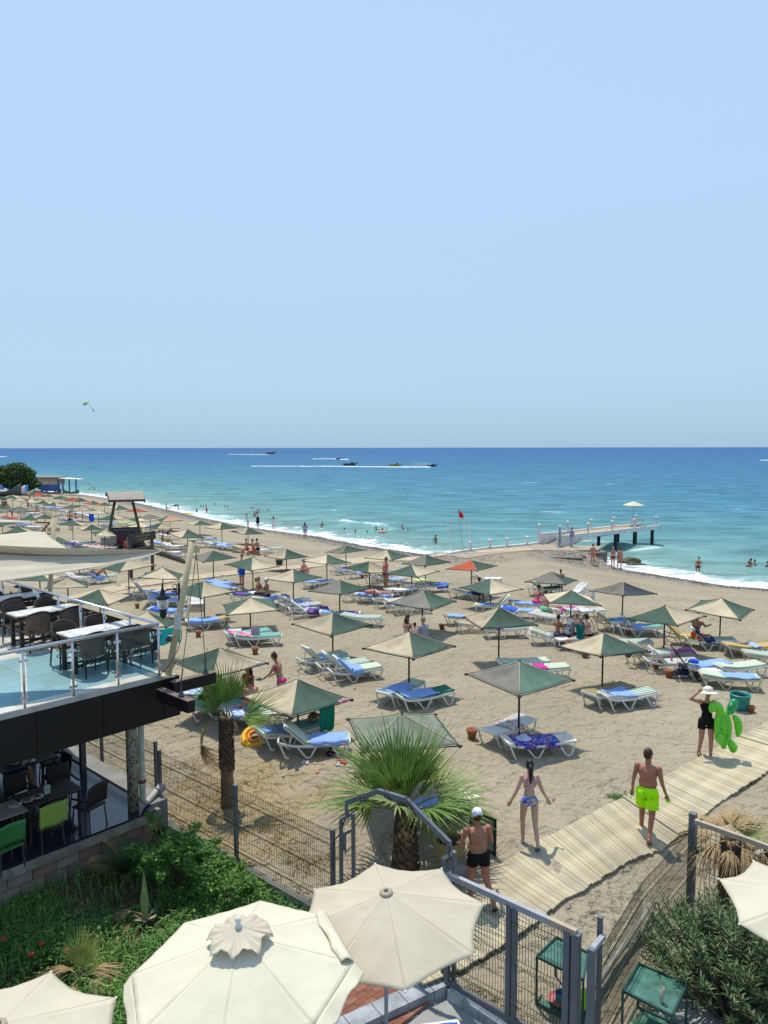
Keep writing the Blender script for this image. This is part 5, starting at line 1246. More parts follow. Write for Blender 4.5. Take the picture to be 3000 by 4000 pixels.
A_('D3',915,390,1095,385,40,None,[('mx',-.1,.3,.05),('B',.25,.84,.18)],'with bright blue towel hanging off its foot, back row')
A_('D3',1365,330,1540,335,35,None,[('w',-.1,.8)],'with raised back behind the dark dressed man',True)
A_('D4',165,435,330,455,8,None,[('B',.2,.7,.05)],'under the dark dressed man',True)
A_('D4',545,555,400,552,45,'pg',[('b',.0,.6)],'with raised striped back facing away from the sea')
A_('D4',165,640,310,632,8,None,[('b',-.8,-.1)],'left one under the parasol tilted down to the right',True)
A_('D4',240,700,420,690,10,None,[],'middle one under the parasol tilted down to the right',True)
A_('D4',420,745,690,735,12,'gw',[('m',-.4,-.1,.03)],'with magenta cloth under the parasol tilted right')
A_('D4',815,425,965,415,40,'teal',[],'beside the boy, teal cushion')
A_('D4',1170,440,1060,450,40,None,[('w',-.6,.5)],'facing away right of the boy')
A_('D4',670,540,830,545,8,'gw',[('b',-.6,.5)],'under the woman in pink')
A_('D4',620,585,780,595,8,None,[('B',-.84,-.2,.16),('b',-.1,.5)],'with a bright blue towel bunched at its head')
A_('D4',1040,655,810,615,8,None,[('st',-.84,-.5,.2)],'with a plum striped towel hanging from its end')
A_('D4',970,585,1130,580,8,None,[('m',-.3,.5,.05)],'with magenta towel behind the green parasol')
A_('D4',1130,595,1280,590,8,None,[('w',-.5,.2)],'furthest right behind the green parasol')
A_('D4',860,795,1040,800,20,'gw',[('gr',-.1,.4)],'with the girl sitting at its foot')
A_('D5',90,780,350,775,38,'teal',[('b',.0,.6,.1)],'left of the white table under the charcoal parasol',True)
A_('D5',335,830,600,835,42,'teal',[('b',-.5,.1,.16)],'right of the white table under the charcoal parasol')
A_('D5',290,975,420,975,6,'gw',[],'peeping out behind the cream and green parasol')
A_('D5',450,1090,680,1075,42,'gw',[('m',-.6,-.2,.03)],'with black hat on its head end, left of the pushchair',True)
A_('D5',645,1150,880,1150,42,None,[],'right behind the purple pushchair')
A_('D5',950,1205,1200,1180,10,'pg',[('b',-.6,.8,.08)],'with blue towel directly right of the pushchair')
A_('D5',1245,1215,1530,1190,8,'pg',[],'bare striped cushion, right of the small white table')
A_('D5',1100,1290,1500,1312,8,'pg',[('b',-.2,.75,.02)],'nearest right, blue towel over pale stripes',True)
A_('D5',800,910,1000,930,42,'yel',[],'under the man in orange shorts',True)
A_('D5',1000,950,1250,960,42,'gw',[('n',-.8,.1,.12)],'with navy towel right of the man in orange shorts')
A_('D5',1345,1020,1610,1020,8,'yel',[('bp',.0,.3,.02)],'with ochre cushion near the right edge',True)
A_('D5',1570,1095,1780,1100,8,'gw',[],'cut by the right edge of the view',True)
A_('M',1170,150,1300,145,6,'pg',[],'just showing behind the large grey parasol apex, left')
A_('M',1280,185,1430,182,6,'pg',[('m',-.3,.1,.02)],'with a strip of magenta behind the large grey parasol')
A_('D1',1075,445,1300,420,55,None,[('b',-.84,.05,.05)],'steeply raised, right of the lifeguard sign')
A_('D1',1235,470,1450,450,15,'gw',[('b',-.7,.8,.05)],'back one behind the hanging lamp')
A_('D1',1225,500,1500,500,15,'gw',[('b',-.8,.5,.08)],'middle one behind the hanging lamp')
A_('D1',1215,585,1500,595,8,'gw',[('B',-.7,.6,.05),('b',-.2,.8,.12)],'front one behind the hanging lamp')
A_('D1',1600,475,1590,545,20,None,[],'seen end on right of the tilted mast')
A_('D1',700,325,910,305,42,'gw',[('b',-.8,.2,.18)],'of the woman lying with raised knees')
A_('D1',570,315,720,318,25,None,[('fl',-.8,.1)],'left of the woman lying with raised knees')
A_('Q4',300,775,640,795,12,None,[('w',-.84,-.2,.12)],'of the man lying right of the tower')
A_('Q4',875,845,1235,855,38,'teal',[('b',.0,.6)],'left of the pair near the pebble bank')
A_('Q4',1070,905,1330,925,15,None,[('p',-.5,.3)],'third from the left near the pebble bank')
A_('Q4',1230,920,1500,955,12,'teal',[('b',-.6,.7)],'furthest right near the pebble bank')
A_('D2',440,40,590,60,12,None,[('B',-.3,.3)],'left of the blue row above the mat path')
A_('D2',530,60,680,75,12,None,[('b',-.6,.7)],'right of the blue row above the mat path')
A_('D2',665,80,790,90,20,'yel',[],'with ochre cushion under the far group',True)
A_('D2',800,95,890,100,12,None,[('w',-.7,.7)],'right behind the pink swim ring')
A_('D2',900,85,1030,90,30,'gw',[],'green cushioned, right of the far group')
A_('Q4',190,890,430,920,15,None,[('bp',-.6,.7,.08)],'left one beyond the tower ramp')
A_('Q4',330,930,680,975,20,None,[('w',-.5,.8,.05),('p',-.4,0)],'middle one beyond the tower ramp')
A_('Q4',450,1040,700,1060,10,None,[('w',-.2,.5,.2),('B',.3,.6,.1)],'front one beyond the tower ramp')
FAR='low white loungers in the far rows'
far_rows=[
 ('Q2',560,400,860,405,2,'under the cream parasols by the red dress','',40),('Q2',860,445,1290,465,3,'in the far blue towelled row','b',10),
 ('Q3',160,475,600,540,4,'in the long pale row left of the tower','w',15),('Q3',500,530,640,570,2,'beside the blue towel hung on a parasol','w',15),
 ('Q3',700,590,930,610,2,'under the dark parasol left of the tower','',10),('Q3',1000,660,1290,690,2,'seen through the tower legs','y',10),
 ('Q3',90,610,240,625,2,'beside the standing sunburnt bather','b',30),('Q3',770,690,860,690,1,'standing alone left of the tower','b',5),
 ('Q2',30,640,320,690,2,'with red towels near the left edge','r',12),('Q2',420,570,640,560,2,'right of the bending bather','w',30),
 ('Q2',200,785,440,800,2,'just above the sail at the left','b',12),('Q2',560,860,790,865,1,'in the open above the sail peak','w',5),
 ('Q3',1400,700,1640,760,2,'right of the tower railing','b',12),('Q5',1010,320,1240,330,2,'with purple towel over the sail edge','p',30),
 ('Q5',1340,345,1620,370,2,'with long striped towel above the beige sail','rs',8),('Q3',340,975,500,1000,2,'with teal cushions left of the cabin','',8)]
for key,x0,y0,x1,y1,n,wh,tw,an in far_rows:
    for k in range(n):
        f0=k/n;ord_=['left one','right one'] if n==2 else ['first one','second one','third one','fourth one']
        o0=(ord_[k]+' '+wh) if n>1 else wh
        xa=x0+(x1-x0)*f0;ya=y0+(y1-y0)*f0;w_=(x1-x0)/n
        sc_=CR[key][2];p0=G(*px(key,xa,ya),.33);wpx=1.66*FPX/p0.y*sc_
        lounger(key,xa,ya,xa+wpx,ya+(y1-y0)/n*.6,an,None if k % 2 else 'gw',[(tw,-.7,.7,.06)] if tw else [],o0,False,FAR)
# ================================================================ FENCES AND GATE
wire_m=mat('dark_green_wire',(.012,.03,.026),.5,.1,5,spec=.4);gsteel=mat('grey_painted_steel',(.13,.14,.15),.5,.12,4,spec=.4);lsteel=mat('light_worn_steel',(.34,.35,.37),.5,.12,6);rust=mat('rust',(.16,.08,.04),.9,.3,10)
def wire_panel(a,b_,z0,z1,parent,folds=(.14,.5,.86),sp=.05,zt=None,zb=None,r=.0046,nose=.035):
    """welded mesh panel between two points: folded verticals and paired horizontals"""
    a=Vector((a[0],a[1],0));b_=Vector((b_[0],b_[1],0));d=b_-a;L=d.length;dn=d/L;nn=Vector((dn.y,-dn.x,0));mb=MB();n=int(L/sp)
    for k in range(n+1):
        u=(k+.5)/(n+1);base=a+d*u;zt_=(zt[0]+(zt[1]-zt[0])*u) if zt else z1;h=zt_-z0;pts=[base+Vector((0,0,z0))]
        for f in folds:pts+=[base+Vector((0,0,z0+h*(f-.035))),base+nn*nose+Vector((0,0,z0+h*f)),base+Vector((0,0,z0+h*(f+.035)))]
        pts.append(base+Vector((0,0,zt_+.03)));mb.tube(pts,r,3,cap=False)
    hs=[]
    for f in folds:hs+=[(f-.035,0),(f,nose),(f+.035,0)]
    for f in [.0,.32,.68,1.0]+[x[0] for x in hs]:
        o_=dict(hs).get(f,0);p0=a+nn*o_;p1=b_+nn*o_;h0=(zt[0] if zt else z1)-z0;h1=(zt[1] if zt else z1)-z0
        mb.tube([p0+Vector((0,0,z0+h0*f)),p1+Vector((0,0,z0+h1*f))],r,3,cap=False)
    c=(a+b_)/2;mb.v=[(x-c.x,y-c.y,z) for x,y,z in mb.v];o=mb.build('wire_mesh',wire_m,parent,loc=(c.x,c.y,0));tag(o,kind='stuff');return o
def post(parent,x,y,z0,z1,w=.065,m_=None,cap=True):
    o=MB().box((0,0,(z0+z1)/2),(w,w,z1-z0)).build('post',m_ or gsteel,parent,loc=(x,y,0));o.rotation_euler=(0,0,R(-41))
    if cap:MB().box((0,0,z1+.012),(w+.012,w+.012,.02)).build('post_cap',gsteel,o)
    return o
F1=empty('wire_fence',(0,0,0),0,'dark green welded wire fence between the planted bed and the beach','fence')
fp=[(-10.9,22.2),(-8.95,20.35),(-7.0,18.5),(-5.17,16.87)]
for a,c in zip(fp[:-1],fp[1:]):wire_panel(a,c,-.72,.72,F1)
for x,y in fp:post(F1,x,y,-.8,.78)
f2=[(-4.95,16.42),(-2.94,14.66),(-.9,12.88)]
for a,c in zip(f2[:-1],f2[1:]):wire_panel(a,c,-.74,.72,F1)
for x,y in f2:post(F1,x,y,-1.0,.76)
mb=MB()
for a,c in zip(f2[:-1],f2[1:]):mb.bar((a[0],a[1],-.93),(c[0],c[1],-.93),.22,.34)
mb.bar((fp[0][0],fp[0][1],-.9),(fp[-1][0],fp[-1][1],-.9),.2,.34).bar((fp[-1][0],fp[-1][1],-.9),(f2[0][0],f2[0][1],-.9),.2,.3)
mb.build('plinth',conc,F1)
# gate hoop with its lock post
GT=empty('arched_gate',(0,0,0),0,'grey steel gate hoop wrapped with black cable in front of the big fan palm','gate')
def Wg(x,y,Y):return atY(1000+x/1.659,3000+y/1.659,Y)
L0,L1=Wg(545,335,12.62),Wg(625,295,12.5)
for p_ in (L0,L1):post(GT,p_.x,p_.y,-.8,p_.z,.05,cap=False)
MB().bar(L0+Vector((0,0,-.0)),L1,.05).bar(L0-Vector((0,0,.28)),L1-Vector((0,0,.28)),.045).build('crossbar',gsteel,GT)
MB().box(L0.lerp(L1,.25)-Vector((0,0,.42)),(.07,.03,.3),rot('Z',R(-41))).bar(L0.lerp(L1,.3)-Vector((0,0,.62)),L0.lerp(L1,.9)-Vector((0,0,.56)),.02).build('lock_plate',gsteel,GT)
hoop=[Wg(582,320,12.55),Wg(580,225,12.5),Wg(787,150,12.05),Wg(965,205,11.65),Wg(1248,490,11.15),Wg(1246,560,11.13)]
for a,c in zip(hoop[:-1],hoop[1:]):MB().bar(a,c,.06,.08).build('hoop_bar',gsteel,GT)
R0,R1=Wg(1208,585,11.2),Wg(1280,545,11.05)
post(GT,R0.x,R0.y,-.8,R0.z,.05,cap=False);post(GT,R1.x,R1.y,-.8,R1.z,.05,cap=False);MB().bar(R0,R1,.05).bar(R0-Vector((0,0,.3)),R1-Vector((0,0,.3)),.045).build('crossbar',lsteel,GT)
mb=MB();hl=[]
for a,c in zip(hoop[1:-1],hoop[2:]):hl+=[a.lerp(c,k/10) for k in range(10)]
mb.tube([p_+Vector((0,.05*math.cos(i*.75),.055*math.sin(i*.75)-.02)) for i,p_ in enumerate(hl)],.012,5)
for f in (.12,.3,.52,.75):
    i=int(f*len(hl));p_=hl[i];d_=(hl[i+1]-p_).normalized();pts=[]
    for k in range(15):
        a=k*.9;pts.append(p_+d_*(k*.012)+Vector((0,math.cos(a),math.sin(a)))*.058)
    mb.tube(pts,.012,5)
mb.tube([hl[0],Wg(592,300,12.5),Wg(560,360,12.6),Wg(545,420,12.62),Wg(500,470,12.75),Wg(492,560,12.75),Wg(494,660,12.75)],.014,5)
mb.build('black_cable',blk,GT)
# sliding leaf with light top rail
LFg=empty('gate_leaf',(0,0,0),0,'long wire mesh gate leaf with pale steel top rail in front of the boardwalk','gate')
ga,gb,gc=P(1745,3418,1.0),P(1985,3528,1.0),P(2248,3648,1.0)
MB().bar(ga,gc,.07,.09).build('top_rail',lsteel,LFg);MB().bar(gb.lerp(gc,.62)+Vector((0,0,.003)),gc+Vector((0,0,.003)),.072,.088).build('rail_end',mat('dusty_beige_steel',(.4,.33,.24),.7,.15),LFg)
for a,c in ((ga,gb),(gb,gc)):wire_panel((a.x,a.y),(c.x,c.y),-.7,1.0,LFg,nose=.03)
post(LFg,ga.x,ga.y,-.8,.95,.07);post(LFg,gb.x,gb.y,-.8,.96,.07);d_=(gc-gb).normalized()
post(LFg,gb.x+d_.x*.1,gb.y+d_.y*.1,-.8,.96,.06);post(LFg,gc.x,gc.y,-.8,.98,.10);post(LFg,gc.x-d_.x*.13,gc.y-d_.y*.13,-.8,.98,.09)
MB().bar((ga.x,ga.y,-.7),(gc.x,gc.y,-.7),.06,.07).build('bottom_rail',gsteel,LFg)
# latch posts and the right hand fence
F2=empty('wire_fence',(0,0,0),0,'wire fence climbing right from the gate latch post beside the oleander','fence')
k0=P(2050+608/2.37,3350+860/2.37,.92);post(F2,k0.x,k0.y,-.8,.92,.085)
k1=atY(2050+688/2.37,3350+565/2.37,10.0);post(F2,k1.x,k1.y,-.8,k1.z,.06)
MB().tube([k1+Vector((-.05,0,-.02)),k1+Vector((-.09,0,.03)),k1+Vector((-.1,0,-.02)),k1+Vector((-.05,0,-.05))],.006,4).build('wire_loop',rust,F2)
MB().bar(k0,atY(2050+715/2.37,3350+735/2.37,9.95),.07,.06).build('latch_bar',lsteel,F2)
w0,w1,w2=P(2345,3709,.8),P(2506,3451,.8),P(2702,3240,.8)
wire_panel((w0.x,w0.y),(w1.x,w1.y),-.75,.8,F2);wire_panel((w1.x,w1.y),(w2.x,w2.y),-.75,.8,F2)
post(F2,(w2.x),w2.y,-.8,1.06,.11)
LF2=empty('gate_leaf',(0,0,0),0,'wire mesh gate leaf with dusty top rail at the right edge, padlock hanging on it','gate')
r0,r1=P(2712,3212,1.05),P(3010,3318,1.05);r2=r0+(r1-r0)*2.0
MB().bar(r0,r2,.07,.08).build('top_rail',mat('dusty_beige_steel',(.4,.33,.24)),LF2);MB().bar((r0.x,r0.y,-.65),(r2.x,r2.y,-.65),.06,.06).build('bottom_rail',gsteel,LF2)
wire_panel((r0.x,r0.y),(r2.x,r2.y),-.65,1.02,LF2,nose=.03,sp=.08)
pl=MB().box((0,0,-.05),(.06,.02,.06)).tube([(-.02,0,-.02),(-.02,0,.04),(.02,0,.04),(.02,0,-.02)],.006,5).build('padlock',mat('dark_brass',(.08,.06,.03),.5,.1,metal=.5),LF2);q=atY(2720,3320,r0.y-.1);pl.location=q
pp=MB();a=P(2050+640/2.37,3350+1210/2.37,-.45);c=P(2050+1170/2.37,3350+420/2.37,-.45);o=MB().tube([(0,0,0),(c-a)*.5+Vector((0,0,-.02)),c-a],.045,8).build('white_pipe',pvc,smooth=True);o.location=a;tag(o,'dirty white pipe running along the foot of the right fence','pipe')
# ================================================================ GARDEN BED AND PAVED YARD
soil=mat('garden_soil',(.075,.05,.03),.95,.4,2.5,.05,5)
bed_poly=[(-12.5,7),(-7.1,13.25),(-5.3,15.2),(-4.98,16.3),(-2.94,14.6),(-.95,12.85),(-.9,11.4),(-2.3,9.6),(-2.0,4),(-12,2)]
def inpoly(x,y,poly):
    c=False
    for i in range(len(poly)):
        x1,y1=poly[i];x2,y2=poly[(i+1) % len(poly)]
        if (y1>y) != (y2>y) and x<(x2-x1)*(y-y1)/(y2-y1)+x1:c=not c
    return c
def bz(x,y):return-1.0+.05*math.sin(x*2.1+y)+.04*math.sin(y*3.3-x)
mb=MB();mb.grid(lambda u,v:(-13+12.1*u,2+14.6*v,bz(-13+12.1*u,2+14.6*v) if True else 0),60,70)
o=mb.build('garden_soil',soil,smooth=True);tag(o,kind='structure')
o=MB().box((4.6,6.5,-1.05),(11,9.3,.3)).build('yard_slab',mat('pale_yard_concrete',(.30,.31,.30),.75,.12,1.5,.003,20));tag(o,kind='structure')
o=MB().add([(-.85,11.15,-.96),(-.85,12.83,-.96),(1.0,11.15,-.96)],[(0,2,1)]).add([(-2.2,6,-1.0),(-.85,6,-.93),(-.85,11.2,-.93),(-2.2,9.6,-1.0)],[(0,1,2,3)]).build('yard_earth',soil);tag(o,kind='structure')
# red brick paving under the plain octagonal parasol
BP=empty('brick_paving',(-.37,11.12,-.86),BA-.02);tag(BP,kind='structure')
brk=[mat('paving_brick_%s' % n_,c_,.9,.2,6,.003,40) for n_,c_ in (('red',(.22,.09,.06)),('dusty',(.26,.13,.09)))]
bmesh_=[MB().box((0,0,0),(.195,.095,.05)).mesh('brick',m_) for m_ in brk]
for i in range(-6,6):
    for j in range(-9,9):
        x=i*.2+(.1 if j % 2 else 0);y=j*.1;w_=Vector((BP.location.x+x*math.cos(BA)-y*math.sin(BA),BP.location.y+x*math.sin(BA)+y*math.cos(BA),0))
        link('brick',bmesh_[random.random()<.5],BP,(x,y,random.uniform(-.004,.004)))
mkr=mat('blue_grey_marble',(.30,.33,.36),.6,.35,3,.002,30)
MK=empty('marble_kerb',(0,0,0));tag(MK,kind='structure')
ka,kb2=P(1000+590/1.659,3000+1645/1.659,-.72),P(1000+1270/1.659,3000+1335/1.659,-.72);ka=ka+(ka-kb2)*.5
n=6
for k in range(n):a,c=ka.lerp(kb2,k/n),ka.lerp(kb2,(k+.975)/n);MB().bar(a-Vector((0,0,.1)),c-Vector((0,0,.1)),.30,.2).build('kerb_stone',mkr,MK)
kc=P(2080,4010,-.8)
kb3=kb2+Vector((-.06,-.28,0));kc=kc+Vector((-.06,-.28,0))
for k in range(5):a,c=kb3.lerp(kc,k/5),kb3.lerp(kc,(k+.975)/5);MB().bar(a-Vector((0,0,.1)),c-Vector((0,0,.1)),.18,.2).build('kerb_stone',mkr,MK)
q=P(1000+975/1.659,3000+1605/1.659,-.9);o=MB().box((0,0,.004),(.24,.17,.012)).build('drain_grate',mat('beige_grate',(.42,.40,.3),.6,.1));o.location=(q.x,q.y,-.898);o.rotation_euler=(0,0,.5);tag(o,'small beige drain grate in the pale yard floor','drain')
mb=MB()
for i in range(8):
    for j in range(5):mb.box((-.098+i*.028,-.06+j*.03,.011),(.014,.016,.004))
mb.build('holes',blk,o)
q=P(1000+825/1.659,3000+1605/1.659,-.9);rock((q.x,q.y,-.84),.085,'small reddish stone lying beside the marble kerb',mat('reddish_stone',(.28,.16,.1),.9,.2),6,(1,.7,.6))
q=P(1000+1225/1.659,3000+1650/1.659,-.65);t=empty('sun_lounger',(q.x-.0,q.y-1.0,-.9),1.75,'blue towelled lounger end at the bottom edge in the yard','sun lounger')
link('frame',shared(('lf',False),lambda:0),t);link('seat',shared(('ls',False),lambda:0),t);link('backrest',shared(('lb',round(R(6),2),False),lambda:lback(R(6),plastic)),t)
for s in (-1,1):
    for kd in ('rear','mid','front'):link('leg',shared(('ll',kd,s,False),lambda:0),t)
o=link('towel',sheet(-.7,.8,.05,-.27,.27,.004,.01,77,TOW['B'][1](),'towel'),loc=t.location,rotz=1.75);tag(o,'bright blue towel on the lounger at the bottom edge of the yard','towel')
# black hose along the gate
o=MB().tube([P(1000+1235/1.659,3000+1265/1.659,-.75),P(1000+1310/1.659,3000+1320/1.659,-.86),P(1000+1390/1.659,3000+1360/1.659,-.88),P(1000+1440/1.659,3000+1420/1.659,-.88),P(1000+1500/1.659,3000+1480/1.659,-.88),P(1000+1640/1.659,3000+1508/1.659,-.88),P(2150,3960,-.88)],.022,7).build('hose',blk,smooth=True);tag(o,'black hose curling on the ground behind the long gate leaf','hose')
# glass topped carts
gt_=mat('green_frame_paint',(.012,.06,.045),.45,.15,5);gtop=mat('dusty_green_glass',(.06,.15,.11),.15,.4,5,spec=.5)
def cart(cs,zt,zg,lab,holes=True):
    W=[P(2050+x/2.37,3350+y/2.37,zt) for x,y in cs];c=sum(W,Vector())/4;t=empty('glass_cart',(c.x,c.y,zg),0,lab,'serving cart')
    L_=[Vector((w.x-c.x,w.y-c.y,zt-zg)) for w in W];mb=MB()
    for a,b_ in zip(L_,L_[1:]+L_[:1]):mb.bar(a,b_,.03,.035)
    mb.build('top_frame',gt_,t)
    for k,f in (('glass_top',1),('glass_shelf',.22)):
        I=[Vector((v.x*.95,v.y*.95,v.z*f-.006)) for v in L_];MB().add(I+[v-Vector((0,0,.006)) for v in I],[(0,1,2,3),(7,6,5,4),(0,4,5,1),(1,5,6,2),(2,6,7,3),(3,7,4,0)]).build(k,gtop,t)
    mb=MB()
    for a,b_ in zip(L_,L_[1:]+L_[:1]):mb.bar(Vector((a.x,a.y,a.z*.22)),Vector((b_.x,b_.y,b_.z*.22)),.025,.03)
    mb.build('shelf_frame',gt_,t)
    for v in L_:MB().bar((v.x,v.y,0),v,.028).build('leg',gt_,t)
    return t,c
c2_,cc=cart([(895,1240),(1045,990),(1490,1180),(1350,1470)],-.05,-.9,'green framed glass topped cart beside the oleander, tall glass on it')
q=P(2050+1255/2.37,3350+1345/2.37,-.05);o=MB().lathe([(.0,.004),(.028,.004),(.026,.02),(.032,.07),(.036,.2),(.033,.2),(.028,.07),(.02,.03),(0,.03)],n=14).build('tall_glass',mat('cloudy_glass',(.62,.62,.5),.15,.05,trans=.5),smooth=True);o.location=(q.x,q.y,-.048);tag(o,'tall clear drinking glass on the nearest green glass cart','glass')
c1_,cc1=cart([(100,920),(280,745),(580,890),(530,1140)],.02,-.88,'green framed glass cart seen through the gate mesh, toy bucket on its shelf')
q=Vector((cc1.x-.05,cc1.y,-.68));o=MB().lathe([(0,.0),(.17,0),(.2,.03),(.19,.03),(.16,.01),(0,.01)],n=20).build('tray',mat('pink_round_tray',(.4,.12,.12),.6,.1));o.location=(q.x,q.y,-.66);tag(o,'round pink tray on the lower shelf behind the gate mesh','tray')
o=MB().lathe([(0,0),(.06,0),(.075,.13),(.065,.13),(.055,.01),(0,.01)],n=14).build('toy_bucket',stripe_mat('blue_green_bucket',(.05,.3,.06),(.04,.22,.5),.13,2,.45));o.location=(q.x-.03,q.y-.02,-.645);tag(o,'small blue and green toy bucket on the round pink tray','bucket')
q=P(2050+555/2.37,3350+1330/2.37,-.6);o=MB().lathe([(0,-.3),(.1,-.3),(.12,-.1),(.11,.12),(.04,.16),(0,.17)],n=12).build('lime_bag',mat('lime_vinyl',(.4,.75,.02),.5,.08));o.location=(q.x,q.y,-.6);tag(o,'bright lime bag leaning behind the gate latch post','bag')
# rattan basket, stones and board near the gate
q=G(1000+1245/1.659,3000+620/1.659);t=empty('rattan_basket',q,0,'round straw coloured rattan basket with bottles beside the gate hoop','basket')
wk=mat('straw_wicker',(.36,.26,.11),.8,.2,40,.004,60)
mb=MB()
for k in range(13):z=.01+k*.038;r_=.19+.09*math.sin(min(1,z/.44)*math.pi*.62);mb.tube([(r_*math.cos(a),r_*math.sin(a),z) for a in [j*math.pi/12 for j in range(24)]],.021,5,closed=True)
mb.build('weave',wk,t);MB().lathe([(.15,.0),(.15,.45)],n=16).build('lining',mat('dark_lining',(.05,.04,.03),.9),t)
o=MB().lathe([(0,0),(.04,0),(.04,.16),(.015,.2),(.015,.23),(0,.23)],n=10).build('water_bottle',mat('pale_blue_plastic',(.3,.45,.6),.3,.05));o.location=q+Vector((-.05,-.02,.26));tag(o,'pale blue water bottle inside the rattan basket','bottle')
q=G(1000+1290/1.659,3000+700/1.659);rock(q+Vector((0,0,.08)),.27,'grey boulder beside the gate behind the capped man',mat('grey_boulder',(.22,.21,.2),.9,.3,3,.03,6),12,(1,.8,.85));rock(q+Vector((-.28,-.12,.02)),.18,'smaller pale slab stone at the foot of the gate hoop',mat('pale_stone',(.33,.3,.25),.9,.2),15,(1.2,.8,.6))
q=G(1000+1400/1.659,3000+495/1.659);q2=G(1000+1525/1.659,3000+565/1.659);d=q2-q;t=empty('menu_board',(q+q2)/2,math.atan2(d.y,d.x),'dark framed blank board standing in the sand in front of the capped man','sign board');L_=d.length+.12
for s in (-1,1):MB().box((s*L_/2,0,.36),(.05,.03,.72)).build('frame_side',mat('dark_frame',(.012,.02,.018),.5,.1),t)
for z in (.04,.70):MB().box((0,0,z),(L_-.05,.03,.05)).build('frame_rail',_M['dark_frame'],t)
MB().box((0,0,.37),(L_-.05,.015,.62)).build('panel',mat('grey_green_panel',(.24,.27,.23),.6,.08),t)
# ================================================================ THE FOUR NEAR PARASOLS
def canvas(name,c,tr_=.18):return leafmat(name,c,.07,tr_,1.3,.02,4)
cvA=canvas('ivory_canvas',(.72,.675,.52));cvB=canvas('sand_canvas',(.59,.53,.40));cvA.node_tree.nodes['Principled BSDF'].inputs['Roughness'].default_value=.85;cvB.node_tree.nodes['Principled BSDF'].inputs['Roughness'].default_value=.9
def octo(x,y,zA,Rr,dr,yaw,tx,ty,zg,lab,cv,scal,style,seed=0):
    t=empty('octagonal_parasol',(x,y,zg),0,lab,'parasol');g_=random.Random(seed)
    MM=Matrix.Translation((0,0,zA-zg)) @ Matrix.Rotation(tx,4,'X') @ Matrix.Rotation(ty,4,'Y') @ Matrix.Rotation(yaw,4,'Z')
    MB().tube([(0,0,0),(0,0,zA-zg-.1)],.025,10).build('pole',lsteel,t,True)
    for k in range(8):
        a0,a1=k*math.pi/4,(k+1)*math.pi/4;ph=g_.uniform(0,6)
        def fn(u,v):
            a=a0+(a1-a0)*u;mid=math.cos(math.pi/8)/math.cos(a-(a0+a1)/2);s_=math.sin(math.pi*u)
            r_=Rr*(mid*(1-s_*.0) if True else 1)*v*(1-scal*s_*v**3)
            z=-dr*(v**.93)-.035*s_*v*(1 if style=='plain' else .6)+.007*math.sin(11*v+ph+5*u)*s_*v+.004*math.sin(25*u*v+ph)*s_
            return (r_*math.cos(a),r_*math.sin(a),z)
        o=MB().grid(fn,14,18).build('canopy_panel',cv,t,True);solid(o,.004);o.matrix_local=MM
        s_=MB().tube([(Rr*v*math.cos(a0),Rr*v*math.sin(a0),-dr*(v**.93)+.003) for v in [j/12 for j in range(1,13)]],.0035,4).build('seam',cv,t);s_.matrix_local=MM
        r_=MB().tube([(0,0,-.12)]+[(Rr*v*math.cos(a0),Rr*v*math.sin(a0),-dr*(v**.93)-.02) for v in (.3,.6,.985)],.008,4).build('rib',lsteel,t);r_.matrix_local=MM
        if style=='plain':
            e_=MB().ell((Rr*1.0*math.cos(a0),Rr*1.0*math.sin(a0),-dr),(.018,.018,.014)).build('rib_tip',mat('white_plastic',(.66,.65,.6)),t);e_.matrix_local=MM
        if style=='valance' and k in (0,4,7,6,5):
            c0,c1=Vector((Rr*math.cos(a0),Rr*math.sin(a0),-dr)),Vector((Rr*math.cos(a1),Rr*math.sin(a1),-dr));out=((c0+c1)/2).normalized();out.z=0
            up_=k in (1,4,3)      # these flaps have been blown back
            def f2(u,v):
                p=c0.lerp(c1,u);b_=.5+.5*math.sin(math.pi*(u*2+.25))
                w_=.20*v*(1-.18*abs(math.cos(math.pi*u*2)))
                if k==7:q_=p+out*w_*.8+Vector((0,0,-w_*.4+.035*math.sin(9*u+2)*v))
                elif k==0:q_=p-out*w_*1.0+Vector((0,0,.014+.30*w_+.05*math.sin(math.pi*v)*(1+.4*math.sin(6*u))))
                elif k==4:q_=p+out*w_*.6+Vector((0,0,-w_*.6+.02*math.sin(9*u)*v))
                else:q_=p+out*w_*.15+Vector((0,0,-w_))
                return q_
            o=MB().grid(f2,18,6).build('valance',cv,t,True);solid(o,.004);o.matrix_local=MM
    if style=='valance':
        vent=MB();R2=.38
        def fv(u,v):
            a=u*2*math.pi;ph_=(u*8) % 1;sc_=1-.16*math.sin(math.pi*ph_);r_=R2*sc_*v*(1+.04*math.sin(5*a));lift=.07*math.sin(math.pi*ph_)*v**3+.012*math.sin(a*24)*v
            return (r_*math.cos(a),r_*math.sin(a),.085-dr/Rr*r_*.95-.03*v+lift)
        o=vent.grid(fv,96,8).build('vent_cap',canvas('ivory_canvas_worn',(.60,.54,.42)),t,True);solid(o,.004);o.matrix_local=MM
        f_=MB().lathe([(.045,.07),(.045,.085),(.025,.1),(.022,.12),(.034,.14),(.036,.165),(.02,.19),(0,.195)],n=14).build('finial',mat('white_plastic',(.66,.65,.6)),t,True);f_.matrix_local=MM
    else:
        f_=MB().lathe([(.09,-.035),(.085,.0),(.05,.012),(.03,.01),(.028,.0),(0,0)],n=14).build('crown_cap',canvas('worn_crown',(.42,.36,.27)),t,True);f_.matrix_local=MM
        MB().lathe([(.0,0),(.026,0),(.026,.022),(.018,.022)],n=10).build('pole_end',blk,f_)
    MB().lathe([(0,0),(.26,0),(.26,.07),(.06,.1),(.04,.3),(0,.3)],n=16).build('base',conc,t)
    return t
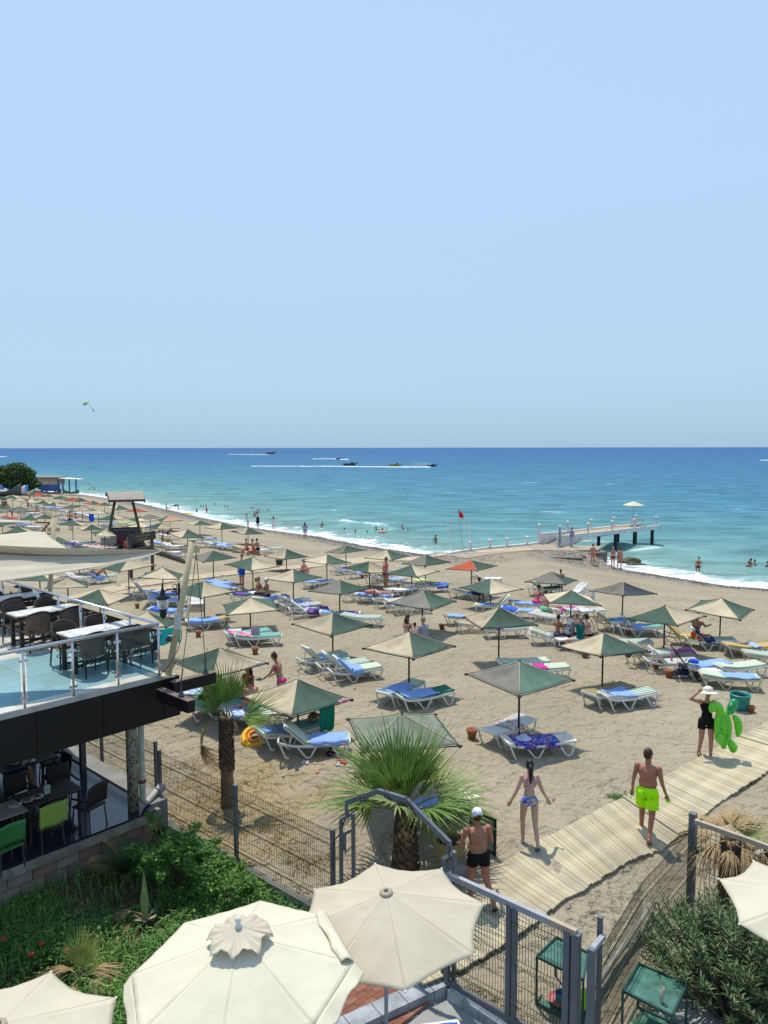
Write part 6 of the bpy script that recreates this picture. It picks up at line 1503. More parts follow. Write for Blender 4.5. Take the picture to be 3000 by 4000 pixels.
octo(-1.628,8.186,1.992,1.261,.439,-.003,.025,-.061,-.9,'biggest ivory octagonal parasol with scalloped top vent and blown back valance',cvA,.0,'valance',2)
octo(.02,9.428,1.725,1.281,.389,.145,.04,-.077,-.9,'sand coloured octagonal parasol with hollow crown cap, right of the vented one',cvB,.065,'plain',4)
octo(-3.864,7.236,1.664,1.244,.391,.793,.029,.044,-.95,'cream octagonal parasol cut by the bottom left corner of the view',canvas('cream_canvas',(.64,.59,.45)),.065,'plain',7)
octo(5.66,9.433,1.719,1.214,.397,.241,.077,.125,-.9,'cream octagonal parasol cut by the right edge over the oleander',canvas('cream_canvas',(.64,.59,.45)),.065,'plain',9)
# ================================================================ PALMS AND PLANTS
pg=leafmat('palm_leaf',(0.14,0.225,0.05),.35,.25,5);pgl=leafmat('palm_leaf_pale',(0.26,0.33,0.12),.25,.25,5);pdead=leafmat('dead_palm_leaf',(0.392,0.268,0.131),.3,.15,6);pbr=mat('brown_leaf_tip',(.14,.075,.03),.8,.3,6);pet=mat('palm_stalk',(.14,.17,.05),.6,.2,6)
tkm=mat('palm_trunk_fibre',(.075,.045,.03),.95,.4,12,.02,30);tkl=mat('palm_trunk_lower',(.19,.115,.065),.9,.2,14,.006,60)
def frond(seed,Lp=.5,Lb=.75,nseg=30,span=R(175),droop=.35,fold=.25,mats=None,ragged=.12,split=.38):
    g_=random.Random(seed);mb=MB()
    mb.tube([(0,0,0),(Lp*.5,0,.02),(Lp,0,0)],[.022,.014,.01],5,mi=2)
    for k in range(nseg):
        f=(k+.5)/nseg-.5;a=f*span;L=Lb*(1-.38*abs(f*2)**1.6)*(1+ragged*g_.uniform(-1,.6));w0=span/nseg*Lb*split*.62;d=Vector((math.cos(a),math.sin(a),0));s=Vector((-math.sin(a),math.cos(a),0))
        cup=fold*abs(f*2);dz=g_.uniform(-.05,.05);pts=[]
        for j,t in enumerate((.03,split,.7,.9,1.0)):
            p=Vector((Lp,0,0))+d*(L*t)+Vector((0,0,cup*L*t*.7-droop*L*t**2.4+dz*t));w=(w0*t/split if t <= split else w0*(1-(t-split)/(1.02-split))**.8);ridge=Vector((0,0,w*.45*(1 if t <= split else .6)))
            pts.append((p-s*w,p+ridge,p+s*w))
        vs=[q for tr in pts for q in tr]
        for j in range(4):
            o=mb.c if j==0 else None
        fs=[];mi=[]
        base=mb.c
        for j in range(4):
            for e in (0,1):fs.append((j*3+e,j*3+e+1,j*3+e+4,j*3+e+3))
        mb.add(vs,fs[:6],0);n0=mb.c-len(vs);mb.f+=[tuple(i+n0 for i in q) for q in fs[6:]];mb.mi+=[1]*2
    return mb.mesh('frond',mats or [pg,pbr,pet],True)
live=[frond(s,mats=[pg if s % 3 else pgl,pbr,pet],droop=.18+.1*(s % 3),Lb=.78+.06*(s % 2)) for s in range(5)]
stiff=[frond(20+s,Lb=.92,Lp=.35,span=R(125),droop=.05,fold=.35,ragged=.2,mats=[pg,pbr,pet]) for s in range(3)]
dead=[frond(40+s,Lb=.6,Lp=.3,nseg=22,span=R(120),droop=1.1,fold=-.2,mats=[pdead,pbr,pdead],ragged=.35) for s in range(3)]
def put(parent,me,loc,az,el,roll=0,s=1.0):
    o=link('frond',me,parent,loc);M=Matrix.Rotation(az,4,'Z') @ Matrix.Rotation(-el,4,'Y') @ Matrix.Rotation(roll,4,'X');o.rotation_euler=M.to_euler();o.scale=(s,s,s);return o
def trunk(parent,h,r0,r1,rings,split=.45,lean=(0,0)):
    mb=MB();n=14;prof=[]
    for k in range(rings+1):
        t=k/rings;prof.append((t,(r0+(r1-r0)*t)*(1+.06*math.sin(k*2.3))))
    mb.tube([(lean[0]*t,lean[1]*t,h*t) for t,_ in prof],[r for _,r in prof],n);mb.build('trunk',tkl,parent,True)
    g_=random.Random(int(h*100));mb=MB();nb_=int((h*(1-split))/.055)
    for k in range(nb_):# old leaf bases in a spiral
        for q in range(7):
            t=split+(1-split)*(k+q/7)/nb_;a=q*2*math.pi/7*3+k*.6;rr=(r0+(r1-r0)*t)*1.0;z=h*t;c=Vector((lean[0]*t+rr*math.cos(a),lean[1]*t+rr*math.sin(a),z));o_=Vector((math.cos(a),math.sin(a),0));s=Vector((-math.sin(a),math.cos(a),0));w=g_.uniform(.035,.06)
            tip=c+o_*g_.uniform(.03,.06)+Vector((0,0,g_.uniform(.07,.13)))
            mb.add([c-s*w-Vector((0,0,.05))-o_*.02,c+s*w-Vector((0,0,.05))-o_*.02,c+o_*.035+s*w*.5,c+o_*.035-s*w*.5,tip],[(0,1,2,3),(3,2,4),(0,3,4),(1,4,2),(0,4,1)])
    o=mb.build('leaf_base_sheath',tkm,parent);tag(o,kind='stuff')
# palm 1: upright crown left of the middle
b1=P(886,3150,-.62);top=atY(884,2800,b1.y);h1=top.z+.62
PA=empty('fan_palm',b1,0,'slim fan palm with upright crown and one broken brown frond hanging left','palm tree')
trunk(PA,h1,.155,.125,14,.42);c=Vector((top.x-b1.x,0,h1-.05))
for k,(az,el,ro,s) in enumerate(((1.57,1.5,.1,1.1),(3.0,1.15,1.3,1.0),(-1.57,1.45,.2,1.05),(3.2,.8,1.5,.8))):put(PA,stiff[k % 3],c,az,el,ro,s)
put(PA,stiff[1],c,-.1,.22,.7,1.1)
put(PA,dead[0],c,.8,-.5,0,.55)
mb=MB().tube([(0,0,0),(-.25,-.02,.05),(-.42,-.03,-.05),(-.5,-.03,-.2)],[.03,.026,.024,.02],6);o=mb.build('broken_stalk',pet,PA);o.location=c
put(PA,dead[1],c+Vector((-.5,-.03,-.2)),3.3,-1.35,0,1.25);put(PA,dead[2],c+Vector((-.48,0,-.2)),3.9,-1.3,.4,1.15)
# palm 2: the big one by the gate
b2=P(1580,3440,-.65);top=atY(1578,3165,b2.y);h2=top.z+.65
PB=empty('fan_palm',b2,0,'big low fan palm with thick shaggy trunk beside the gate hoop','palm tree')
trunk(PB,h2,.25,.15,10,.05);c=Vector((top.x-b2.x,0,h2-.03))
k=0
for el,n,s in ((1.4,4,1.5),(1.0,6,1.45),(.55,6,1.5)):
    for j in range(n):put(PB,(stiff if el>.9 else live)[k % (3 if el>.9 else 5)],c,j*2*math.pi/n+el*2+random.uniform(-.2,.2),el+random.uniform(-.12,.12),random.uniform(-.5,.5),s*random.uniform(.78,1.06));k+=1
for az,el,s in ((.1,.12,1.4),(-.5,.0,.9),(3.2,.15,1.5),(2.7,.05,1.1)):put(PB,live[k % 5],c,az,el,.3,s);k+=1
for j in range(3):put(PB,dead[j],c,j*2.2+.5,-.9,0,.8)
# palm 3 and 4 at the right, dried out
for (px_,py_,pt,s_,lab) in ((2842,3540,3290,1.0,'dried fan palm with brown drooping crown behind the right fence'),(3010,3500,3330,.9,'second fan palm at the right edge, half brown half green')):
    bb=P(px_,py_,-.6);tp_=atY(px_-4,pt,bb.y);T_=empty('fan_palm',bb,0,lab,'palm tree');h=tp_.z+.6;trunk(T_,h,.16*s_,.13*s_,9,.05);c=Vector((tp_.x-bb.x,0,h))
    for j in range(13):put(T_,dead[j % 3],c,j*.75,.9-.13*j+random.uniform(-.2,.2),random.uniform(-.5,.5),.92*s_)
    for j in range(3):put(T_,live[j],c,-.3+j*.8,.5-.3*j,.3,.7*s_)
# young palms in the bed
def GB(x,y):q=P(x,y,-.98);return Vector((q.x,q.y,bz(q.x,q.y)))
q=GB(562,3620);T_=empty('young_palm',q,0,'stunted young palm with one upright green spear and dry fronds in the bed','palm plant')
MB().tube([(0,0,0),(0,0,.18)],[.10,.07],8).build('trunk',tkm,T_);
MB().add([(-.05,0,.15),(.05,0,.15),(.075,.02,.5),(.0,.02,1.1),(-.075,.02,.5),(0,.06,.15),(0,.07,.5)],[(0,1,2,4),(4,2,3),(1,5,6,2),(5,0,4,6),(2,6,3),(6,4,3)]).build('spear_leaf',pgl,T_)
put(T_,dead[1],(0,0,.25),2.9,.15,0,.9);put(T_,dead[2],(0,0,.2),3.4,-.1,.4,.7)
st=MB()
for a in range(7):st.bar((0,0,.16),(.2*math.cos(a),.2*math.sin(a),.26),.04,.015)
st.build('cut_stalks',mat('cut_pale_stalk',(.42,.3,.2),.8,.2),T_)
q=GB(305,3850);T_=empty('young_palm',q,0,'yellowing young fan palm with curled dry fronds in the bed, lower left','palm plant');yl=leafmat('yellow_green_leaf',(0.290,0.319,0.072),.3,.25,6)
yf=frond(70,Lb=.55,Lp=.2,nseg=20,span=R(95),droop=.1,fold=.3,mats=[yl,pdead,pet])
for az,el,s in ((1.5,1.3,1.1),(1.9,1.2,1),(1.0,1.1,1),(.3,.6,.7)):put(T_,yf,(0,0,.1),az,el,0,s)
for az,el,s in ((0,.5,1),(.4,.1,1.1),(-.5,.2,1.0),(2.9,.6,.8),(2.5,.2,.9),(-1.6,.1,.9)):put(T_,dead[int(s*10) % 3],(0,0,.15),az,el,.3,s*.8)
q=GB(480,3440);T_=empty('cycad',q,0,'dark spiky cycad with two orange fronds against the block wall','plant');cyg=leafmat('cycad_leaf',(0.043,0.087,0.036),.3,.1,6);cyo=leafmat('cycad_dry_leaf',(0.406,0.217,0.072),.3,.15,6)
def cyfr(m_,seed):
    mb=MB();g_=random.Random(seed);n=26;sp_=[(t*.62,0,.5*t-.42*t*t) for t in [k/n for k in range(n+1)]];mb.tube(sp_,.008,4)
    for k in range(3,n):
        for s in (-1,1):p=Vector(sp_[k]);L=.15*math.sin(math.pi*k/n*.95)+.04;mb.add([p,p+Vector((.012,0,0)),p+Vector((.05,s*L,.02+.02*g_.random()))],[(0,1,2)]);mb.add([p+Vector((.006,0,-.004)),p+Vector((.018,0,-.004)),p+Vector((.055,s*L,.015))],[(2,1,0)])
    return mb.mesh('frond',m_)
cf1,cf2=cyfr(cyg,1),cyfr(cyo,2)
for k in range(14):put(T_,cf1,(0,0,.1),k*.9,.35+.12*(k % 5),0,1.15)
put(T_,cf2,(0,0,.1),2.75,.7,.5,1.3);put(T_,cf2,(0,0,.1),3.0,.3,-.5,1.2)
# leafy branches
def leafbush(nm,cat,lab,base,branches,nleaf,size,mats,seed,width=.42,flowers=None):
    t=empty(nm,base,0,lab,cat);g_=random.Random(seed);vs=[];fs=[];mi=[];mb=MB()
    for bi,(p1,p2) in enumerate(branches):
        p1,p2=Vector(p1),Vector(p2);mb.tube([(0,0,0),p1*.6,p1,(p1+p2)/2+Vector((0,0,.05)),p2],[.02,.015,.01,.007,.003],5)
        for k in range(nleaf):
            f=g_.random()**.7;c=p1.lerp(p2,f*1.1-.1)+Vector((g_.gauss(0,1),g_.gauss(0,1),g_.gauss(0,.8)))*(.12*(1.15-f))+Vector((0,0,.06*math.sin(f*3)))
            a=Vector((g_.gauss(0,1),g_.gauss(0,1),g_.gauss(.1,.6))).normalized();b_=a.cross(Vector((g_.gauss(0,.5),g_.gauss(0,.5),1))).normalized();s=size*g_.uniform(.6,1.2);o=len(vs);n_=a.cross(b_)*s*.12
            vs+=[c-a*s,c+b_*s*width-n_,c+a*s,c-b_*s*width-n_];fs+=[(o,o+1,o+2),(o,o+2,o+3)];m_=min(len(mats)-1,int(g_.random()*len(mats)));mi+=[m_,m_]
    mb.build('branches',mat('green_brown_branch',(.09,.07,.03),.8,.2),t)
    lv=MB();lv.v=[tuple(v) for v in vs];lv.f=fs;lv.mi=mi;lv.c=len(vs);tag(lv.build('leaves',mats,t),kind='stuff')
    if flowers:
        fm_=leafmat('magenta_bract',(.42,.03,.3),.2,.3,8)
        for fp_ in flowers:
            fb=MB()
            for k in range(9):
                c=Vector(fp_)+Vector((g_.gauss(0,1),g_.gauss(0,1),g_.gauss(0,1)))*.035
                a=Vector((g_.gauss(0,1),g_.gauss(0,1),g_.gauss(0,1))).normalized();b_=a.orthogonal().normalized();fb.add([c-a*.03,c+b_*.025,c+a*.03,c-b_*.025],[(0,1,2,3)])
            fb.build('flower',fm_,t)
    return t
bg1=leafmat('bougainvillea_leaf',(0.087,0.217,0.043),.3,.3,6);bg2=leafmat('bougainvillea_young_leaf',(0.189,0.348,0.058),.25,.35,6);bg3=leafmat('bougainvillea_dark_leaf',(0.043,0.123,0.032),.3,.2,6)
def rays(n,r,h,seed,fl=.4):
    g_=random.Random(seed);out=[]
    for k in range(n):a=k*2.4+g_.uniform(-.3,.3);rr=r*g_.uniform(.5,1);hh=h*g_.uniform(.45,1.05);out.append(((rr*.45*math.cos(a),rr*.45*math.sin(a),hh*.8),(rr*math.cos(a),rr*math.sin(a),hh*(1 if g_.random()>fl else .6))))
    return out
def LP(x,y):return x/1.659,3100+y/1.659
q=GB(*LP(1130,620));leafbush('bougainvillea','bush','larger bright green bougainvillea climbing against the wire fence, one pink flower',q,rays(24,.95,1.25,3,.5),170,.05,[bg1,bg1,bg2,bg3],5,flowers=[(-.38,-.3,.85)])
q=GB(*LP(1450,720));leafbush('bougainvillea','bush','smaller bougainvillea with magenta flowers next to the fence base',q,rays(15,.7,.8,8),130,.048,[bg1,bg2,bg3],9,flowers=[(.12,-.25,.45),(.2,-.3,.38)])
# oleander
og1=leafmat('oleander_leaf',(0.087,0.152,0.058),.3,.2,6);og2=leafmat('oleander_pale_leaf',(0.232,0.290,0.145),.25,.2,6);og3=leafmat('oleander_dark_leaf',(0.032,0.072,0.032),.3,.15,6)
def oleander(base,lab,stems,seed):
    t=empty('oleander',base,0,lab,'bush');g_=random.Random(seed);vs=[];fs=[];mi=[];mb=MB()
    for k in range(stems):
        a=g_.uniform(0,6.28);r_=g_.random()**.5;x,y=1.5*r_*math.cos(a),1.25*r_*math.sin(a);h=(1.6-.55*r_*r_)*g_.uniform(.55,1.05);tip=Vector((x,y,h));bs_=Vector((x*.3,y*.3,0));mb.tube([bs_,(bs_+tip)/2+Vector((0,0,.1)),tip],[.014,.01,.005],4)
        n=g_.randint(15,24)
        for j in range(n):
            f=j/n;c=tip+(bs_-tip)*(1-f)*.22;az=j*2.4+g_.uniform(-.3,.3);el=.15+.9*f*g_.uniform(.6,1.2);d=Vector((math.cos(az)*math.cos(el),math.sin(az)*math.cos(el),math.sin(el)));s=d.cross(Vector((0,0,1))).normalized();L=g_.uniform(.10,.17);w=.013;o=len(vs)
            vs+=[c,c+d*L*.45-s*w,c+d*L+Vector((0,0,-.02)),c+d*L*.45+s*w,c+d*L*.45+Vector((0,0,-.006))];fs+=[(o,o+1,o+4),(o+1,o+2,o+4),(o+2,o+3,o+4),(o+3,o,o+4)];mi+=[[0,0,1,2][g_.randrange(4)]]*4
    mb.build('stems',mat('grey_stem',(.12,.1,.07),.8,.2),t);lv=MB();lv.v=[tuple(v) for v in vs];lv.f=fs;lv.mi=mi;lv.c=len(vs);tag(lv.build('leaves',[og1,og2,og3],t),kind='stuff');return t
oleander((5.25,10.75,-.9),'large grey green oleander filling the lower right corner',360,4)
oleander((5.9,9.3,-.9),'oleander clump under the right hand cream parasol',150,8)
# grass and weeds in the bed
def blades(nm,n,region,hmin,hmax,mats,seed,w=.007,bend=.5,zf=None,clump=0):
    g_=np.random.default_rng(seed);vs=[];fs=[];mi=[];c0=Vector((0,0,0));cl=None;k=0
    while k<n:
        x,y=region(g_)
        m_=int(g_.integers(1,7)) if clump else 1
        for _ in range(m_):
            x2,y2=x+g_.normal()*.03,y+g_.normal()*.03;z=zf(x2,y2);h=g_.uniform(hmin,hmax);a=g_.uniform(0,6.28);d=np.array([math.cos(a),math.sin(a)]);s=np.array([-d[1],d[0]])*w;b_=bend*h*g_.uniform(.3,1.2);o=len(vs)
            for t,ww,hh in ((0,1,0),(.5,.85,.7),(1,.05,1-.35*bend)):
                c=np.array([x2,y2])+d*b_*t*t;vs+=[(c[0]-s[0]*ww,c[1]-s[1]*ww,z+h*hh),(c[0]+s[0]*ww,c[1]+s[1]*ww,z+h*hh)]
            fs+=[(o,o+1,o+3,o+2),(o+2,o+3,o+5,o+4)];mm=int(g_.random()*len(mats));mi+=[mm,mm];k+=1
    mb=MB();mb.v=vs;mb.f=fs;mb.mi=mi;mb.c=len(vs);return tag(mb.build(nm,mats),kind='stuff')
gr1=leafmat('grass_green',(0.145,0.319,0.072),.3,.35,4);gr2=leafmat('grass_pale',(0.246,0.406,0.116),.3,.35,4);gr3=leafmat('grass_dark',(0.072,0.174,0.043),.3,.3,4);strw=leafmat('dry_straw',(.42,.31,.15),.25,.2,5)
def bedreg(g_):
    while True:
        x,y=g_.uniform(-9.5,-.9),g_.uniform(5.5,16.3)
        if not inpoly(x,y,bed_poly):continue
        v=math.sin(x*1.7+1)+math.sin(y*2.1+x)+.6*math.sin(x*4.1-y*3.7)
        if g_.random()<.55+.42*math.tanh(1.4*v):return x,y
blades('long_grass',24000,bedreg,.12,.36,[gr1,gr2,gr3,gr1],1,.009,1.0,bz)
blades('short_grass',14000,bedreg,.05,.16,[gr1,gr3,gr3,strw],2,.008,.5,bz)
g_=np.random.default_rng(12);vs=[];fs=[];mi=[]
for k in range(9000):
    x,y=bedreg(g_)
    if math.sin(x*2.3+y*1.1)+math.sin(y*1.9-x*3)<.2:continue
    z=bz(x,y)+g_.uniform(.04,.3);a=g_.normal(size=3)*np.array([1,1,.35]);a /= np.linalg.norm(a);b_=np.cross(a,[g_.normal()*.4,g_.normal()*.4,1]);b_ /= np.linalg.norm(b_);s=g_.uniform(.02,.045);c=np.array([x,y,z]);o=len(vs)
    vs+=[tuple(c-a*s),tuple(c+b_*s*.6),tuple(c+a*s),tuple(c-b_*s*.6)];fs.append((o,o+1,o+2,o+3));mi.append(int(g_.random()*3))
mb=MB();mb.v=vs;mb.f=fs;mb.mi=mi;mb.c=len(vs);tag(mb.build('ground_weeds',[gr1,gr3,bg2]),kind='stuff')
# red rose plants
for k,(x,y,l) in enumerate(((30,1040,'at the left edge'),(210,1145,'above the corner parasol'),(435,1135,'beside the yellowing palm'),(275,1090,'between the other two'))):
    q=GB(*LP(x,y));t=leafbush('rose_plant','flower','small weed bush with a red bloom %s in the bed' % l,q,rays(7,.22,.3,30+k),60,.028,[bg1,gr3],40+k)
    MB().ell((0,-.05,.34),(.045,.045,.035)).ell((.03,-.07,.36),(.03,.03,.025)).build('bloom',mat('red_petals',(.45,.04,.05),.7,.3,20),t)
# dry straw on the sand near the fence
_gx,_gy=np.meshgrid(np.linspace(-7,3,101),np.linspace(11,21,101));_gz=ground_arr(_gx,_gy)
def DZ(x,y):return _gz[int(min(100,max(0,(y-11)*10))),int(min(100,max(0,(x+7)*10)))]
def drreg(g_):
    while True:
        c=[(-3.6,16.9,1.2),(-1.5,14.6,.8),(.35,13.15,.8),(-4.8,18.3,.9),(-2.4,15.4,.8),(1.1,12.4,.45)][g_.integers(0,6)];x,y=c[0]+g_.normal()*c[2]*.5,c[1]+g_.normal()*c[2]*.4
        if not bool(garden_mask(np.array([x]),np.array([y]))[0]) and math.sin(x*5+y*2)+math.sin(y*6-x*3)>-.6:return x,y
blades('dry_grass',6000,drreg,.03,.14,[strw],5,.006,1.0,lambda x,y:-.03+float(DZ(x,y)))
# ================================================================ BOATS, WAKES, PARASAIL
foam=mat('wake_foam',(.62,.68,.72),.9,.15,.2)
def wake(pts,w0,w1,lab):
    W=[P(*p,SEA+.25) for p in pts];mb=MB();g_=random.Random(len(pts));V=[];n=60
    L=[0]
    for a,b_ in zip(W[:-1],W[1:]):L.append(L[-1]+(b_-a).length)
    c=W[0].copy()
    for i in range(n+1):
        s=L[-1]*i/n;p=Vector([np.interp(s,L,[q[k] for q in W]) for k in range(3)]);w=(w0+(w1-w0)*i/n)*(.25+1.1*g_.random()**1.5)
        V+=[(p.x-c.x,p.y-c.y-w,-.2),(p.x-c.x,p.y-c.y-w*.3,.12+.2*g_.random()*(1-i/n)),(p.x-c.x,p.y-c.y+w*.5,.1),(p.x-c.x,p.y-c.y+w,-.2)]
    mb.add(V,[(4*i+k,4*i+4+k,4*i+5+k,4*i+1+k) for i in range(n) for k in range(3)])
    o=mb.build('wake',foam,smooth=True);o.location=c;tag(o,lab,'wake')
def S_(x,y):return (980+x/2.242,1740+y/2.242)
wake([S_(1575,188),S_(1450,188),S_(1200,187),S_(905,184)],4.5,1.8,'broad white wake trailing directly behind the jet ski')
wake([S_(905,185),S_(700,181),S_(400,180),S_(120,178),S_(0,176)],1.1,.6,'long thin white wake line behind the towed boats')
wake([S_(165,78),S_(0,77),S_(-200,73)],6,2,'distant wake of the red boat near the horizon')
wake([S_(860,122),S_(780,118),S_(700,114),S_(545,115)],11,4,'short ragged wake of the far jet ski')
wake([(3010,1802),(2965,1801)],6,3,'white wake cut by the right edge of the view')
wake([(-10,1781),(25,1778)],5,3,'white wake cut by the left edge of the view')
def craft(lab,x,y,L,colr,nm='motorboat',cat='boat',people=2,top=False,seed=0):
    p=P(*S_(x,y),SEA);e_=empty(nm,(p.x,p.y,SEA),0,lab,cat);g_=random.Random(seed)
    mb=MB();h=L*.16
    mb.add([(-L/2,-L*.16,.1),(L*.25,-L*.16,.1),(L/2,0,h*1.1),(L*.25,L*.16,.1),(-L/2,L*.16,.1),
            (-L/2,-L*.2,h),(L*.25,-L*.19,h),(L*.56,0,h*1.5),(L*.25,L*.19,h),(-L/2,L*.2,h)],
           [(0,4,3,2,1),(5,6,7,8,9),(0,1,6,5),(1,2,7,6),(2,3,8,7),(3,4,9,8),(4,0,5,9)])
    mb.build('hull',colr,e_)
    if top:MB().box((-L*.05,0,h+1.7),(L*.4,L*.3,.08)).bar((-L*.2,0,h),(-L*.2,0,h+1.7),.1).bar((L*.1,0,h),(L*.1,0,h+1.7),.1).build('sunshade',whiteh,e_)
    else:MB().box((L*.1,0,h+.25),(L*.25,L*.15,.5)).build('seat',blk,e_)
    return e_,p,h
kinds=[craft('red and white motorboat running along the horizon',180,72,16,mat('red_boat_hull',(.35,.06,.05),.5,.1),top=True),
         craft('dark jet ski pulling a broad wake, right of the yellow float',1590,188,5.5,mat('black_hull',(.02,.02,.03),.5,.1),'jet_ski','jet ski'),
         craft('yellow towed float with riders in the middle of the wake',1270,183,7,mat('yellow_hull',(.5,.3,.03),.5,.1),'towed_float','inflatable'),
         craft('dark boat with several riders at the left end of the broad wake',875,176,8,mat('grey_hull',(.07,.07,.08),.5,.1),'motorboat','boat'),
         craft('far small jet ski turning in its own foam',780,121,6,mat('black_hull',(.02,.02,.03)),'jet_ski','jet ski')]
wb=P(2002,1771,SEA);o=MB().box((0,0,1.5),(13,4,1.8)).box((-2,0,2.6),(6,3,1.2)).build('motor_yacht',whiteh);o.location=(wb.x,wb.y,SEA);tag(o,'tiny white boat alone on the horizon right of the middle','boat')
# spray behind the jet ski
p=P(*S_(1560,180),SEA);leaf_=MB();g_=random.Random(3)
for k in range(90):leaf_.ell((g_.uniform(-9,1),g_.uniform(-1.5,1.5),g_.uniform(.1,2.6)*g_.random()),(.28,.28,.2),nu=4,nv=3)
o=leaf_.build('spray',foam);o.location=(p.x,p.y,SEA);tag(o,kind='stuff')
# parasail
c=atY(300+630/16.59,1550+390/16.59,520);k_=520/FPX
PS=empty('parasail',c,0,'pale yellow green parasail canopy high above the sea at the left','parasail')
def fn(u,v):
    a=2*math.pi*u;t=math.pi/2*v;rr=.95*(1+.06*math.cos(10*a))
    vv=Vector((math.sin(t)*math.cos(a)*rr,math.sin(t)*math.sin(a)*rr,math.cos(t)*.8));return rot('Y',-.5) @ rot('X',.55) @ (vv*12*k_/.95*.98)
o=MB().grid(fn,40,10).build('canopy',stripe_mat('parasail_cloth',(.55,.62,.3),(.42,.52,.28),.9,0,.5),PS,True);solid(o,.05)
pr=atY(300+1075/16.59,1550+815/16.59,520)-c
mb=MB()
for a in range(8):mb.tube([fn(a/8,1),pr+Vector((0,0,.6))],.02,3)
mb.build('line',rope_m,PS)
MBp=MB();MBp.ell(pr,(.3,.3,.7)).ell(pr+Vector((.1,0,.85)),(.2,.2,.22)).tube([pr+Vector((.1,0,-.4)),pr+Vector((.7,0,-.7)),pr+Vector((.9,0,-1.4))],[.2,.16,.1],6)
o=MBp.build('person',mat('dark_wetsuit',(.03,.06,.1),.8,.1));o.location=c;tag(o,'person in dark clothes hanging under the parasail','person')
# ================================================================ PEOPLE
def skinm(n,c):return mat('skin_'+n,c,.5,.06,12,.0006,200,spec=.35,sss=.06)
SK={'tan':skinm('tan',(.40,.20,.125)),'brown':skinm('brown',(.28,.125,.075)),'fair':skinm('fair',(.54,.31,.22)),'pink':skinm('sunburnt',(.52,.22,.15)),'dark':skinm('deep_tan',(.19,.085,.05)),'red':skinm('red_tan',(.37,.155,.095))}
HR={'black':mat('black_hair',(.012,.01,.01),.5,.2,30,.004,90),'brown':mat('brown_hair',(.05,.025,.012),.5,.2,30,.004,90),'blond':mat('blond_hair',(.3,.2,.1),.55,.2,30,.004,90),'grey':mat('grey_hair',(.22,.2,.18),.6,.2,30,.004,90)}
def fm(n,c):return mat(n,c,.85,.08,8,.002,60,spec=.2)
def seg_near(Pts,segs):
    best=np.full(len(Pts),1e9);idx=np.zeros(len(Pts),int);tt=np.zeros(len(Pts))
    for i,(a,b_,w) in enumerate(segs):
        a=np.array(a);d=np.array(b_)-a;L=d@d;t=np.clip((Pts-a)@d/L,0,1);q=np.linalg.norm(Pts-a-t[:,None]*d,axis=1)/w
        m_=q<best;best[m_]=q[m_];idx[m_]=i;tt[m_]=t[m_]
    return idx,tt
def V3(*a):return Vector(a)
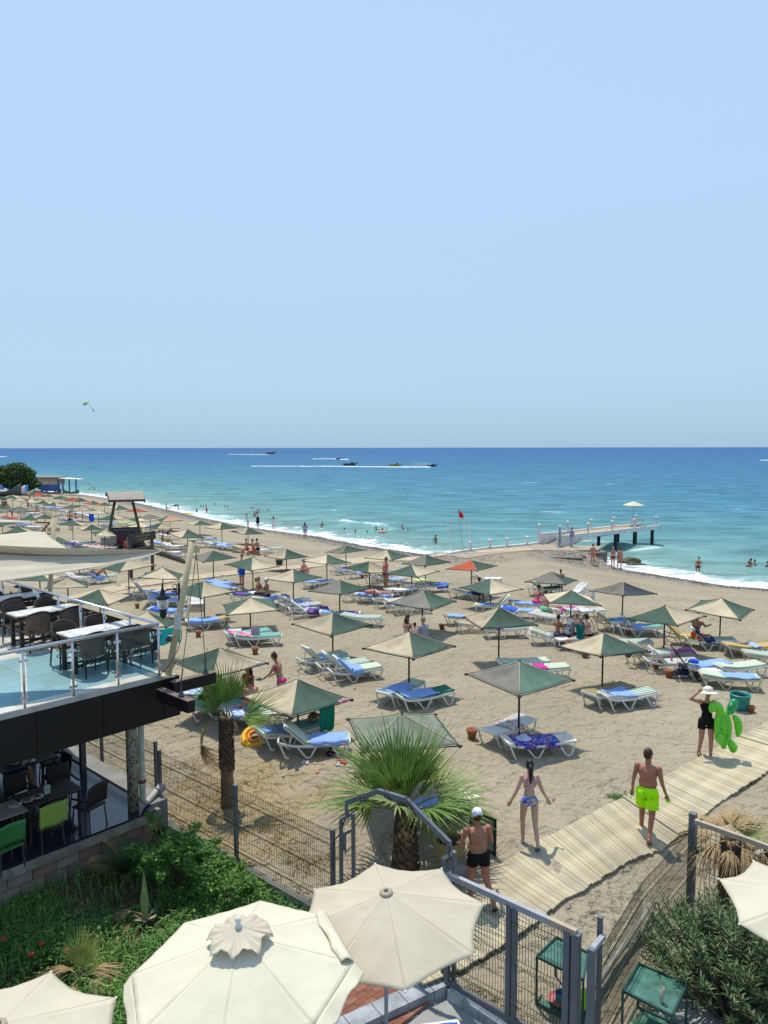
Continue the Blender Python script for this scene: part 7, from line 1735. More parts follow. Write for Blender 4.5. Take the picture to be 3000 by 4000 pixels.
def person(lab,loc,rz,h=1.72,sex='m',skin='tan',hair='brown',hairstyle='short',torso=(0,0,1),ual=(-.12,0,-1),fal=(-.05,.15,-1),uar=(.12,0,-1),far_=(.05,.15,-1),thl=(0,0,-1),shl=(0,0,-1),thr=(0,0,-1),shr=(0,0,-1),head=(0,0,1),look=0.0,build=1.0,vox=.02,clothes=(),hipz=None,group=None,extra=None,shoes=None,spread=0,cat='person',fist=(0,0)):
    """figure facing +Y before rotation; limb directions are given in the figure's own frame"""
    k=h/1.75;f=sex != 'm';bw=build*k
    T=Vector(torso).normalized();X=Vector((1,0,0));Fw=X.cross(T)*-1;Fw=T.cross(X)
    hip=V3(0,0,0);hw=.095*k*(1.05 if f else 1);neck=hip+T*.53*k;sw_=.182*k*(.86 if f else 1.06)*(.7+.3*build)
    n=lambda v:Vector(v).normalized()
    HL,HRr=hip+X*-hw,hip+X*hw;KL,KR=HL+n(thl)*.43*k,HRr+n(thr)*.43*k;AL,AR=KL+n(shl)*.42*k,KR+n(shr)*.42*k
    SL,SR=neck-X*sw_-T*.035*k,neck+X*sw_-T*.035*k;EL,ER=SL+n(ual)*.29*k,SR+n(uar)*.29*k;WL,WR=EL+n(fal)*.25*k,ER+n(far_)*.25*k
    Hd=n(head);hc=neck+T*.075*k+Hd*.14*k
    mb=MB()
    def cap(a,b_,ra,rb,nn=10):
        a=Vector(a);b_=Vector(b_);mb.tube([a,a.lerp(b_,.5),b_],[ra*k,(ra+rb)/2*k,rb*k],nn);mb.ell(a,(ra*k,)*3,nu=nn);mb.ell(b_,(rb*k,)*3,nu=nn)
    B3=Matrix((X,Fw,T)).transposed()
    mb.ell(hip+T*.03*k,(.155*bw*(1.08 if f else 1),.112*bw,.115*k),B3,12,8);mb.ell(hip+T*.16*k+Fw*.01,(.125*bw*(.95 if f else 1.05),.098*bw,.13*k),B3,12,8)
    mb.ell(hip+T*.36*k,((.135 if f else .16)*bw,.108*bw,.17*k),B3,12,8);mb.ell(neck-T*.06*k,(sw_*.98,.075*bw,.075*k),B3,12,8)
    if build>1.05:mb.ell(hip+T*.17*k+Fw*.04*k,(.16*bw,.13*bw,.15*k),B3,12,8)
    for s in (-1,1):
        mb.ell(hip+X*s*.07*k-Fw*.06*k-T*.0*k,(.085*bw,.08*bw,.095*k),B3);
        if f:mb.ell(neck-T*.17*k+X*s*.065*k+Fw*.085*k,(.058*bw,.05*bw,.055*k),B3)
        else:mb.ell(neck-T*.14*k+X*s*.07*k+Fw*.06*k,(.08*bw,.045*bw,.06*k),B3)
        mb.ell(neck-T*.12*k+X*s*.08*k-Fw*.055*k,(.075*bw,.04*bw,.1*k),B3)
    cap(neck-T*.03*k,neck+T*.08*k+Hd*.03*k,.055 if f else .062,.05 if f else .058)
    for (h_,k_,a_) in ((HL,KL,AL),(HRr,KR,AR)):
        cap(h_,k_,.096*build if not f else .092*build,.061*build**.5);cap(k_,a_,.058*build**.5,.038);sd=(a_-k_).normalized();kf=(k_-h_).normalized()
        bk=-(Fw if abs(sd.dot(Fw))<.8 else T);mb.ell(k_.lerp(a_,.3)+bk*.02*k,(.055*k,.052*k,.11*k),sd.to_track_quat('Z','Y').to_matrix())
        fd=Fw if abs(sd.dot(Fw))<.75 else (T if sd.dot(Fw)>0 else-T)
        fd=(fd-sd*fd.dot(sd)).normalized();sole=a_+sd*.05*k;mb.ell(sole+fd*.07*k,(.042*k,.115*k,.032*k),Matrix((sd.cross(fd),fd,-sd)).transposed());mb.ell(sole-fd*.02*k,(.035*k,)*3)
    for (s_,e_,w_,sgn,fs_) in ((SL,EL,WL,-1,fist[0]),(SR,ER,WR,1,fist[1])):
        cap(s_,e_,(.05 if f else .056)*build**.5,.038);cap(e_,w_,.037,.026);mb.ell(s_,(.06*bw,.06*bw,.062*k));d=(w_-e_).normalized()
        side=d.cross(Fw);side=side.normalized() if side.length>.1 else X;nrm=d.cross(side).normalized();pm=w_+d*.05*k
        mb.ell(pm,(.042*k,.018*k,.052*k),Matrix((side,nrm,d)).transposed())
        rf=max(.0085,vox*.62)
        for q in range(4):
            o=side*(.031-.0205*q)*k;L=(.072,.08,.076,.058)[q]*k;a=pm+d*.035*k+o;c1=.35+fs_*1.0
            b1=a+(d*math.cos(c1*.5)+nrm*sgn*math.sin(c1*.5))*L*.5;b2=b1+(d*math.cos(c1*1.5)+nrm*sgn*math.sin(c1*1.5))*L*.5
            if vox<.012 or q in (0,2):mb.tube([a-d*.02*k,a,b1,b2],[rf,rf,rf*.95,rf*.8],6)
        th=side*(1 if (side.dot(Fw)>0) else-1)*.034*k;a=w_+d*.03*k+th*.8;mb.tube([a,a+th*.6+d*.025*k+nrm*sgn*.012*k,a+th*.7+d*.058*k+nrm*sgn*.02*k],[rf*1.1,rf,rf*.85],6)
    # head with features
    M=Hd.to_track_quat('Z','Y').to_matrix();Fh=Fw-Hd*Fw.dot(Hd);Fh=Fh.normalized() if Fh.length>.1 else-T;Xh=Fh.cross(Hd).normalized()
    Fh,Xh=(Fh*math.cos(look)+Xh*math.sin(look)),(Xh*math.cos(look)-Fh*math.sin(look));HB=Matrix((Xh,Fh,Hd)).transposed()
    mb.ell(hc+Hd*.01*k,(.074*k,.092*k,.105*k),HB,12,9);mb.ell(hc-Hd*.055*k+Fh*.03*k,(.055*k,.055*k,.06*k),HB);mb.ell(hc+Fh*.096*k-Hd*.01*k,(.012*k,.02*k,.025*k),HB);mb.ell(hc+Fh*.08*k-Hd*.052*k,(.025*k,.014*k,.012*k),HB)
    for s in (-1,1):mb.ell(hc+Xh*s*.075*k-Hd*.005*k,(.012*k,.022*k,.032*k),HB)
    me=mb.mesh('b',SK[skin]);ob=bpy.data.objects.new('tmp',me);COL.objects.link(ob)
    md_=ob.modifiers.new('r','REMESH');md_.mode='VOXEL';md_.voxel_size=vox*k;sm_=ob.modifiers.new('s','SMOOTH');sm_.iterations=3 if vox<.012 else 2;sm_.factor=.5
    m2=bpy.data.meshes.new_from_object(ob.evaluated_get(bpy.context.evaluated_depsgraph_get()));bpy.data.objects.remove(ob);m2.name='body'
    m2.materials.clear();m2.materials.append(SK[skin]);m2.polygons.foreach_set('use_smooth',[True]*len(m2.polygons))
    co=np.empty(len(m2.vertices)*3);m2.vertices.foreach_get('co',co);co=co.reshape(-1,3);lo=co[:,2].min()
    root=empty('person',Vector(loc) if hipz is not None else Vector(loc)-Vector((0,0,0)),rz,lab,cat,group)
    off=Vector((0,0,hipz if hipz is not None else-lo-.004))
    bo=link('body',m2,root,off)
    # garments are cut from the body surface and stand off it
    segs=[(hip,neck,1.0),(HL,KL,.55),(HRr,KR,.55),(KL,AL,.4),(KR,AR,.4),(SL,EL,.4),(SR,ER,.4),(EL,WL,.3),(ER,WR,.3),(neck,hc,.5),(AL,AL+Vector((0,.12,-.05)),.4),(AR,AR+Vector((0,.12,-.05)),.4)]
    no=np.empty(len(m2.vertices)*3);m2.vertices.foreach_get('normal',no);no=no.reshape(-1,3)
    if clothes:idx,tt=seg_near(co,segs)
    Bn=np.array(B3);lcl=(co @ Bn)/k
    for name,m_,pred,offs in clothes:
        mk=np.array([False]*len(co)) | pred(idx,tt,lcl)
        fs=[tuple(p.vertices) for p in m2.polygons if sum(mk[v] for v in p.vertices)>len(p.vertices)/2]
        if not fs:continue
        used=sorted(set(v for q in fs for v in q));mp_={v:i for i,v in enumerate(used)}
        o_=offs(idx,tt,lcl)[used][:,None] if callable(offs) else offs
        c2=co[used]+no[used]*o_*k;g2=MB().add([tuple(v) for v in c2],[tuple(mp_[v] for v in q) for q in fs]).mesh(name,m_,True);link(name,g2,root,off)
    # hair
    if hairstyle:
        hb=MB();hm=HR[hair]
        if hairstyle != 'bald':hb.ell(hc+Hd*.03*k-Fh*.014*k,(.084*k,.097*k,.098*k),HB,14,9)
        hb.ell(hc-Fh*.03*k-Hd*.01*k,(.079*k,.078*k,.085*k),HB,12,8)
        if hairstyle=='bun':hb.ell(hc+Hd*.1*k-Fh*.05*k,(.045*k,.045*k,.04*k))
        if hairstyle=='tail':hb.tube([hc-Fh*.07*k+Hd*.03*k,hc-Fh*.115*k-Hd*.05*k,hc-Fh*.125*k-Hd*.17*k-T*.02,hc-Fh*.12*k-Hd*.34*k],[.05*k,.048*k,.04*k,.015*k],9)
        if hairstyle=='long':
            for s in (-.6,0,.6):hb.tube([hc-Fh*.05*k+Xh*s*.08*k,hc-Fh*.09*k+Xh*s*.11*k-Hd*.14*k,hc-Fh*.1*k+Xh*s*.12*k-Hd*.28*k],[.05*k,.045*k,.02*k],8)
        link('hair',hb.mesh('hair',hm,True),root,off)
        if vox<.03:
            eb=MB()
            for s in (-1,1):eb.ell(hc+Fh*.084*k+Xh*s*.032*k+Hd*.008*k,(.013*k,.008*k,.009*k),HB,6,5)
            link('eyes',eb.mesh('eyes',mat('eye_white_dark',(.06,.05,.045),.3,0),True),root,off)
    if shoes:
        for (a_,k_) in ((AL,KL),(AR,KR)):
            sd=(a_-k_).normalized();fd=Fw if abs(sd.dot(Fw))<.75 else (T if sd.dot(Fw)>0 else-T);fd=(fd-sd*fd.dot(sd)).normalized();c=a_+sd*.083*k+fd*.06*k
            sb_=MB().ell(c,(.05*k,.14*k,.014*k),Matrix((sd.cross(fd),fd,-sd)).transposed(),12,6);st_=[a_+sd*.07*k+fd*.1*k+sd.cross(fd)*.05*k*s-sd*(.035*k if s==0 else 0) for s in (-1,0,1)];sb_.tube(st_,.011*k,5);link('sandal',sb_.mesh('sandal',shoes),root,off)
    root['_j']=0;del root['_j']
    if extra:extra(root,dict(hip=hip+off,neck=neck+off,hc=hc+off,WL=WL+off,WR=WR+off,EL=EL+off,ER=ER+off,Hd=Hd,Fh=Fh,Xh=Xh,k=k,Fw=Fw,T=T,HB=HB,off=off))
    return root
T0=0
def shorts(t=.45,top=.12):return lambda i,t_,l:((i==0) & (l[:,2]<top)) | (((i==1) | (i==2)) & (t_<t) & (np.abs(l[:,0])<.20))
def brief(top=.07):return lambda i,t_,l:(((i==0) | (i==1) | (i==2)) & (l[:,2]<top) & (l[:,2]>-.13+np.abs(l[:,0])*.85-.02))
def bra(a=.31,b_=.385):return lambda i,t_,l:((i==0) | (i==5) | (i==6)) & (((l[:,1]>-.01) & (l[:,2]>a-.0) & (l[:,2]<b_+.03) & (np.abs(l[:,0])<.16)) | ((l[:,1] <=-.01) & (l[:,2]>.335) & (l[:,2]<.362) & (np.abs(l[:,0])<.17)) | ((np.abs(np.abs(l[:,0])-.075)<.011) & (l[:,2]>.34) & (l[:,2]<.56) & (i==0)))
def onepiece():return lambda i,t_,l:brief(.5)(i,t_,l) & ((l[:,2]<.12) | (l[:,1]>0)) | bra()(i,t_,l)
def shirt(sl=.5,bot=-.02):return lambda i,t_,l:((i==0) & (l[:,2]>bot) & (l[:,2]<.545)) | (((i==5) | (i==6)) & (t_<sl))
def romper():return lambda i,t_,l:((i==0) & (l[:,2]<.5)) | (((i==1) | (i==2)) & (t_<.4))
sk_=lambda m_:m_
neon=fm('neon_yellow_shorts',(.42,.92,.01));blackc=fm('black_swimwear',(.008,.008,.01));pinkb=fm('hot_pink_bikini',(.75,.05,.25));swim_p=patch_mat('rainbow_swimsuit',[(.05,.2,.5),(.1,.5,.5),(.35,.1,.5),(.5,.4,.5),(.55,.35,.1),(.04,.1,.4)],24);coral=fm('coral_bikini',(.7,.16,.1));redc2=fm('red_swimwear',(.5,.02,.04));bluec=fm('bright_blue_shorts',(.01,.09,.6));greyc=fm('mauve_grey_shirt',(.27,.26,.33));tealc=fm('dark_teal_shirt',(.005,.12,.12));whc=fm('white_clothes',(.6,.58,.56));lil=fm('lilac_tunic',(.42,.34,.48));navyc=fm('navy_swimwear',(.01,.015,.06));orc=fm('orange_shorts',(.85,.14,.01));mint=fm('mint_shorts',(.2,.6,.35));patt=patch_mat('grey_patterned_shirt',[(.12,.14,.17),(.3,.32,.34),(.08,.09,.12),(.2,.22,.26)],26)
# girl walking away in a patterned swimsuit
def kit_girl(r,j):
    mb=MB().tube([j['WR']+Vector((.03,.02,-.07)),j['WR']+Vector((.09,.03,-.03))],.008,5).ell(j['WR']+Vector((.13,.03,-.03)),(.035,.02,.045));o=mb.build('snorkel_toy',fm('pale_pink_plastic',(.75,.4,.42)));o.location=r.location;o.rotation_euler=r.rotation_euler;tag(o,'pale pink trinket dangling from the girl\'s right hand','toy')
person('girl in a rainbow patterned swimsuit walking away, wet dark hair, blue flip flops',G(2062,3300),.02,1.62,'f','fair','black','tail',torso=(0,.04,1),ual=(-.42,-.12,-1),fal=(-.45,.15,-1),uar=(.38,-.15,-1),far_=(.55,.35,-1),thl=(-.02,.3,-1),shl=(0,-.12,-1),thr=(.02,-.15,-1),shr=(0,-.75,-.9),vox=.0085,build=.92,clothes=[('swimsuit',swim_p,onepiece(),.004)],shoes=fm('blue_rubber',(.05,.13,.3)),extra=kit_girl)
# man in neon shorts
def kit_neon(r,j):
    o=MB().box(j['WL']+Vector((-.02,.02,-.09)),(.05,.03,.07)).build('phone',blk);o.location=r.location;o.rotation_euler=r.rotation_euler;tag(o,'small black object in the left hand of the man in neon shorts','phone')
person('tanned man in neon yellow shorts walking away along the boardwalk, head turned right',G(2520,3270),-.5,1.80,'m','red','brown','short',torso=(0,.05,1),ual=(-.24,-.05,-1),fal=(-.08,.15,-1),uar=(.26,-.1,-1),far_=(.3,.3,-1),thl=(-.03,.32,-1),shl=(-.02,.0,-1),thr=(.04,-.2,-1),shr=(0,-.7,-1),vox=.009,build=1.12,look=.6,clothes=[('shorts',neon,shorts(.72,.1),lambda i,t,l:np.where(i==0,.012,.016+.05*t))],shoes=fm('tan_sandals',(.25,.17,.13)),extra=kit_neon,fist=(.7,.5))
# man with white cap
def kit_cap(r,j):
    k=j['k'];hc,Hd,Fh=j['hc'],j['Hd'],j['Fh'];HB=j['HB']
    mb=MB().ell(hc+Hd*.045*k,(.098*k,.108*k,.095*k),HB,16,9);mb.grid(lambda u,v:tuple(hc+Hd*(.035-.02*v)*k+Fh*(.08+.075*v)*k*math.cos((u-.5)*1.6)+j['Xh']*(.09*k)*math.sin((u-.5)*1.6)*(1.1)),8,4)
    o=mb.build('cap',fm('white_cap_cloth',(.72,.73,.8)),r,True)
person('shirtless man in white cap and black swim trunks walking by the gate, arms bent',G(1864,3535),.2,1.68,'m','red','brown','short',torso=(-.04,.06,1),ual=(-.38,.05,-1),fal=(.15,.8,-.35),uar=(.3,.12,-1),far_=(.1,.8,-.1),thl=(-.03,.28,-1),shl=(0,.0,-1),thr=(.08,-.15,-1),shr=(.12,-.75,-.8),vox=.009,build=1.14,clothes=[('trunks',blackc,shorts(.38,.09),.010)],shoes=fm('dark_slippers',(.03,.03,.035)),extra=kit_cap,fist=(.8,.8))
# woman with sun hat and turtle
def kit_hat(r,j):
    k=j['k'];hc=j['hc'];M_=rot('X',.25)
    MB().lathe([(.105,.12),(.11,.06),(.115,.02),(.2,.0),(.25,-.03),(.245,-.04),(.19,-.01),(.1,.01),(.1,.05)][::-1],hc+Vector((0,0,.02)),28,M_).ell(hc+Vector((0,0,.1)),(.105,.11,.07),nu=16).build('sun_hat',fm('ivory_straw',(.72,.68,.56)),r,True)
    o=MB().ell(j['WL']+Vector((.04,.02,.05)),(.09,.05,.05)).build('red_goggles',fm('dark_red_plastic',(.2,.01,.02)));o.location=r.location;o.rotation_euler=r.rotation_euler;tag(o,'dark red goggles held against the sun hat by the woman in black','goggles')
TL=G(2752,2962)
person('woman in black romper and wide ivory sun hat walking towards the gate',TL,math.pi-.1,1.66,'f','tan','brown','short',torso=(0,.03,1),uar=(.75,.15,.25),far_=(-.75,.1,.75),ual=(-.35,.15,-1),fal=(-.15,.35,-1),thl=(0,.22,-1),shl=(0,.0,-1),thr=(0,-.05,-1),shr=(0,-.4,-1),head=(0,.25,1),vox=.009,build=1.05,clothes=[('romper',blackc,romper(),lambda i,t,l:np.where(i==0,.010,.010+.05*t))],shoes=fm('black_sandals',(.02,.02,.02)),extra=kit_hat,fist=(.6,.6))
tg=mat('lime_vinyl_gloss',(.13,.58,.02),.25,.08,5,spec=.6);tdg=patch_mat('turtle_shell_vinyl',[(.01,.28,.09),(.02,.36,.12),(.01,.2,.08)],9,.3)
def inflatable_turtle():
    t=empty('inflatable_turtle',TL+Vector((.34,-.2,.38)),0,'big lime green inflatable turtle held upright by the woman in the sun hat','inflatable');Mv=rot('Y',-.08)
    def ring(u,v):
        a=2*math.pi*u;b_=2*math.pi*v;R_=.13+.03*math.sin(a)**2;cx_,cz_=R_*math.cos(a),.36*math.sin(a)+.42;r_=.078;q=Vector((cx_+r_*math.cos(b_)*math.cos(a),r_*math.sin(b_),cz_+r_*math.cos(b_)*math.sin(a)));return Mv @ q
    MB().grid(ring,28,12).build('body_tube',tg,t,True)
    MB().ell((0,.0,.42),(.13,.06,.36),Mv,20,12).build('belly',tg,t,True);MB().ell((0,.05,.42),(.16,.07,.38),Mv,18,10).build('shell',tdg,t,True)
    hd=MB().tube([(.04,0,.76),(.12,0,.84)],.06,10).ell((.17,0,.93),(.11,.10,.2),rot('Y',.3),18,12).build('head',mat('dark_green_vinyl',(.01,.32,.08),.25,.12,7,spec=.6),t,True)
    wl_=mat('pale_green_print',(.1,.55,.35),.4,0);cells=MB()
    for cx_,cz_,r_ in ((.1,.95,.035),(.15,.87,.032),(.17,1.0,.03),(.11,.81,.03),(.22,.92,.03)):cells.tube([(cx_+r_*math.cos(a),-.088+abs(cx_-.16)*.35+abs(cz_-.92)*.12,cz_+r_*math.sin(a)) for a in [q*math.pi/3 for q in range(6)]],.006,4,closed=True)
    cells.build('head_print',wl_,hd);MB().lathe([(.028,0),(.02,.004),(.0,.005)],(.10,-.085,1.03),12,rot('X',math.pi/2)).build('eye',mat('white_print',(.7,.75,.8),.4,0),hd)
    for nm,pts,rs in (('flipper',[(-.1,0,.72),(-.17,-.03,.95),(-.3,-.06,.97),(-.38,-.08,.82)],[.08,.11,.11,.05]),('flipper',[(.2,0,.72),(.3,-.02,.6),(.33,-.03,.4),(.31,-.03,.2)],[.05,.09,.09,.04]),('flipper',[(-.1,-.05,.12),(-.14,-.1,.2),(-.13,-.12,.33)],[.09,.11,.06]),('flipper',[(.12,-.02,.14),(.2,-.05,-.02),(.2,-.06,-.16)],[.05,.11,.06])):
        pp_=[Vector(pts[0])]
        mb=MB();N_=10;P_=[];R_=[]
        for q in range(N_+1):
            u=q/N_*(len(pts)-1);i=min(int(u),len(pts)-2);f=u-i;P_.append(Vector(pts[i]).lerp(Vector(pts[i+1]),f));R_.append(rs[i]+(rs[i+1]-rs[i])*f)
        R_[0] *= .6;R_[-1] *= .35;mb.tube(P_,R_,12);o=mb.build(nm,tg,t,True)
    MB().tube([Mv @ Vector(((.14+.03*math.sin(a)**2)*math.cos(a)*.75,-.085,.42+.27*math.sin(a))) for a in [q*math.pi/12 for q in range(24)]],.006,4,closed=True).build('print_ring',wl_,t)
    MB().ell((0,0,-.0),(.07,.06,.1)).build('tail',tg,t,True)
inflatable_turtle()
# standing and sitting bathers. helper for seat pose
SIT=dict(thl=(-.12,.95,-.15),shl=(0,.15,-1),thr=(.12,.95,-.15),shr=(0,.15,-1),hipz=.0)
def seat(lab,key,x,y,rz,h=1.68,zs=.46,**kw):
    d=dict(SIT);d.update(kw);q=G(*px(key,x,y),zs);q.z+=zs;return person(lab,q,rz,h,**d)
bik=lambda m_:[('bikini_bottom',m_,brief(),.005),('bikini_top',m_,bra(),.005)]
# woman with plate: feet hidden, so placed by her head
hp=px('E2',1028,140)
def byhead(p_,h):
    z=0
    for _ in range(25):
        w_=P(p_[0],p_[1],z+h*.97);z+=(gz(w_.x,w_.y)-z)*.6
    w_.z=z;return w_
def kit_plate(r,j):
    M_=Matrix.Rotation(r.rotation_euler.z,3,'Z');p_=r.location+M_ @ (j['WL']+Vector((-.02,.14,-.05)));plate(p_.x,p_.y,p_.z,'white plate held out by the woman in the pink bikini',fd,False,.12)
person('woman in hot pink bikini with hair bun leaning left to hold out a plate',byhead(hp,1.6),1.25,1.68,'f','tan','brown','bun',torso=(0,.28,1),ual=(-.1,.5,-.9),fal=(0,.75,-.6),uar=(.15,.3,-1),far_=(0,.7,-.5),thl=(0,.1,-1),head=(0,.45,1),vox=.012,build=.95,clothes=bik(pinkb),extra=kit_plate)
seat('shirtless man in dark shorts sitting on the teal lounger behind the beams','E2',400,470,-1.2,skin='brown',hair='black',sex='m',torso=(0,.3,1),vox=.014,ual=(-.1,.5,-1),fal=(.2,.9,0),uar=(.1,.5,-1),far_=(-.2,.9,0),clothes=[('shorts',blackc,shorts(.5),.012)])
seat('dark haired woman in orange and red top sitting right of the upright palm','E2',772,420,2.6,skin='tan',hair='brown',hairstyle='long',sex='f',torso=(0,.1,1),vox=.014,clothes=[('top',patch_mat('orange_red_top',[(.6,.12,.02),(.5,.02,.03),(.65,.3,.03)],14),shirt(.3),.01)])
seat('sunburnt bather with bare back and teal swimwear on the patterned towel','E2',795,540,.5,skin='pink',hair='brown',hairstyle='bun',sex='f',torso=(0,.25,1),vox=.014,build=1.15,clothes=[('swim_bottom',fm('teal_swimwear',(.02,.3,.38)),shorts(.15,.1),.006)])
seat('left of two women talking on loungers, blond with dark bikini','D2',838,450,-.9,skin='tan',hair='blond',hairstyle='short',sex='f',torso=(0,.15,1),ual=(-.1,.5,-1),uar=(.1,.5,-1),fal=(0,.9,-.2),far_=(0,.9,-.2),vox=.018,clothes=bik(navyc))
seat('right of two women talking on loungers, pale cap and dark bikini','D2',920,465,1.3,skin='tan',hair='blond',hairstyle='short',sex='f',torso=(0,.1,1),ual=(-.1,.5,-1),fal=(0,.9,-.2),vox=.018,clothes=bik(blackc),extra=kit_cap)
person('standing man in bright blue shorts, head hidden by the parasol',G(*px('D2',715,402)),2.6,1.75,'m','pink','brown','short',thl=(-.05,.1,-1),thr=(.1,-.1,-1),ual=(-.3,.3,-1),fal=(.3,.6,.6),vox=.016,clothes=[('shorts',bluec,shorts(.55),lambda i,t,l:np.where(i==0,.01,.01+.03*t))])
seat('bare backed man sitting on the sand beside a parasol pole','D2',1195,280,-1.0,zs=.2,skin='pink',hair='brown',sex='m',torso=(0,.35,1),thl=(-.1,.8,.4),thr=(.1,.8,.4),ual=(0,.6,-.8),fal=(.1,.9,-.1),uar=(0,.6,-.8),far_=(-.1,.9,-.1),build=1.15,vox=.016,clothes=[('shorts',navyc,shorts(.4),.01)])
for x,y,rz,l,sx,sk,hh in ((760,90,1.2,'lying back at the left of the far group, knees up','f','tan','blond'),(812,95,2.0,'woman in the middle of the far group','f','tan','brown'),(845,90,1.0,'dark haired man sitting highest in the far group','m','tan','black')):seat(l,'D2',x,y,rz,sex=sx,skin=sk,hair=hh,vox=.024,clothes=[('swimwear',redc2 if sx=='f' else navyc,shorts(.2),.008)],torso=(0,.2 if y>80 else-.7,1),group='group of bathers under the far parasol')
person('woman in dark bikini standing among the middle parasols facing left',G(*px('D3',635,432)),2.2,1.72,'f','tan','black','bun',ual=(-.2,.2,-1),fal=(.1,.5,.2),uar=(.2,0,-1),thl=(-.04,.05,-1),thr=(.06,-.05,-1),vox=.013,clothes=[('bikini_bottom',fm('maroon_bikini',(.05,.01,.015)),brief(),.005),('bikini_top',pinkb,bra(),.006)])
LIE=dict(torso=(0,-1,.18),head=(0,-1,.35),thl=(-.06,1,.02),shl=(0,1,-.02),thr=(.06,1,.02),shr=(0,1,-.02),ual=(-.5,.8,0),fal=(.2,1,.1),uar=(.5,.8,0),far_=(-.2,1,.1),hipz=0.0)
def lie(lab,key,x,y,rz,zs=.5,**kw):d=dict(LIE);d.update(kw);q=G(*px(key,x,y),zs);q.z+=zs;return person(lab,q,rz,**d)
lie('sunbather lying on his back on a lounger, one arm over his head','D3',545,448,-1.45,h=1.7,sex='m',skin='pink',hair='grey',uar=(.3,-.5,.9),far_=(-.3,-.5,.5),build=1.12,vox=.014,clothes=[('trunks',fm('maroon_bikini',(.05,.01,.015)),brief(.06),.006)])
lie('tanned woman lying on a blue towelled lounger with raised knees','D1',790,290,-1.35,h=1.65,sex='f',skin='tan',hair='black',torso=(0,-1,.55),thl=(0,.8,.7),shl=(0,.4,-1),thr=(.1,.8,.6),shr=(0,.5,-1),vox=.016,clothes=bik(blackc))
lie('dark tanned man lying right of the tower with one knee raised','Q4',440,745,-1.5,zs=.5,h=1.75,sex='m',skin='dark',hair='black',thl=(0,.5,.8),shl=(0,.5,-1),vox=.02,clothes=[('trunks',navyc,shorts(.3),.01)])
seat('long haired young woman in black top sitting, behind the middle parasol','D3',790,800,-.7,skin='fair',hair='brown',hairstyle='long',sex='f',torso=(0,.3,1),ual=(-.1,.4,-1),fal=(.1,.8,.6),uar=(.1,.4,-1),far_=(-.1,.8,.6),vox=.014,clothes=[('top',blackc,bra(.25),.006),('bottom',blackc,brief(),.006)])
seat('small dark haired child between the young woman and the older man','D3',868,815,.0,h=1.2,zs=.4,skin='fair',hair='black',hairstyle='bun',sex='f',vox=.016,clothes=[('shirt',whc,shirt(.4),.012)])
seat('older grey haired person in mauve grey shirt sitting under the quilted parasol','D3',955,825,.9,skin='pink',hair='grey',sex='m',torso=(0,.2,1),ual=(-.1,.5,-1),fal=(.1,.8,.5),uar=(.1,.6,-.8),far_=(-.1,.8,.4),build=1.1,vox=.014,clothes=[('shirt',greyc,shirt(.7),.02),('shorts',navyc,shorts(.6),.015)])
seat('person in dark clothes bending forward under the green and cream parasol','D4',320,450,-.9,skin='dark',hair='brown',sex='m',torso=(0,.6,1),vox=.018,clothes=[('shirt',patch_mat('dark_patterned_shirt',[(.03,.03,.04),(.1,.05,.05),(.02,.03,.1)],14),shirt(.5),.015),('shorts',navyc,shorts(.6),.015)])
person('boy with bare back standing behind the green and cream parasol',G(*px('D4',1012,462)),.1,1.25,'m','pink','brown','short',vox=.016,ual=(-.3,0,-1),uar=(.3,0,-1),clothes=[('shorts',navyc,shorts(.5),.012)])
seat('dark haired woman in pink swimsuit sitting on the far lounger edge','D4',812,525,-1.1,skin='tan',hair='black',sex='f',torso=(0,.35,1),ual=(0,.5,-1),uar=(0,.5,-1),vox=.015,clothes=[('swimsuit',pinkb,onepiece(),.006)])
seat('man with bare back in mint and navy shorts hunched on a lounger','D4',885,580,-.5,skin='pink',hair='brown',sex='m',torso=(0,.25,1),ual=(.1,.7,-.7),uar=(.1,.8,-.4),far_=(.1,1,-.1),build=1.08,vox=.014,clothes=[('shorts',mint,shorts(.35),.014)])
seat('thin girl in dark swimsuit sitting at the left of the family','D4',985,785,-.8,h=1.5,skin='brown',hair='black',sex='f',torso=(0,.15,1),ual=(0,.4,-1),fal=(0,.9,-.3),uar=(0,.4,-1),far_=(0,.9,-.3),build=.88,vox=.013,clothes=[('swimsuit',patch_mat('dark_print_swimsuit',[(.03,.03,.05),(.2,.12,.15),(.05,.1,.15)],20),onepiece(),.006)])
seat('bald man in grey patterned shirt leaning over the table in the family','D4',1070,785,-1.2,h=1.78,skin='brown',hair='brown',hairstyle='bald',sex='m',torso=(0,.45,1),head=(0,.8,.7),ual=(0,.4,-1),fal=(0,.9,.1),uar=(0,.4,-1),far_=(0,.9,.1),build=1.2,vox=.013,clothes=[('shirt',patt,shirt(.55),.022),('shorts',navyc,shorts(.7),.02)])
seat('person in dark teal shirt stretching both arms up in the family','D4',1170,830,.9,h=1.72,skin='fair',hair='grey',sex='m',ual=(-.12,.3,1),fal=(.2,.25,1),uar=(.12,.3,1),far_=(-.2,.25,1),build=1.05,vox=.013,clothes=[('shirt',tealc,shirt(.45),.025),('shorts',fm('pale_grey_shorts',(.4,.4,.42)),shorts(.6),.018)])
seat('woman with bun and bare back in black bikini at the right of the family','D4',1245,800,.6,skin='fair',hair='black',hairstyle='bun',sex='f',torso=(0,.3,1),build=1.12,vox=.013,clothes=bik(blackc))
seat('bearded man in orange shorts sitting at the right, arm stretched out','D5',990,910,-1.0,h=1.78,skin='brown',hair='black',hairstyle='bald',sex='m',torso=(0,.05,1),ual=(-.1,.6,-.8),fal=(0,1,0),uar=(0,.8,-.6),far_=(0,1,.1),build=1.05,vox=.012,clothes=[('shorts',orc,shorts(.5),.014)])
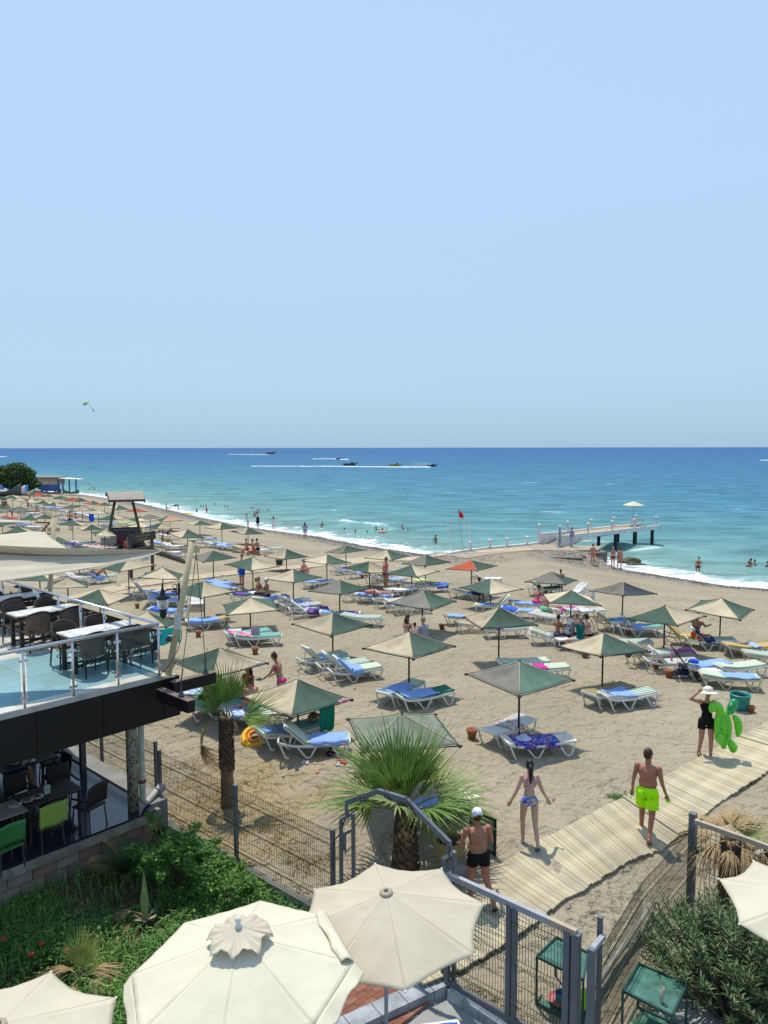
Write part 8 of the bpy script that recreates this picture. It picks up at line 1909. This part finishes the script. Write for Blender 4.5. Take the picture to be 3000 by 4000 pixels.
for x,y,rz,l,hh,cm,kw in ((522,842,.05,'left of the three women at the surf, coral bikini, arms folded','brown',coral,dict(build=1.1,ual=(-.25,.1,-1),fal=(.4,.8,.3),uar=(.25,.1,-1),far_=(-.4,.8,.3))),(652,864,.1,'middle of the three women at the surf, black bikini, ponytail','blond',blackc,dict(hairstyle='tail',build=.9)),(697,866,-.1,'right of the three women at the surf, coral red bikini','brown',fm('coral_red_bikini',(.7,.08,.07)),dict(hairstyle='bun',build=1.1,thl=(-.18,0,-1)))):
    person(l,G(*px('C',x,y)),rz,1.68,'f','pink',hh,vox=.018,clothes=bik(cm),**({'hairstyle':'short'} | kw))
person('woman in black bikini running out of the surf towards the beach',G(*px('C',1200,928))+Vector((0,0,.05)),math.pi-.1,1.68,'f','pink','brown','short',torso=(0,.35,1),head=(0,.5,1),ual=(-.4,-.2,-1),fal=(.1,.4,-1),uar=(.4,-.2,-1),far_=(-.1,.4,-1),thl=(0,.4,-1),shl=(0,-.1,-1),thr=(.05,.15,-1),shr=(.1,-.9,-.5),build=1.08,vox=.016,clothes=bik(blackc))
pj=P(*px('C',385,728),-1.44);person('elderly man in blue grey shirt and pale trousers standing on the jetty apron',pj,2.0,1.75,'m','brown','grey','short',vox=.02,build=1.1,ual=(-.1,-.3,-1),fal=(.4,-.3,-.3),clothes=[('shirt',fm('grey_blue_shirt',(.2,.24,.36)),shirt(.6),.02),('trousers',fm('pale_trousers',(.42,.42,.44)),lambda i,t,l:((i==0) & (l[:,2]<.05)) | ((i >= 1) & (i <= 4)),.018)])
for key,x,y,rz,l,sx,sk,hh,hs,cl,kw in (
  ('B',318,668,.0,'woman in loose lilac tunic standing on the pebbles, hands on hips','f','tan','black','long',[('tunic',lil,lambda i,t,l:((i==0)) | (((i==1) | (i==2)) & (t<.4)) | (((i==5) | (i==6)) & (t<.8)),lambda i,t,l:np.where(i==0,.03,.05))],dict(ual=(-.6,0,-1),fal=(.7,.1,-.6),uar=(.6,0,-1),far_=(-.7,.1,-.6))),
  ('B',113,612,.3,'woman in white dress at the water edge raising her hands to her hair','f','fair','brown','long',[('dress',whc,lambda i,t,l:(i==0) | (((i==1) | (i==2)) & (t<.5)),.04)],dict(ual=(-.5,.3,-.4),fal=(.3,.3,1),uar=(.5,.3,-.4),far_=(-.3,.3,1))),
  ('B',12,602,.4,'woman in dark dress and pale hat standing at the water edge','f','dark','brown','short',[('dress',blackc,lambda i,t,l:(i==0) | (((i==1) | (i==2)) & (t<.6)),.03)],dict(extra=kit_cap)),
  ('A',1607,592,1.0,'woman in white leaning forward at the foam with arms up','f','fair','black','short',[('dress',whc,lambda i,t,l:(i==0) | (((i==1) | (i==2)) & (t<.6)),.04)],dict(torso=(0,.35,1),ual=(-.2,.8,.3),fal=(.2,.3,1))),
  ('A',1340,514,1.6,'man in red shorts wading at the foam edge looking down','m','pink','brown','short',[('shorts',redc2,shorts(.6),.02)],dict(torso=(0,.12,1),head=(0,.6,1),thl=(0,.2,-1),shl=(0,-.1,-1))),
  ('A',1155,487,1.6,'person in dark top bending right over at the water edge','m','tan','blond','short',[('shirt',fm('olive_dark_shirt',(.05,.05,.03)),shirt(.5),.02)],dict(torso=(0,1,.1),head=(0,1,-.3),ual=(0,.1,-1),uar=(0,.1,-1),thl=(0,-.15,-1),thr=(0,.1,-1)))):
    person(l,G(*px(key,x,y)),rz,1.66,sx,sk,hh,hs,vox=.026,clothes=cl,**kw)
for key,x,y,l in (('A',1080,470,'bather sitting on the wet pebbles left of the bending person'),):seat(l,key,x,y,-1.2,zs=.12,sex='f',skin='brown',hair='brown',thl=(0,1,.1),shl=(0,1,-.1),thr=(0,1,.1),shr=(0,1,-.1),torso=(0,-.15,1),vox=.026,clothes=bik(redc2))
person('sunburnt bather seen from behind, standing left of the lifeguard tower',G(*px('Q3',310,768)),.0,1.7,'m','pink','black','short',vox=.024,clothes=[('shorts',navyc,shorts(.4),.012)])
person('bather in swimsuit bending forward near the left edge',G(*px('Q2',265,680)),-1.3,1.7,'f','tan','black','short',torso=(0,1,.25),ual=(0,.2,-1),uar=(0,.2,-1),vox=.028,clothes=[('swimsuit',redc2,onepiece(),.008)])
person('pink bather bending down under the green and orange parasol',G(*px('Q2',640,285)),1.2,1.7,'m','pink','brown','short',torso=(0,1,.4),ual=(0,.1,-1),vox=.03)
seat('pink sunbather sitting low near the far pale loungers','Q2',800,560,.5,zs=.3,sex='m',skin='pink',hair='brown',torso=(0,.5,1),vox=.028);seat('sunbather sitting hunched beside the standing bather left of the tower','Q3',420,618,.8,zs=.3,sex='m',skin='pink',hair='brown',torso=(0,.6,1),vox=.028)
seat('left of two bathers sitting in the far left rows','Q2',70,385,.3,zs=.3,sex='f',skin='brown',hair='black',vox=.03);seat('right of two bathers sitting in the far left rows','Q2',128,385,-.3,zs=.3,sex='m',skin='tan',hair='brown',vox=.03)
seat('bather with pink hat sitting in the shade under the lifeguard tower','Q3',1232,1080,math.pi,zs=.4,sex='m',skin='brown',hair='brown',vox=.024,clothes=[('shorts',redc2,shorts(.5),.015)])
person('vendor in red top standing at the right end of the kiosk',G(*px('Q1',1580,780)),3.0,1.7,'m','dark','black','short',vox=.035,clothes=[('shirt',redc2,shirt(.5),.03)])
for i,(x,y) in enumerate(((1430,660),(1375,700))):person('%s dark figure waiting by the kiosk counter' % ('right' if i==0 else 'left'),G(*px('Q1',x,y+95)),1.0+i,1.7,'m','brown','black','short',vox=.035,clothes=[('shirt',[bluec,redc2][i],shirt(.5),.03)])
# swimmers: a whole figure each, most of it under water
SWB={}
def swimmer(key,x,y,lab,dep=1.30,sk='tan',hh='black',rz=0.0,variant=0):
    q=P(*px(key,x,y),SEA+.06);kk_=(sk,hh,variant)
    if kk_ not in SWB:
        kw=[dict(),dict(ual=(-1,.3,.1),fal=(-.6,.5,.2),uar=(1,.3,.0),far_=(.6,.5,.2)),dict(ual=(-.3,.8,.1),uar=(.8,.2,.9),far_=(.3,.2,1))][variant]
        SWB[kk_]=person(lab,(q.x,q.y,SEA-dep),rz,1.68,'m',sk,hh,'short',vox=.035,group='bathers swimming in the sea',**kw);return SWB[kk_]
    src=SWB[kk_];r=empty('person',(q.x,q.y,SEA-dep),rz,lab,'person','bathers swimming in the sea')
    for ch in src_kids[kk_]:link(ch[0],ch[1],r,ch[2])
    return r
src_kids={}
def sw(*a,**k):
    r=swimmer(*a,**k);kk_=(k.get('sk','tan'),k.get('hh','black'),k.get('variant',0))
    if kk_ not in src_kids:bpy.context.view_layer.update();src_kids[kk_]=[(c.name.split('.')[0],c.data,c.location.copy()) for c in r.children]
person('man standing waist deep alone near the flag poles',P(*px('B',1163,703),SEA)-Vector((0,0,.85)),2.4,1.74,'m','brown','black','short',ual=(-.3,.4,-1),fal=(.2,.9,.1),uar=(.3,.4,-1),far_=(-.2,.9,.1),vox=.022)
SWM=[('B',573,612,'swimmer left of the four dark heads in front of the breaker',1.4),('B',643,625,'second dark head left of the pink ring',1.4),('B',720,630,'dark head nearest left of the pink ring',1.42),('B',780,612,'swimmer with red sleeve raising an arm beside the pink ring',1.3,2),('B',820,626,'swimmer inside the pink swim ring',1.2,1),('B',668,580,'swimmer splashing inside the breaking wave',1.25,1),('B',946,606,'swimmer in white leaning back in the breaker',1.2,2),('B',955,620,'swimmer in front of the one in white',1.25,1),('B',985,622,'swimmer with outstretched arms, right of the pair',1.4,1),
       ('B',423,596,'lower of the pair of swimmers near the foam',1.2),('B',431,580,'upper of the pair of swimmers near the foam',1.2),('B',77,490,'lone head offshore left of the middle',1.35),('B',8,505,'swimmer far behind the dark dressed woman',1.0),('B',20,492,'small dark swimmer beside the far one',1.2),
       ('C',1533,855,'left of the three heads in the water at the right',1.2),('C',1545,842,'middle of the three heads in the water at the right',1.15),('C',1570,850,'right of the three heads in the water at the right',1.15),('C',1657,858,'swimmer cut by the right edge of the view',1.2),
       ('A',1303,458,'pair head in the wave right of the big breaker',1.35),('A',1318,460,'second head in the wave beside the breaker',1.4),('A',1395,447,'lone dark head above the man in red shorts',1.4),('A',1455,462,'green capped head beside another swimmer',1.4),('A',1473,466,'swimmer facing left beside the green capped head',1.3),('A',1635,478,'swimmer splashing far left of the middle',1.25,1),('A',1650,520,'swimmer standing behind the woman in white',1.0),('A',1275,492,'bather lying in the shallow foam',1.1),
       ('A',578,350,'leftmost of the swimmers off the kiosk',1.2),('A',592,342,'second of the swimmers off the kiosk',1.3),('A',604,338,'third of the swimmers off the kiosk',1.3),('A',612,346,'fourth of the swimmers off the kiosk',1.2),('A',640,350,'swimmer right of the cluster off the kiosk',1.4),('A',515,333,'lone head between the kiosk and the cluster',1.4),('A',573,315,'swimmer furthest out off the kiosk',1.3,1),('A',915,320,'swimmer with pink float above the tower roof',1.35,1),('A',884,260,'distant swimmer above the tower roof',1.4),('B',978,382,'tiny far swimmer in the middle of the sea',1.4)]
for i,s_ in enumerate(SWM):sw(s_[0],s_[1],s_[2],s_[3],dep=s_[4],rz=(i*1.3) % 6.28,sk=['tan','brown'][i % 2],hh=['black','brown'][(i//2) % 2],variant=s_[5] if len(s_)>5 else 0)
# diner under the terrace
person('diner with bare shoulders sitting in the shade at the rear table',(-8.35,16.55,-.2+.46),-.9,1.7,'m','tan','black','short',torso=(0,.15,1),ual=(-.1,.6,-.8),fal=(.1,.9,.1),uar=(.1,.6,-.8),far_=(-.1,.9,.3),vox=.016,clothes=[('trousers',navyc,shorts(.9),.012)],**{a:b for a,b in SIT.items()})
# ================================================================ SMALL THINGS ON THE BEACH
terra=mat('terracotta',(.33,.125,.07),.85,.15,8);sandy=mat('sand_fill',(.3,.25,.19),.95,.1)
def pot(key,x,y,lab,s=1.0,fill=None):
    q=G(*px(key,x,y));t=empty('flower_pot',q,0,lab,'pot','terracotta pots used as ashtrays on the sand');s_=s
    link('pot',shared(('pot',s_),lambda:MB().lathe([(0,0),(.075*s_,0),(.105*s_,.16*s_),(.12*s_,.165*s_),(.122*s_,.205*s_),(.105*s_,.205*s_),(.095*s_,.15*s_),(0,.14*s_)],n=16).mesh('pot',terra,True)),t)
    if fill:MB().ell((0,0,.2*s_),(.085*s_,.08*s_,.04*s_)).build('litter',fill,t)
    else:MB().lathe([(0,.145*s_),(.094*s_,.146*s_)],n=12).build('sand',sandy,t)
lit=patch_mat('white_litter',[(.6,.6,.6),(.1,.2,.45),(.5,.5,.52),(.05,.05,.08)],30)
for a in (('M',897,640,'terracotta pot alone left of the large grey parasol',1.25),('D3',1089,745,'terracotta pot filled with litter right of the three people',1.15,lit),('D1',1110,565,'terracotta pot beyond the terrace rail',1.0),('D2',360,795,'terracotta pot below the ochre cushioned lounger',1.1),('D2',820,937,'terracotta pot in front of the spotted bag lounger',1.15),
          ('D3',445,328,'left of two brown pots at the back',.9),('D3',476,328,'right of two brown pots at the back',.9),('D3',733,405,'brown pot right of the standing bikini woman',.95),('D4',1210,968,'terracotta pot below the teal shirted person',1.15),('D4',1562,795,'terracotta pot below the white table at the right',1.1,lit),
          ('D5',735,1300,'terracotta pot in front of the pushchair',1.2),('D5',618,1220,'terracotta pot behind the bare lounger left of the pushchair',1.0),('V',1518,595,'small brown pot right of the big green tub',.9),('D2',829,352,'brown pot above the two talking women',.9)):pot(*a)
q=G(*px('V',1425,570));t=empty('tub',q,0,'big blue green tub with straw bits standing on the sand at the right','tub')
mb=MB();mb.grid(lambda u,v:((.2+.075*v**.6+.012*math.sin(u*2*math.pi*9)*(1-v))*math.cos(u*2*math.pi),(.2+.075*v**.6+.012*math.sin(u*2*math.pi*9)*(1-v))*math.sin(u*2*math.pi),.44*v),54,6);o=mb.build('shell',mat('teal_tub',(.02,.20,.16),.5,.3,9),t,True);solid(o,.02)
MB().tube([(.275*math.cos(a),.275*math.sin(a),.44) for a in [k*math.pi/12 for k in range(24)]],.02,6,closed=True).build('rim',mat('teal_tub_rim',(.04,.3,.24),.4,.1),t);MB().lathe([(0,.33),(.25,.33)],n=18).build('contents',mat('tub_rubbish',(.14,.12,.12),.9,.4,25),t)
q=G(*px('D2',1017,218));o=MB().lathe([(0,0),(.2,0),(.27,.42),(.29,.43),(.29,.47),(.25,.47),(.22,.3),(0,.3)],n=16).build('bin',mat('dark_bin',(.02,.04,.035),.6,.2,5));o.location=q;tag(o,'dark open bin with pale rim standing above the mat path','bin');MB().lathe([(.27,.36),(.30,.44),(.29,.5),(.26,.5)],n=16).build('bag_rim',mat('pale_bin_bag',(.4,.42,.25),.6,.1),o)
q=G(*px('Q4',165,830));o=MB().lathe([(0,0),(.28,0),(.34,.55),(.3,.55),(0,.4)],n=16).build('bucket',mat('teal_tub_rim',(.04,.3,.24)));o.location=q;tag(o,'big turquoise bucket right of the lifeguard sign','bucket')
def table(key,x,y,lab,rz=.1,m_=None,w=.5,hgt=.38):
    q=G(*px(key,x,y),hgt);q.z=gz(q.x,q.y);t=empty('plastic_table',q,rz,lab,'table','low plastic tables between the loungers');m_=m_ or plastic
    MB().box((0,0,hgt),(w,w*.85,.03)).box((0,0,hgt-.03),(w-.04,w*.85-.04,.04)).build('tabletop',m_,t)
    for sx in (-1,1):
        for sy in (-1,1):MB().bar((sx*(w/2-.04),sy*(w*.42-.03),hgt-.02),(sx*(w/2-.01),sy*(w*.42),0),.035).build('leg',m_,t)
    return q
brn_=mat('brown_plastic',(.28,.12,.07),.5,.1)
table('M',575,328,'white plastic table between the two middle blue towelled loungers',.2);table('D2',655,742,'white plastic table left of the spotted bag',.1);table('D2',545,622,'brown plastic table behind the ochre cushioned lounger',.1,brn_,.45);qb=table('D3',280,972,'pale green plastic table with a small water bottle',.1,mat('pale_green_plastic',(.36,.44,.32),.5,.05))
table('D5',262,795,'white plastic table under the charcoal parasol',.1);table('D5',1130,1235,'white plastic table right of the pushchair with a cup',.1);table('D5',1300,975,'white plastic table right of the navy towel',.1);table('D4',1030,825,'white plastic table among the family',.2);table('D4',975,560,'brown table behind the green parasol near the magenta towel',.1,brn_);table('D2',693,372,'brown table beside the man in blue shorts',.1,brn_,.4);table('D2',1240,495,'small white table behind the purple draped row',.1)
o=MB().lathe([(0,0),(.03,0),(.03,.11),(.012,.14),(.012,.16),(0,.16)],n=10).build('water_bottle',mat('blue_clear_plastic',(.12,.35,.6),.2,.05));o.location=qb+Vector((-.02,0,.397));tag(o,'small blue water bottle on the pale green table','bottle')
# yellow swim ring leaning
vy=mat('yellow_vinyl',(.80,.42,.01),.3,.06,5,spec=.5);vo_=mat('orange_vinyl',(.8,.25,.01),.3,.06,5,spec=.5)
q=G(*px('E2',815,815));t=empty('baby_swim_seat',q+Vector((0,0,.1)),.2,'yellow inflatable baby seat ring leaning beside the nearest loungers','inflatable')
Mr=rot('Y',-.15) @ rot('X',.55)
def torus(R_,r_,c=(0,0,0),n=24,m_=10):return lambda u,v:tuple(Mr @ (Vector(((R_+r_*math.cos(v*6.2832))*math.cos(u*6.2832),(R_+r_*math.cos(v*6.2832))*math.sin(u*6.2832),r_*math.sin(v*6.2832)))+Vector(c)))
MB().grid(torus(.28,.085),28,10).build('ring',vy,t,True);MB().grid(torus(.15,.05,(0,0,.03)),24,8).build('seat',vo_,t,True)
pts=[(.22,.18,.1),(.26,.26,.2),(.22,.3,.3),(.14,.3,.32)];MB().tube([Mr @ Vector(p_) for p_ in pts],[.06,.065,.07,.05],10).build('headrest',vy,t,True);o=MB().tube([Mr @ Vector((.28*math.cos(a),.28*math.sin(a),.10)) for a in (-.6,-.2,.2,.6,1.0)],.05,8).build('back',vy,t,True)
def simple_ring(key,x,y,lab,m_,R_=.32,z=.08,hd=False):
    q=G(*px(key,x,y)) if key != 'sea' else P(x,y,SEA);q.z+=z;mb=MB().grid(lambda u,v:((R_+.09*math.cos(v*6.2832))*math.cos(u*6.2832),(R_+.09*math.cos(v*6.2832))*math.sin(u*6.2832),.09*math.sin(v*6.2832)),20,8)
    if hd:mb.tube([(-R_,0,.05),(-R_-.05,0,.3),(-R_+.05,0,.42)],[.09,.08,.06],8)
    o=mb.build('swim_ring',m_,smooth=True);o.location=q;tag(o,lab,'swim ring')
simple_ring('Q4',425,900,'yellow duck shaped swim ring right of the lifeguard sign',vy,.36,.1,True);simple_ring('D2',812,128,'pink orange swim ring in front of the far group',mat('peach_vinyl',(.8,.28,.16),.3,.05),.4,.1);simple_ring('Q4',770,442,'pale yellow float lying at the pebble edge',mat('pale_yellow_vinyl',(.8,.7,.12),.3,.05),.6,.15)
simple_ring('sea',*px('B',818,630),'pink swim ring floating around a swimmer',mat('pink_vinyl',(.8,.3,.25),.3,.05),.42,.1)
# cloths hanging from parasols
def hang(lab,a,b_,drop,m_,wr=.02,cat='towel',nm='hanging_towel',seed=1):
    a,b_=Vector(a),Vector(b_);g_=random.Random(seed);ph=g_.uniform(0,6);nrm=Vector((-(b_-a).y,(b_-a).x,0)).normalized()
    def fn(u,v):p_=a.lerp(b_,u*(1-.0*v)+.03*v*math.sin(5*u+ph));s=1+.06*math.sin(9*u+ph);return tuple(p_-a+Vector((0,0,.02-drop*v*s))+nrm*(wr*math.sin(16*u+ph+2*v)*(.3+v)))
    o=MB().grid(fn,18,12).build(nm,m_,smooth=True);solid(o,.008);o.location=a;return tag(o,lab,cat)
hang('crumpled turquoise cloth hanging outside the terrace corner by the mast',atY(612,2462,15.75),atY(706,2446,15.75),.32,mat('turquoise_vinyl',(.02,.5,.42),.35,.12,6),.035,'cloth','hanging_cloth',15)
def ucorner(i,f0,f1,q=None):
    root,MM,u=UREF[i];hh=1/math.sqrt(2);cs=[Vector((hh*math.cos(k*math.pi/2),hh*math.sin(k*math.pi/2),-DROP-.008)) for k in range(4)];w_=lambda v:root.location+(MM @ v)
    a,b_=cs[q[0]],cs[q[1]];return w_(a.lerp(b_,f0)),w_(a.lerp(b_,f1))
a,b_=ucorner(27,.45,.70,(0,1));hang('bright green cloth hanging from the edge of the nearest cream and green parasol',a,b_,.62,fm('emerald_cloth',(.0,.13,.07)),.018,'cloth','hanging_cloth',3)
a,b_=ucorner(27,.80,.93,(0,1));o=MB().ell((0,0,0),(.07,.05,.05)).ell(b_-a,(.06,.05,.05)).tube([(0,0,0),(b_-a)*.5+Vector((0,0,.03)),b_-a],.05,8).build('knotted_bikini',fm('pale_pink_cloth',(.6,.3,.34)),smooth=True);o.location=a+Vector((0,0,.03));tag(o,'pale pink knotted swimwear on the right edge rod of the nearest parasol','swimwear')
a,b_=ucorner(26,.8,.93,(0,1));o=MB().tube([(0,0,0),(b_-a)*.3+Vector((0,0,.04)),(b_-a)*.7+Vector((0,0,.02)),b_-a],[.03,.05,.04,.03],8).build('twisted_cloth',fm('white_flower_cloth',(.6,.55,.5)),smooth=True);o.location=a+Vector((0,0,.03));tag(o,'twisted white cloth on the corner of the parasol behind the upright palm','cloth')
a,b_=ucorner(6,.86,.97,(0,3));hang('long white towel hanging from the left corner of the charcoal parasol',a,b_,.62,TOW['w'][1](),.02,seed=4)
a,b_=ucorner(63,.7,.95,(0,3));hang('bright blue towel hanging under the cream parasol left of the tower',a,b_,.75,TOW['B'][1](),.02,seed=6)
a,b_=ucorner(36,.3,.6,(0,1));hang('red dress hanging under a cream parasol in the far rows',a,b_,.8,redc2,.05,'dress','hanging_dress',7)
hb_=G(*px('Q2',1500,470));o=MB().ell((0,0,0),(.3,.2,.12)).build('sun_hat',blk,smooth=True);o.location=atY(1535/5.53,1900+490/5.53,hb_.y);o.location=(o.location.x,o.location.y,o.location.z);bpy.data.objects.remove(o)
# bags, hats and shoes around the near loungers
LREF={t['label']:(t,c,yaw) for t,c,yaw in LN}
def onl(frag,x,y,z):t,c,yaw=[v for k,v in LREF.items() if frag in k][0];return Vector((c.x+x*math.cos(yaw)-y*math.sin(yaw),c.y+x*math.sin(yaw)+y*math.cos(yaw),c.z+z)),yaw
p_,yw=onl('nearest under the green sided',-.12,.02,.40);t=empty('beach_bag',p_,yw+.1,'white beach bag with big dark dots standing on a teal lounger','bag');MB().grid(lambda u,v:((.16+.03*v)*math.cos(u*6.2832),(.06+.02*v)*math.sin(u*6.2832),.27*v),20,6).build('bag_body',mat('pale_lilac_canvas',(.55,.48,.56),.8,.05),t,True)
dm=MB()
for i in range(5):
    for j in range(5):
        v=(j+.6)/5.2;xx=-.13+.065*i+(.03 if j % 2 else 0)
        if abs(xx)<.145:yy=-(.06+.02*v)*math.sqrt(max(0,1-(xx/(.16+.03*v))**2))-.003;dm.lathe([(0,.002),(.018,.002),(.018,0)],(xx,yy,.27*v),8,rot('X',math.pi/2))
dm.build('dots',mat('dark_plum_print',(.03,.015,.05),.8,0),t);MB().tube([(-.08,-.07,.26),(-.06,-.06,.36),(.06,-.06,.36),(.08,-.07,.26)],.01,5).build('handle',blk,t)
p_,yw=onl('behind the nearest raised one',.62,.0,.42);t=empty('straw_bag',p_,yw+.4,'round brown patterned straw bag on the lounger behind the nearest one','bag');MB().ell((0,0,.1),(.19,.13,.12),nu=16,nv=10).build('bag_body',patch_mat('brown_woven_bag',[(.3,.18,.09),(.12,.05,.03),(.4,.26,.13),(.25,.1,.05)],14),t,True);MB().tube([(-.1,-.1,.14),(-.02,-.15,.2),(.08,-.13,.19),(.14,-.09,.1)],.012,6).tube([(-.05,.1,.14),(0,.13,.2),(.08,.1,.19)],.012,6).build('handle',fm('black_strap',(.02,.012,.01)),t)
for frag,x,y,m_,lab in (('with the checked towel under',-.38,.0,fm('white_blue_sun_hat',(.5,.54,.72)),'pale blue white sun hat on the checked towel'),('beyond the terrace beams',-.2,0,fm('straw_hat_cloth',(.6,.5,.28)),'straw hat on the lounger seen past the terrace beams')):
    p_,yw=onl(frag,x,y,.40);o=MB().lathe([(.19,0),(.185,.012),(.1,.012),(.092,.06),(.07,.095),(0,.1)],n=20).build('sun_hat',m_,smooth=True);o.location=p_;tag(o,lab,'hat')
p_,yw=onl('with black hat on its head end',-.82,-.15,.52);o=MB().ell((0,0,-.05),(.12,.09,.17),nu=10).ell((.06,0,.06),(.1,.08,.08)).build('black_bag',blk,smooth=True);o.location=p_+Vector((-.12,-.1,0));tag(o,'black bag hanging from the lounger left of the pushchair','bag')
for (x,y,m_,lab,s) in ((1210,1000,fm('white_trainers',(.5,.42,.42)),'pair of pale trainers under the nearest raised lounger',1.0),(1345,957,vo_,'small orange toy in the shade right of the trainers',.6),(1300,1003,vy,'small yellow shell shaped toy right of the trainers',.6),(1430,935,fm('dark_blue_bag',(.01,.02,.06)),'dark blue bag lying under the nearest raised lounger',2.2),(1495,1000,fm('red_shoes',(.5,.02,.06)),'red sandals in a heap at the edge of the shade',1.3),(1490,1022,fm('pale_blue_cloth',(.45,.5,.52)),'crumpled pale cloth beside the red sandals',1.2),(1322,1075,mat('salmon_plastic',(.6,.25,.1),.4,.05),'salmon coloured toy fish on the sunlit sand',.9),(1043,1100,fm('white_shell',(.55,.52,.47)),'white pebble in the near parasol shade',.6),(1370,1010,redc2,'tiny red toy left of the red sandals',.4),(1625,1222-0,fm('pale_stone_c',(.45,.38,.28)),'flat pale stone on the open sand',.8)):
    q=G(*px('E2',x,y)) if lab[:4] != 'flat' else G(*px('D2',1625,1222));mb=MB();g_=random.Random(len(lab));n=2 if 'pair' in lab or 'sandals in' in lab else 1
    for k in range(n):mb.ell((k*.09*s,g_.uniform(-.02,.02),.025*s),(.05*s if n>1 else .06*s,.1*s if n>1 else .05*s,.03*s),rot('Z',g_.uniform(-.5,.5)),10,6);mb.ell((k*.09*s,.03*s,.05*s),(.035*s,.04*s,.025*s))
    o=mb.build('beach_item',m_,smooth=True);nmx=lab.split();o.name={'pai':'trainers','dar':'bag','red':'sandals','cru':'cloth','whi':'pebble','fla':'stone'}.get(lab[:3],'toy');o.location=q;tag(o,lab,{'pai':'shoes','dar':'bag','red':'shoes','cru':'cloth','whi':'pebble','fla':'stone'}.get(lab[:3],'toy'))
# pushchair
q=G(*px('D5',880,1310));PC=empty('pushchair',q,-.25,'purple hooded pushchair with dark frame parked between the loungers','pushchair');pu=fm('aubergine_cloth',(.06,.02,.09));dkf=mat('dark_tube',(.02,.02,.025),.4,.05)
mb=MB().grid(lambda u,v:(.02+.36*math.cos(math.pi*(.08+.80*u))*1.0,-.2+.4*v,.70+.32*math.sin(math.pi*(.08+.80*u))*(1-.25*(2*v-1)**2)),14,8);solid(mb.build('hood',pu,PC,True),.01)
MB().grid(lambda u,v:(-.3+.18*u*u-.0*v,-.19+.38*v,.95-.6*u),10,4).grid(lambda u,v:(-.12+.35*u,-.19+.38*v,.36+.04*u),6,4).build('seat_cloth',pu,PC,True)
for s in (-1,1):
    MB().tube([(-.42,s*.2,1.02),(-.3,s*.2,.85),(.05,s*.22,.42),(.4,s*.22,.12)],.013,6).tube([(.1,s*.2,.6),(-.15,s*.22,.3),(-.3,s*.22,.1)],.013,6).build('side_frame',dkf,PC)
    for x in (.42,-.3):w_=MB().grid(lambda u,v:(x+(.07+.02*math.cos(v*6.2832))*math.cos(u*6.2832),s*.22+.02*math.sin(v*6.2832),.09+(.07+.02*math.cos(v*6.2832))*math.sin(u*6.2832)),16,6).build('wheel',dkf,PC,True);MB().lathe([(.045,-.012),(.045,.012)],(x,s*.22,.09),10,rot('X',math.pi/2)).build('hub',mat('grey_hub',(.2,.2,.2),.5,.05),w_)
MB().tube([(-.42,-.2,1.02),(-.46,0,1.05),(-.42,.2,1.02)],.018,6).build('handlebar',dkf,PC);MB().box((-.05,0,.2),(.35,.3,.14)).build('basket',fm('navy_basket',(.01,.02,.06)),PC)
o=hang('lilac scarf tied on the handle of the pushchair',q+Vector((-.5,-.2,1.0)),q+Vector((-.42,.05,1.02)),.42,fm('lilac_scarf',(.5,.12,.4)),.02,'scarf','scarf',12);t_=G(*px('D5',965,1150),.5);o=MB().ell((0,0,0),(.18,.13,.1),nu=12).build('blue_bundle',TOW['B'][1](),smooth=True);o.location=t_+Vector((0,0,.48));tag(o,'bright blue bundle on the lounger right behind the pushchair','towel')
# weed on the sand, pebbles and shells
for (k_,x,y) in (('V',420,1280),):
    q=G(*px(k_,x,y));blades('sand_weed',260,lambda g:(q.x+g.normal()*.13,q.y+g.normal()*.06),.03,.09,[gr1,gr3],21,.006,1.0,lambda x,y:q.z)
peb=MB();g_=np.random.default_rng(4);n=0
while n<900:
    x,y=g_.uniform(-9,12),g_.uniform(13,34)
    if bool(garden_mask(np.array([x]),np.array([y]))[0]):continue
    r_=g_.uniform(.008,.028);peb.ell((x,y,-.0),(r_,r_*.8,r_*.5),nu=5,nv=3);n+=1
zz=ground_arr(np.array([v[0] for v in peb.v]),np.array([v[1] for v in peb.v]));peb.v=[(v[0],v[1],v[2]+z+.006) for v,z in zip(peb.v,zz)];tag(peb.build('pebbles',mat('mixed_pebbles',(.36,.33,.28),.9,.4,1.5)),kind='stuff')
peb=MB();n=0;SL_=SHORE_L[3:-1]+SHORE_R[1:7]
while n<5000:
    i=int(g_.integers(0,len(SL_)-1));a,b_=SL_[i],SL_[i+1]
    if abs(a[0]-5.1)<.1 and b_[0]>15:continue
    f=g_.random();x,y=a[0]+(b_[0]-a[0])*f+g_.normal()*.5,a[1]+(b_[1]-a[1])*f-abs(g_.normal())*2.2-.8;r_=g_.uniform(.03,.12);o_=len(peb.v);peb.add([(x-r_,y,0),(x,y-r_,0),(x+r_,y,0),(x,y+r_,0),(x,y,r_*.6)],[(0,1,4),(1,2,4),(2,3,4),(3,0,4)]);n+=1
zz=ground_arr(np.array([v[0] for v in peb.v]),np.array([v[1] for v in peb.v]));peb.v=[(v[0],v[1],v[2]+z) for v,z in zip(peb.v,zz)];tag(peb.build('shingle',mat('dark_shingle',(.13,.12,.11),.9,.6,.8)),kind='stuff')
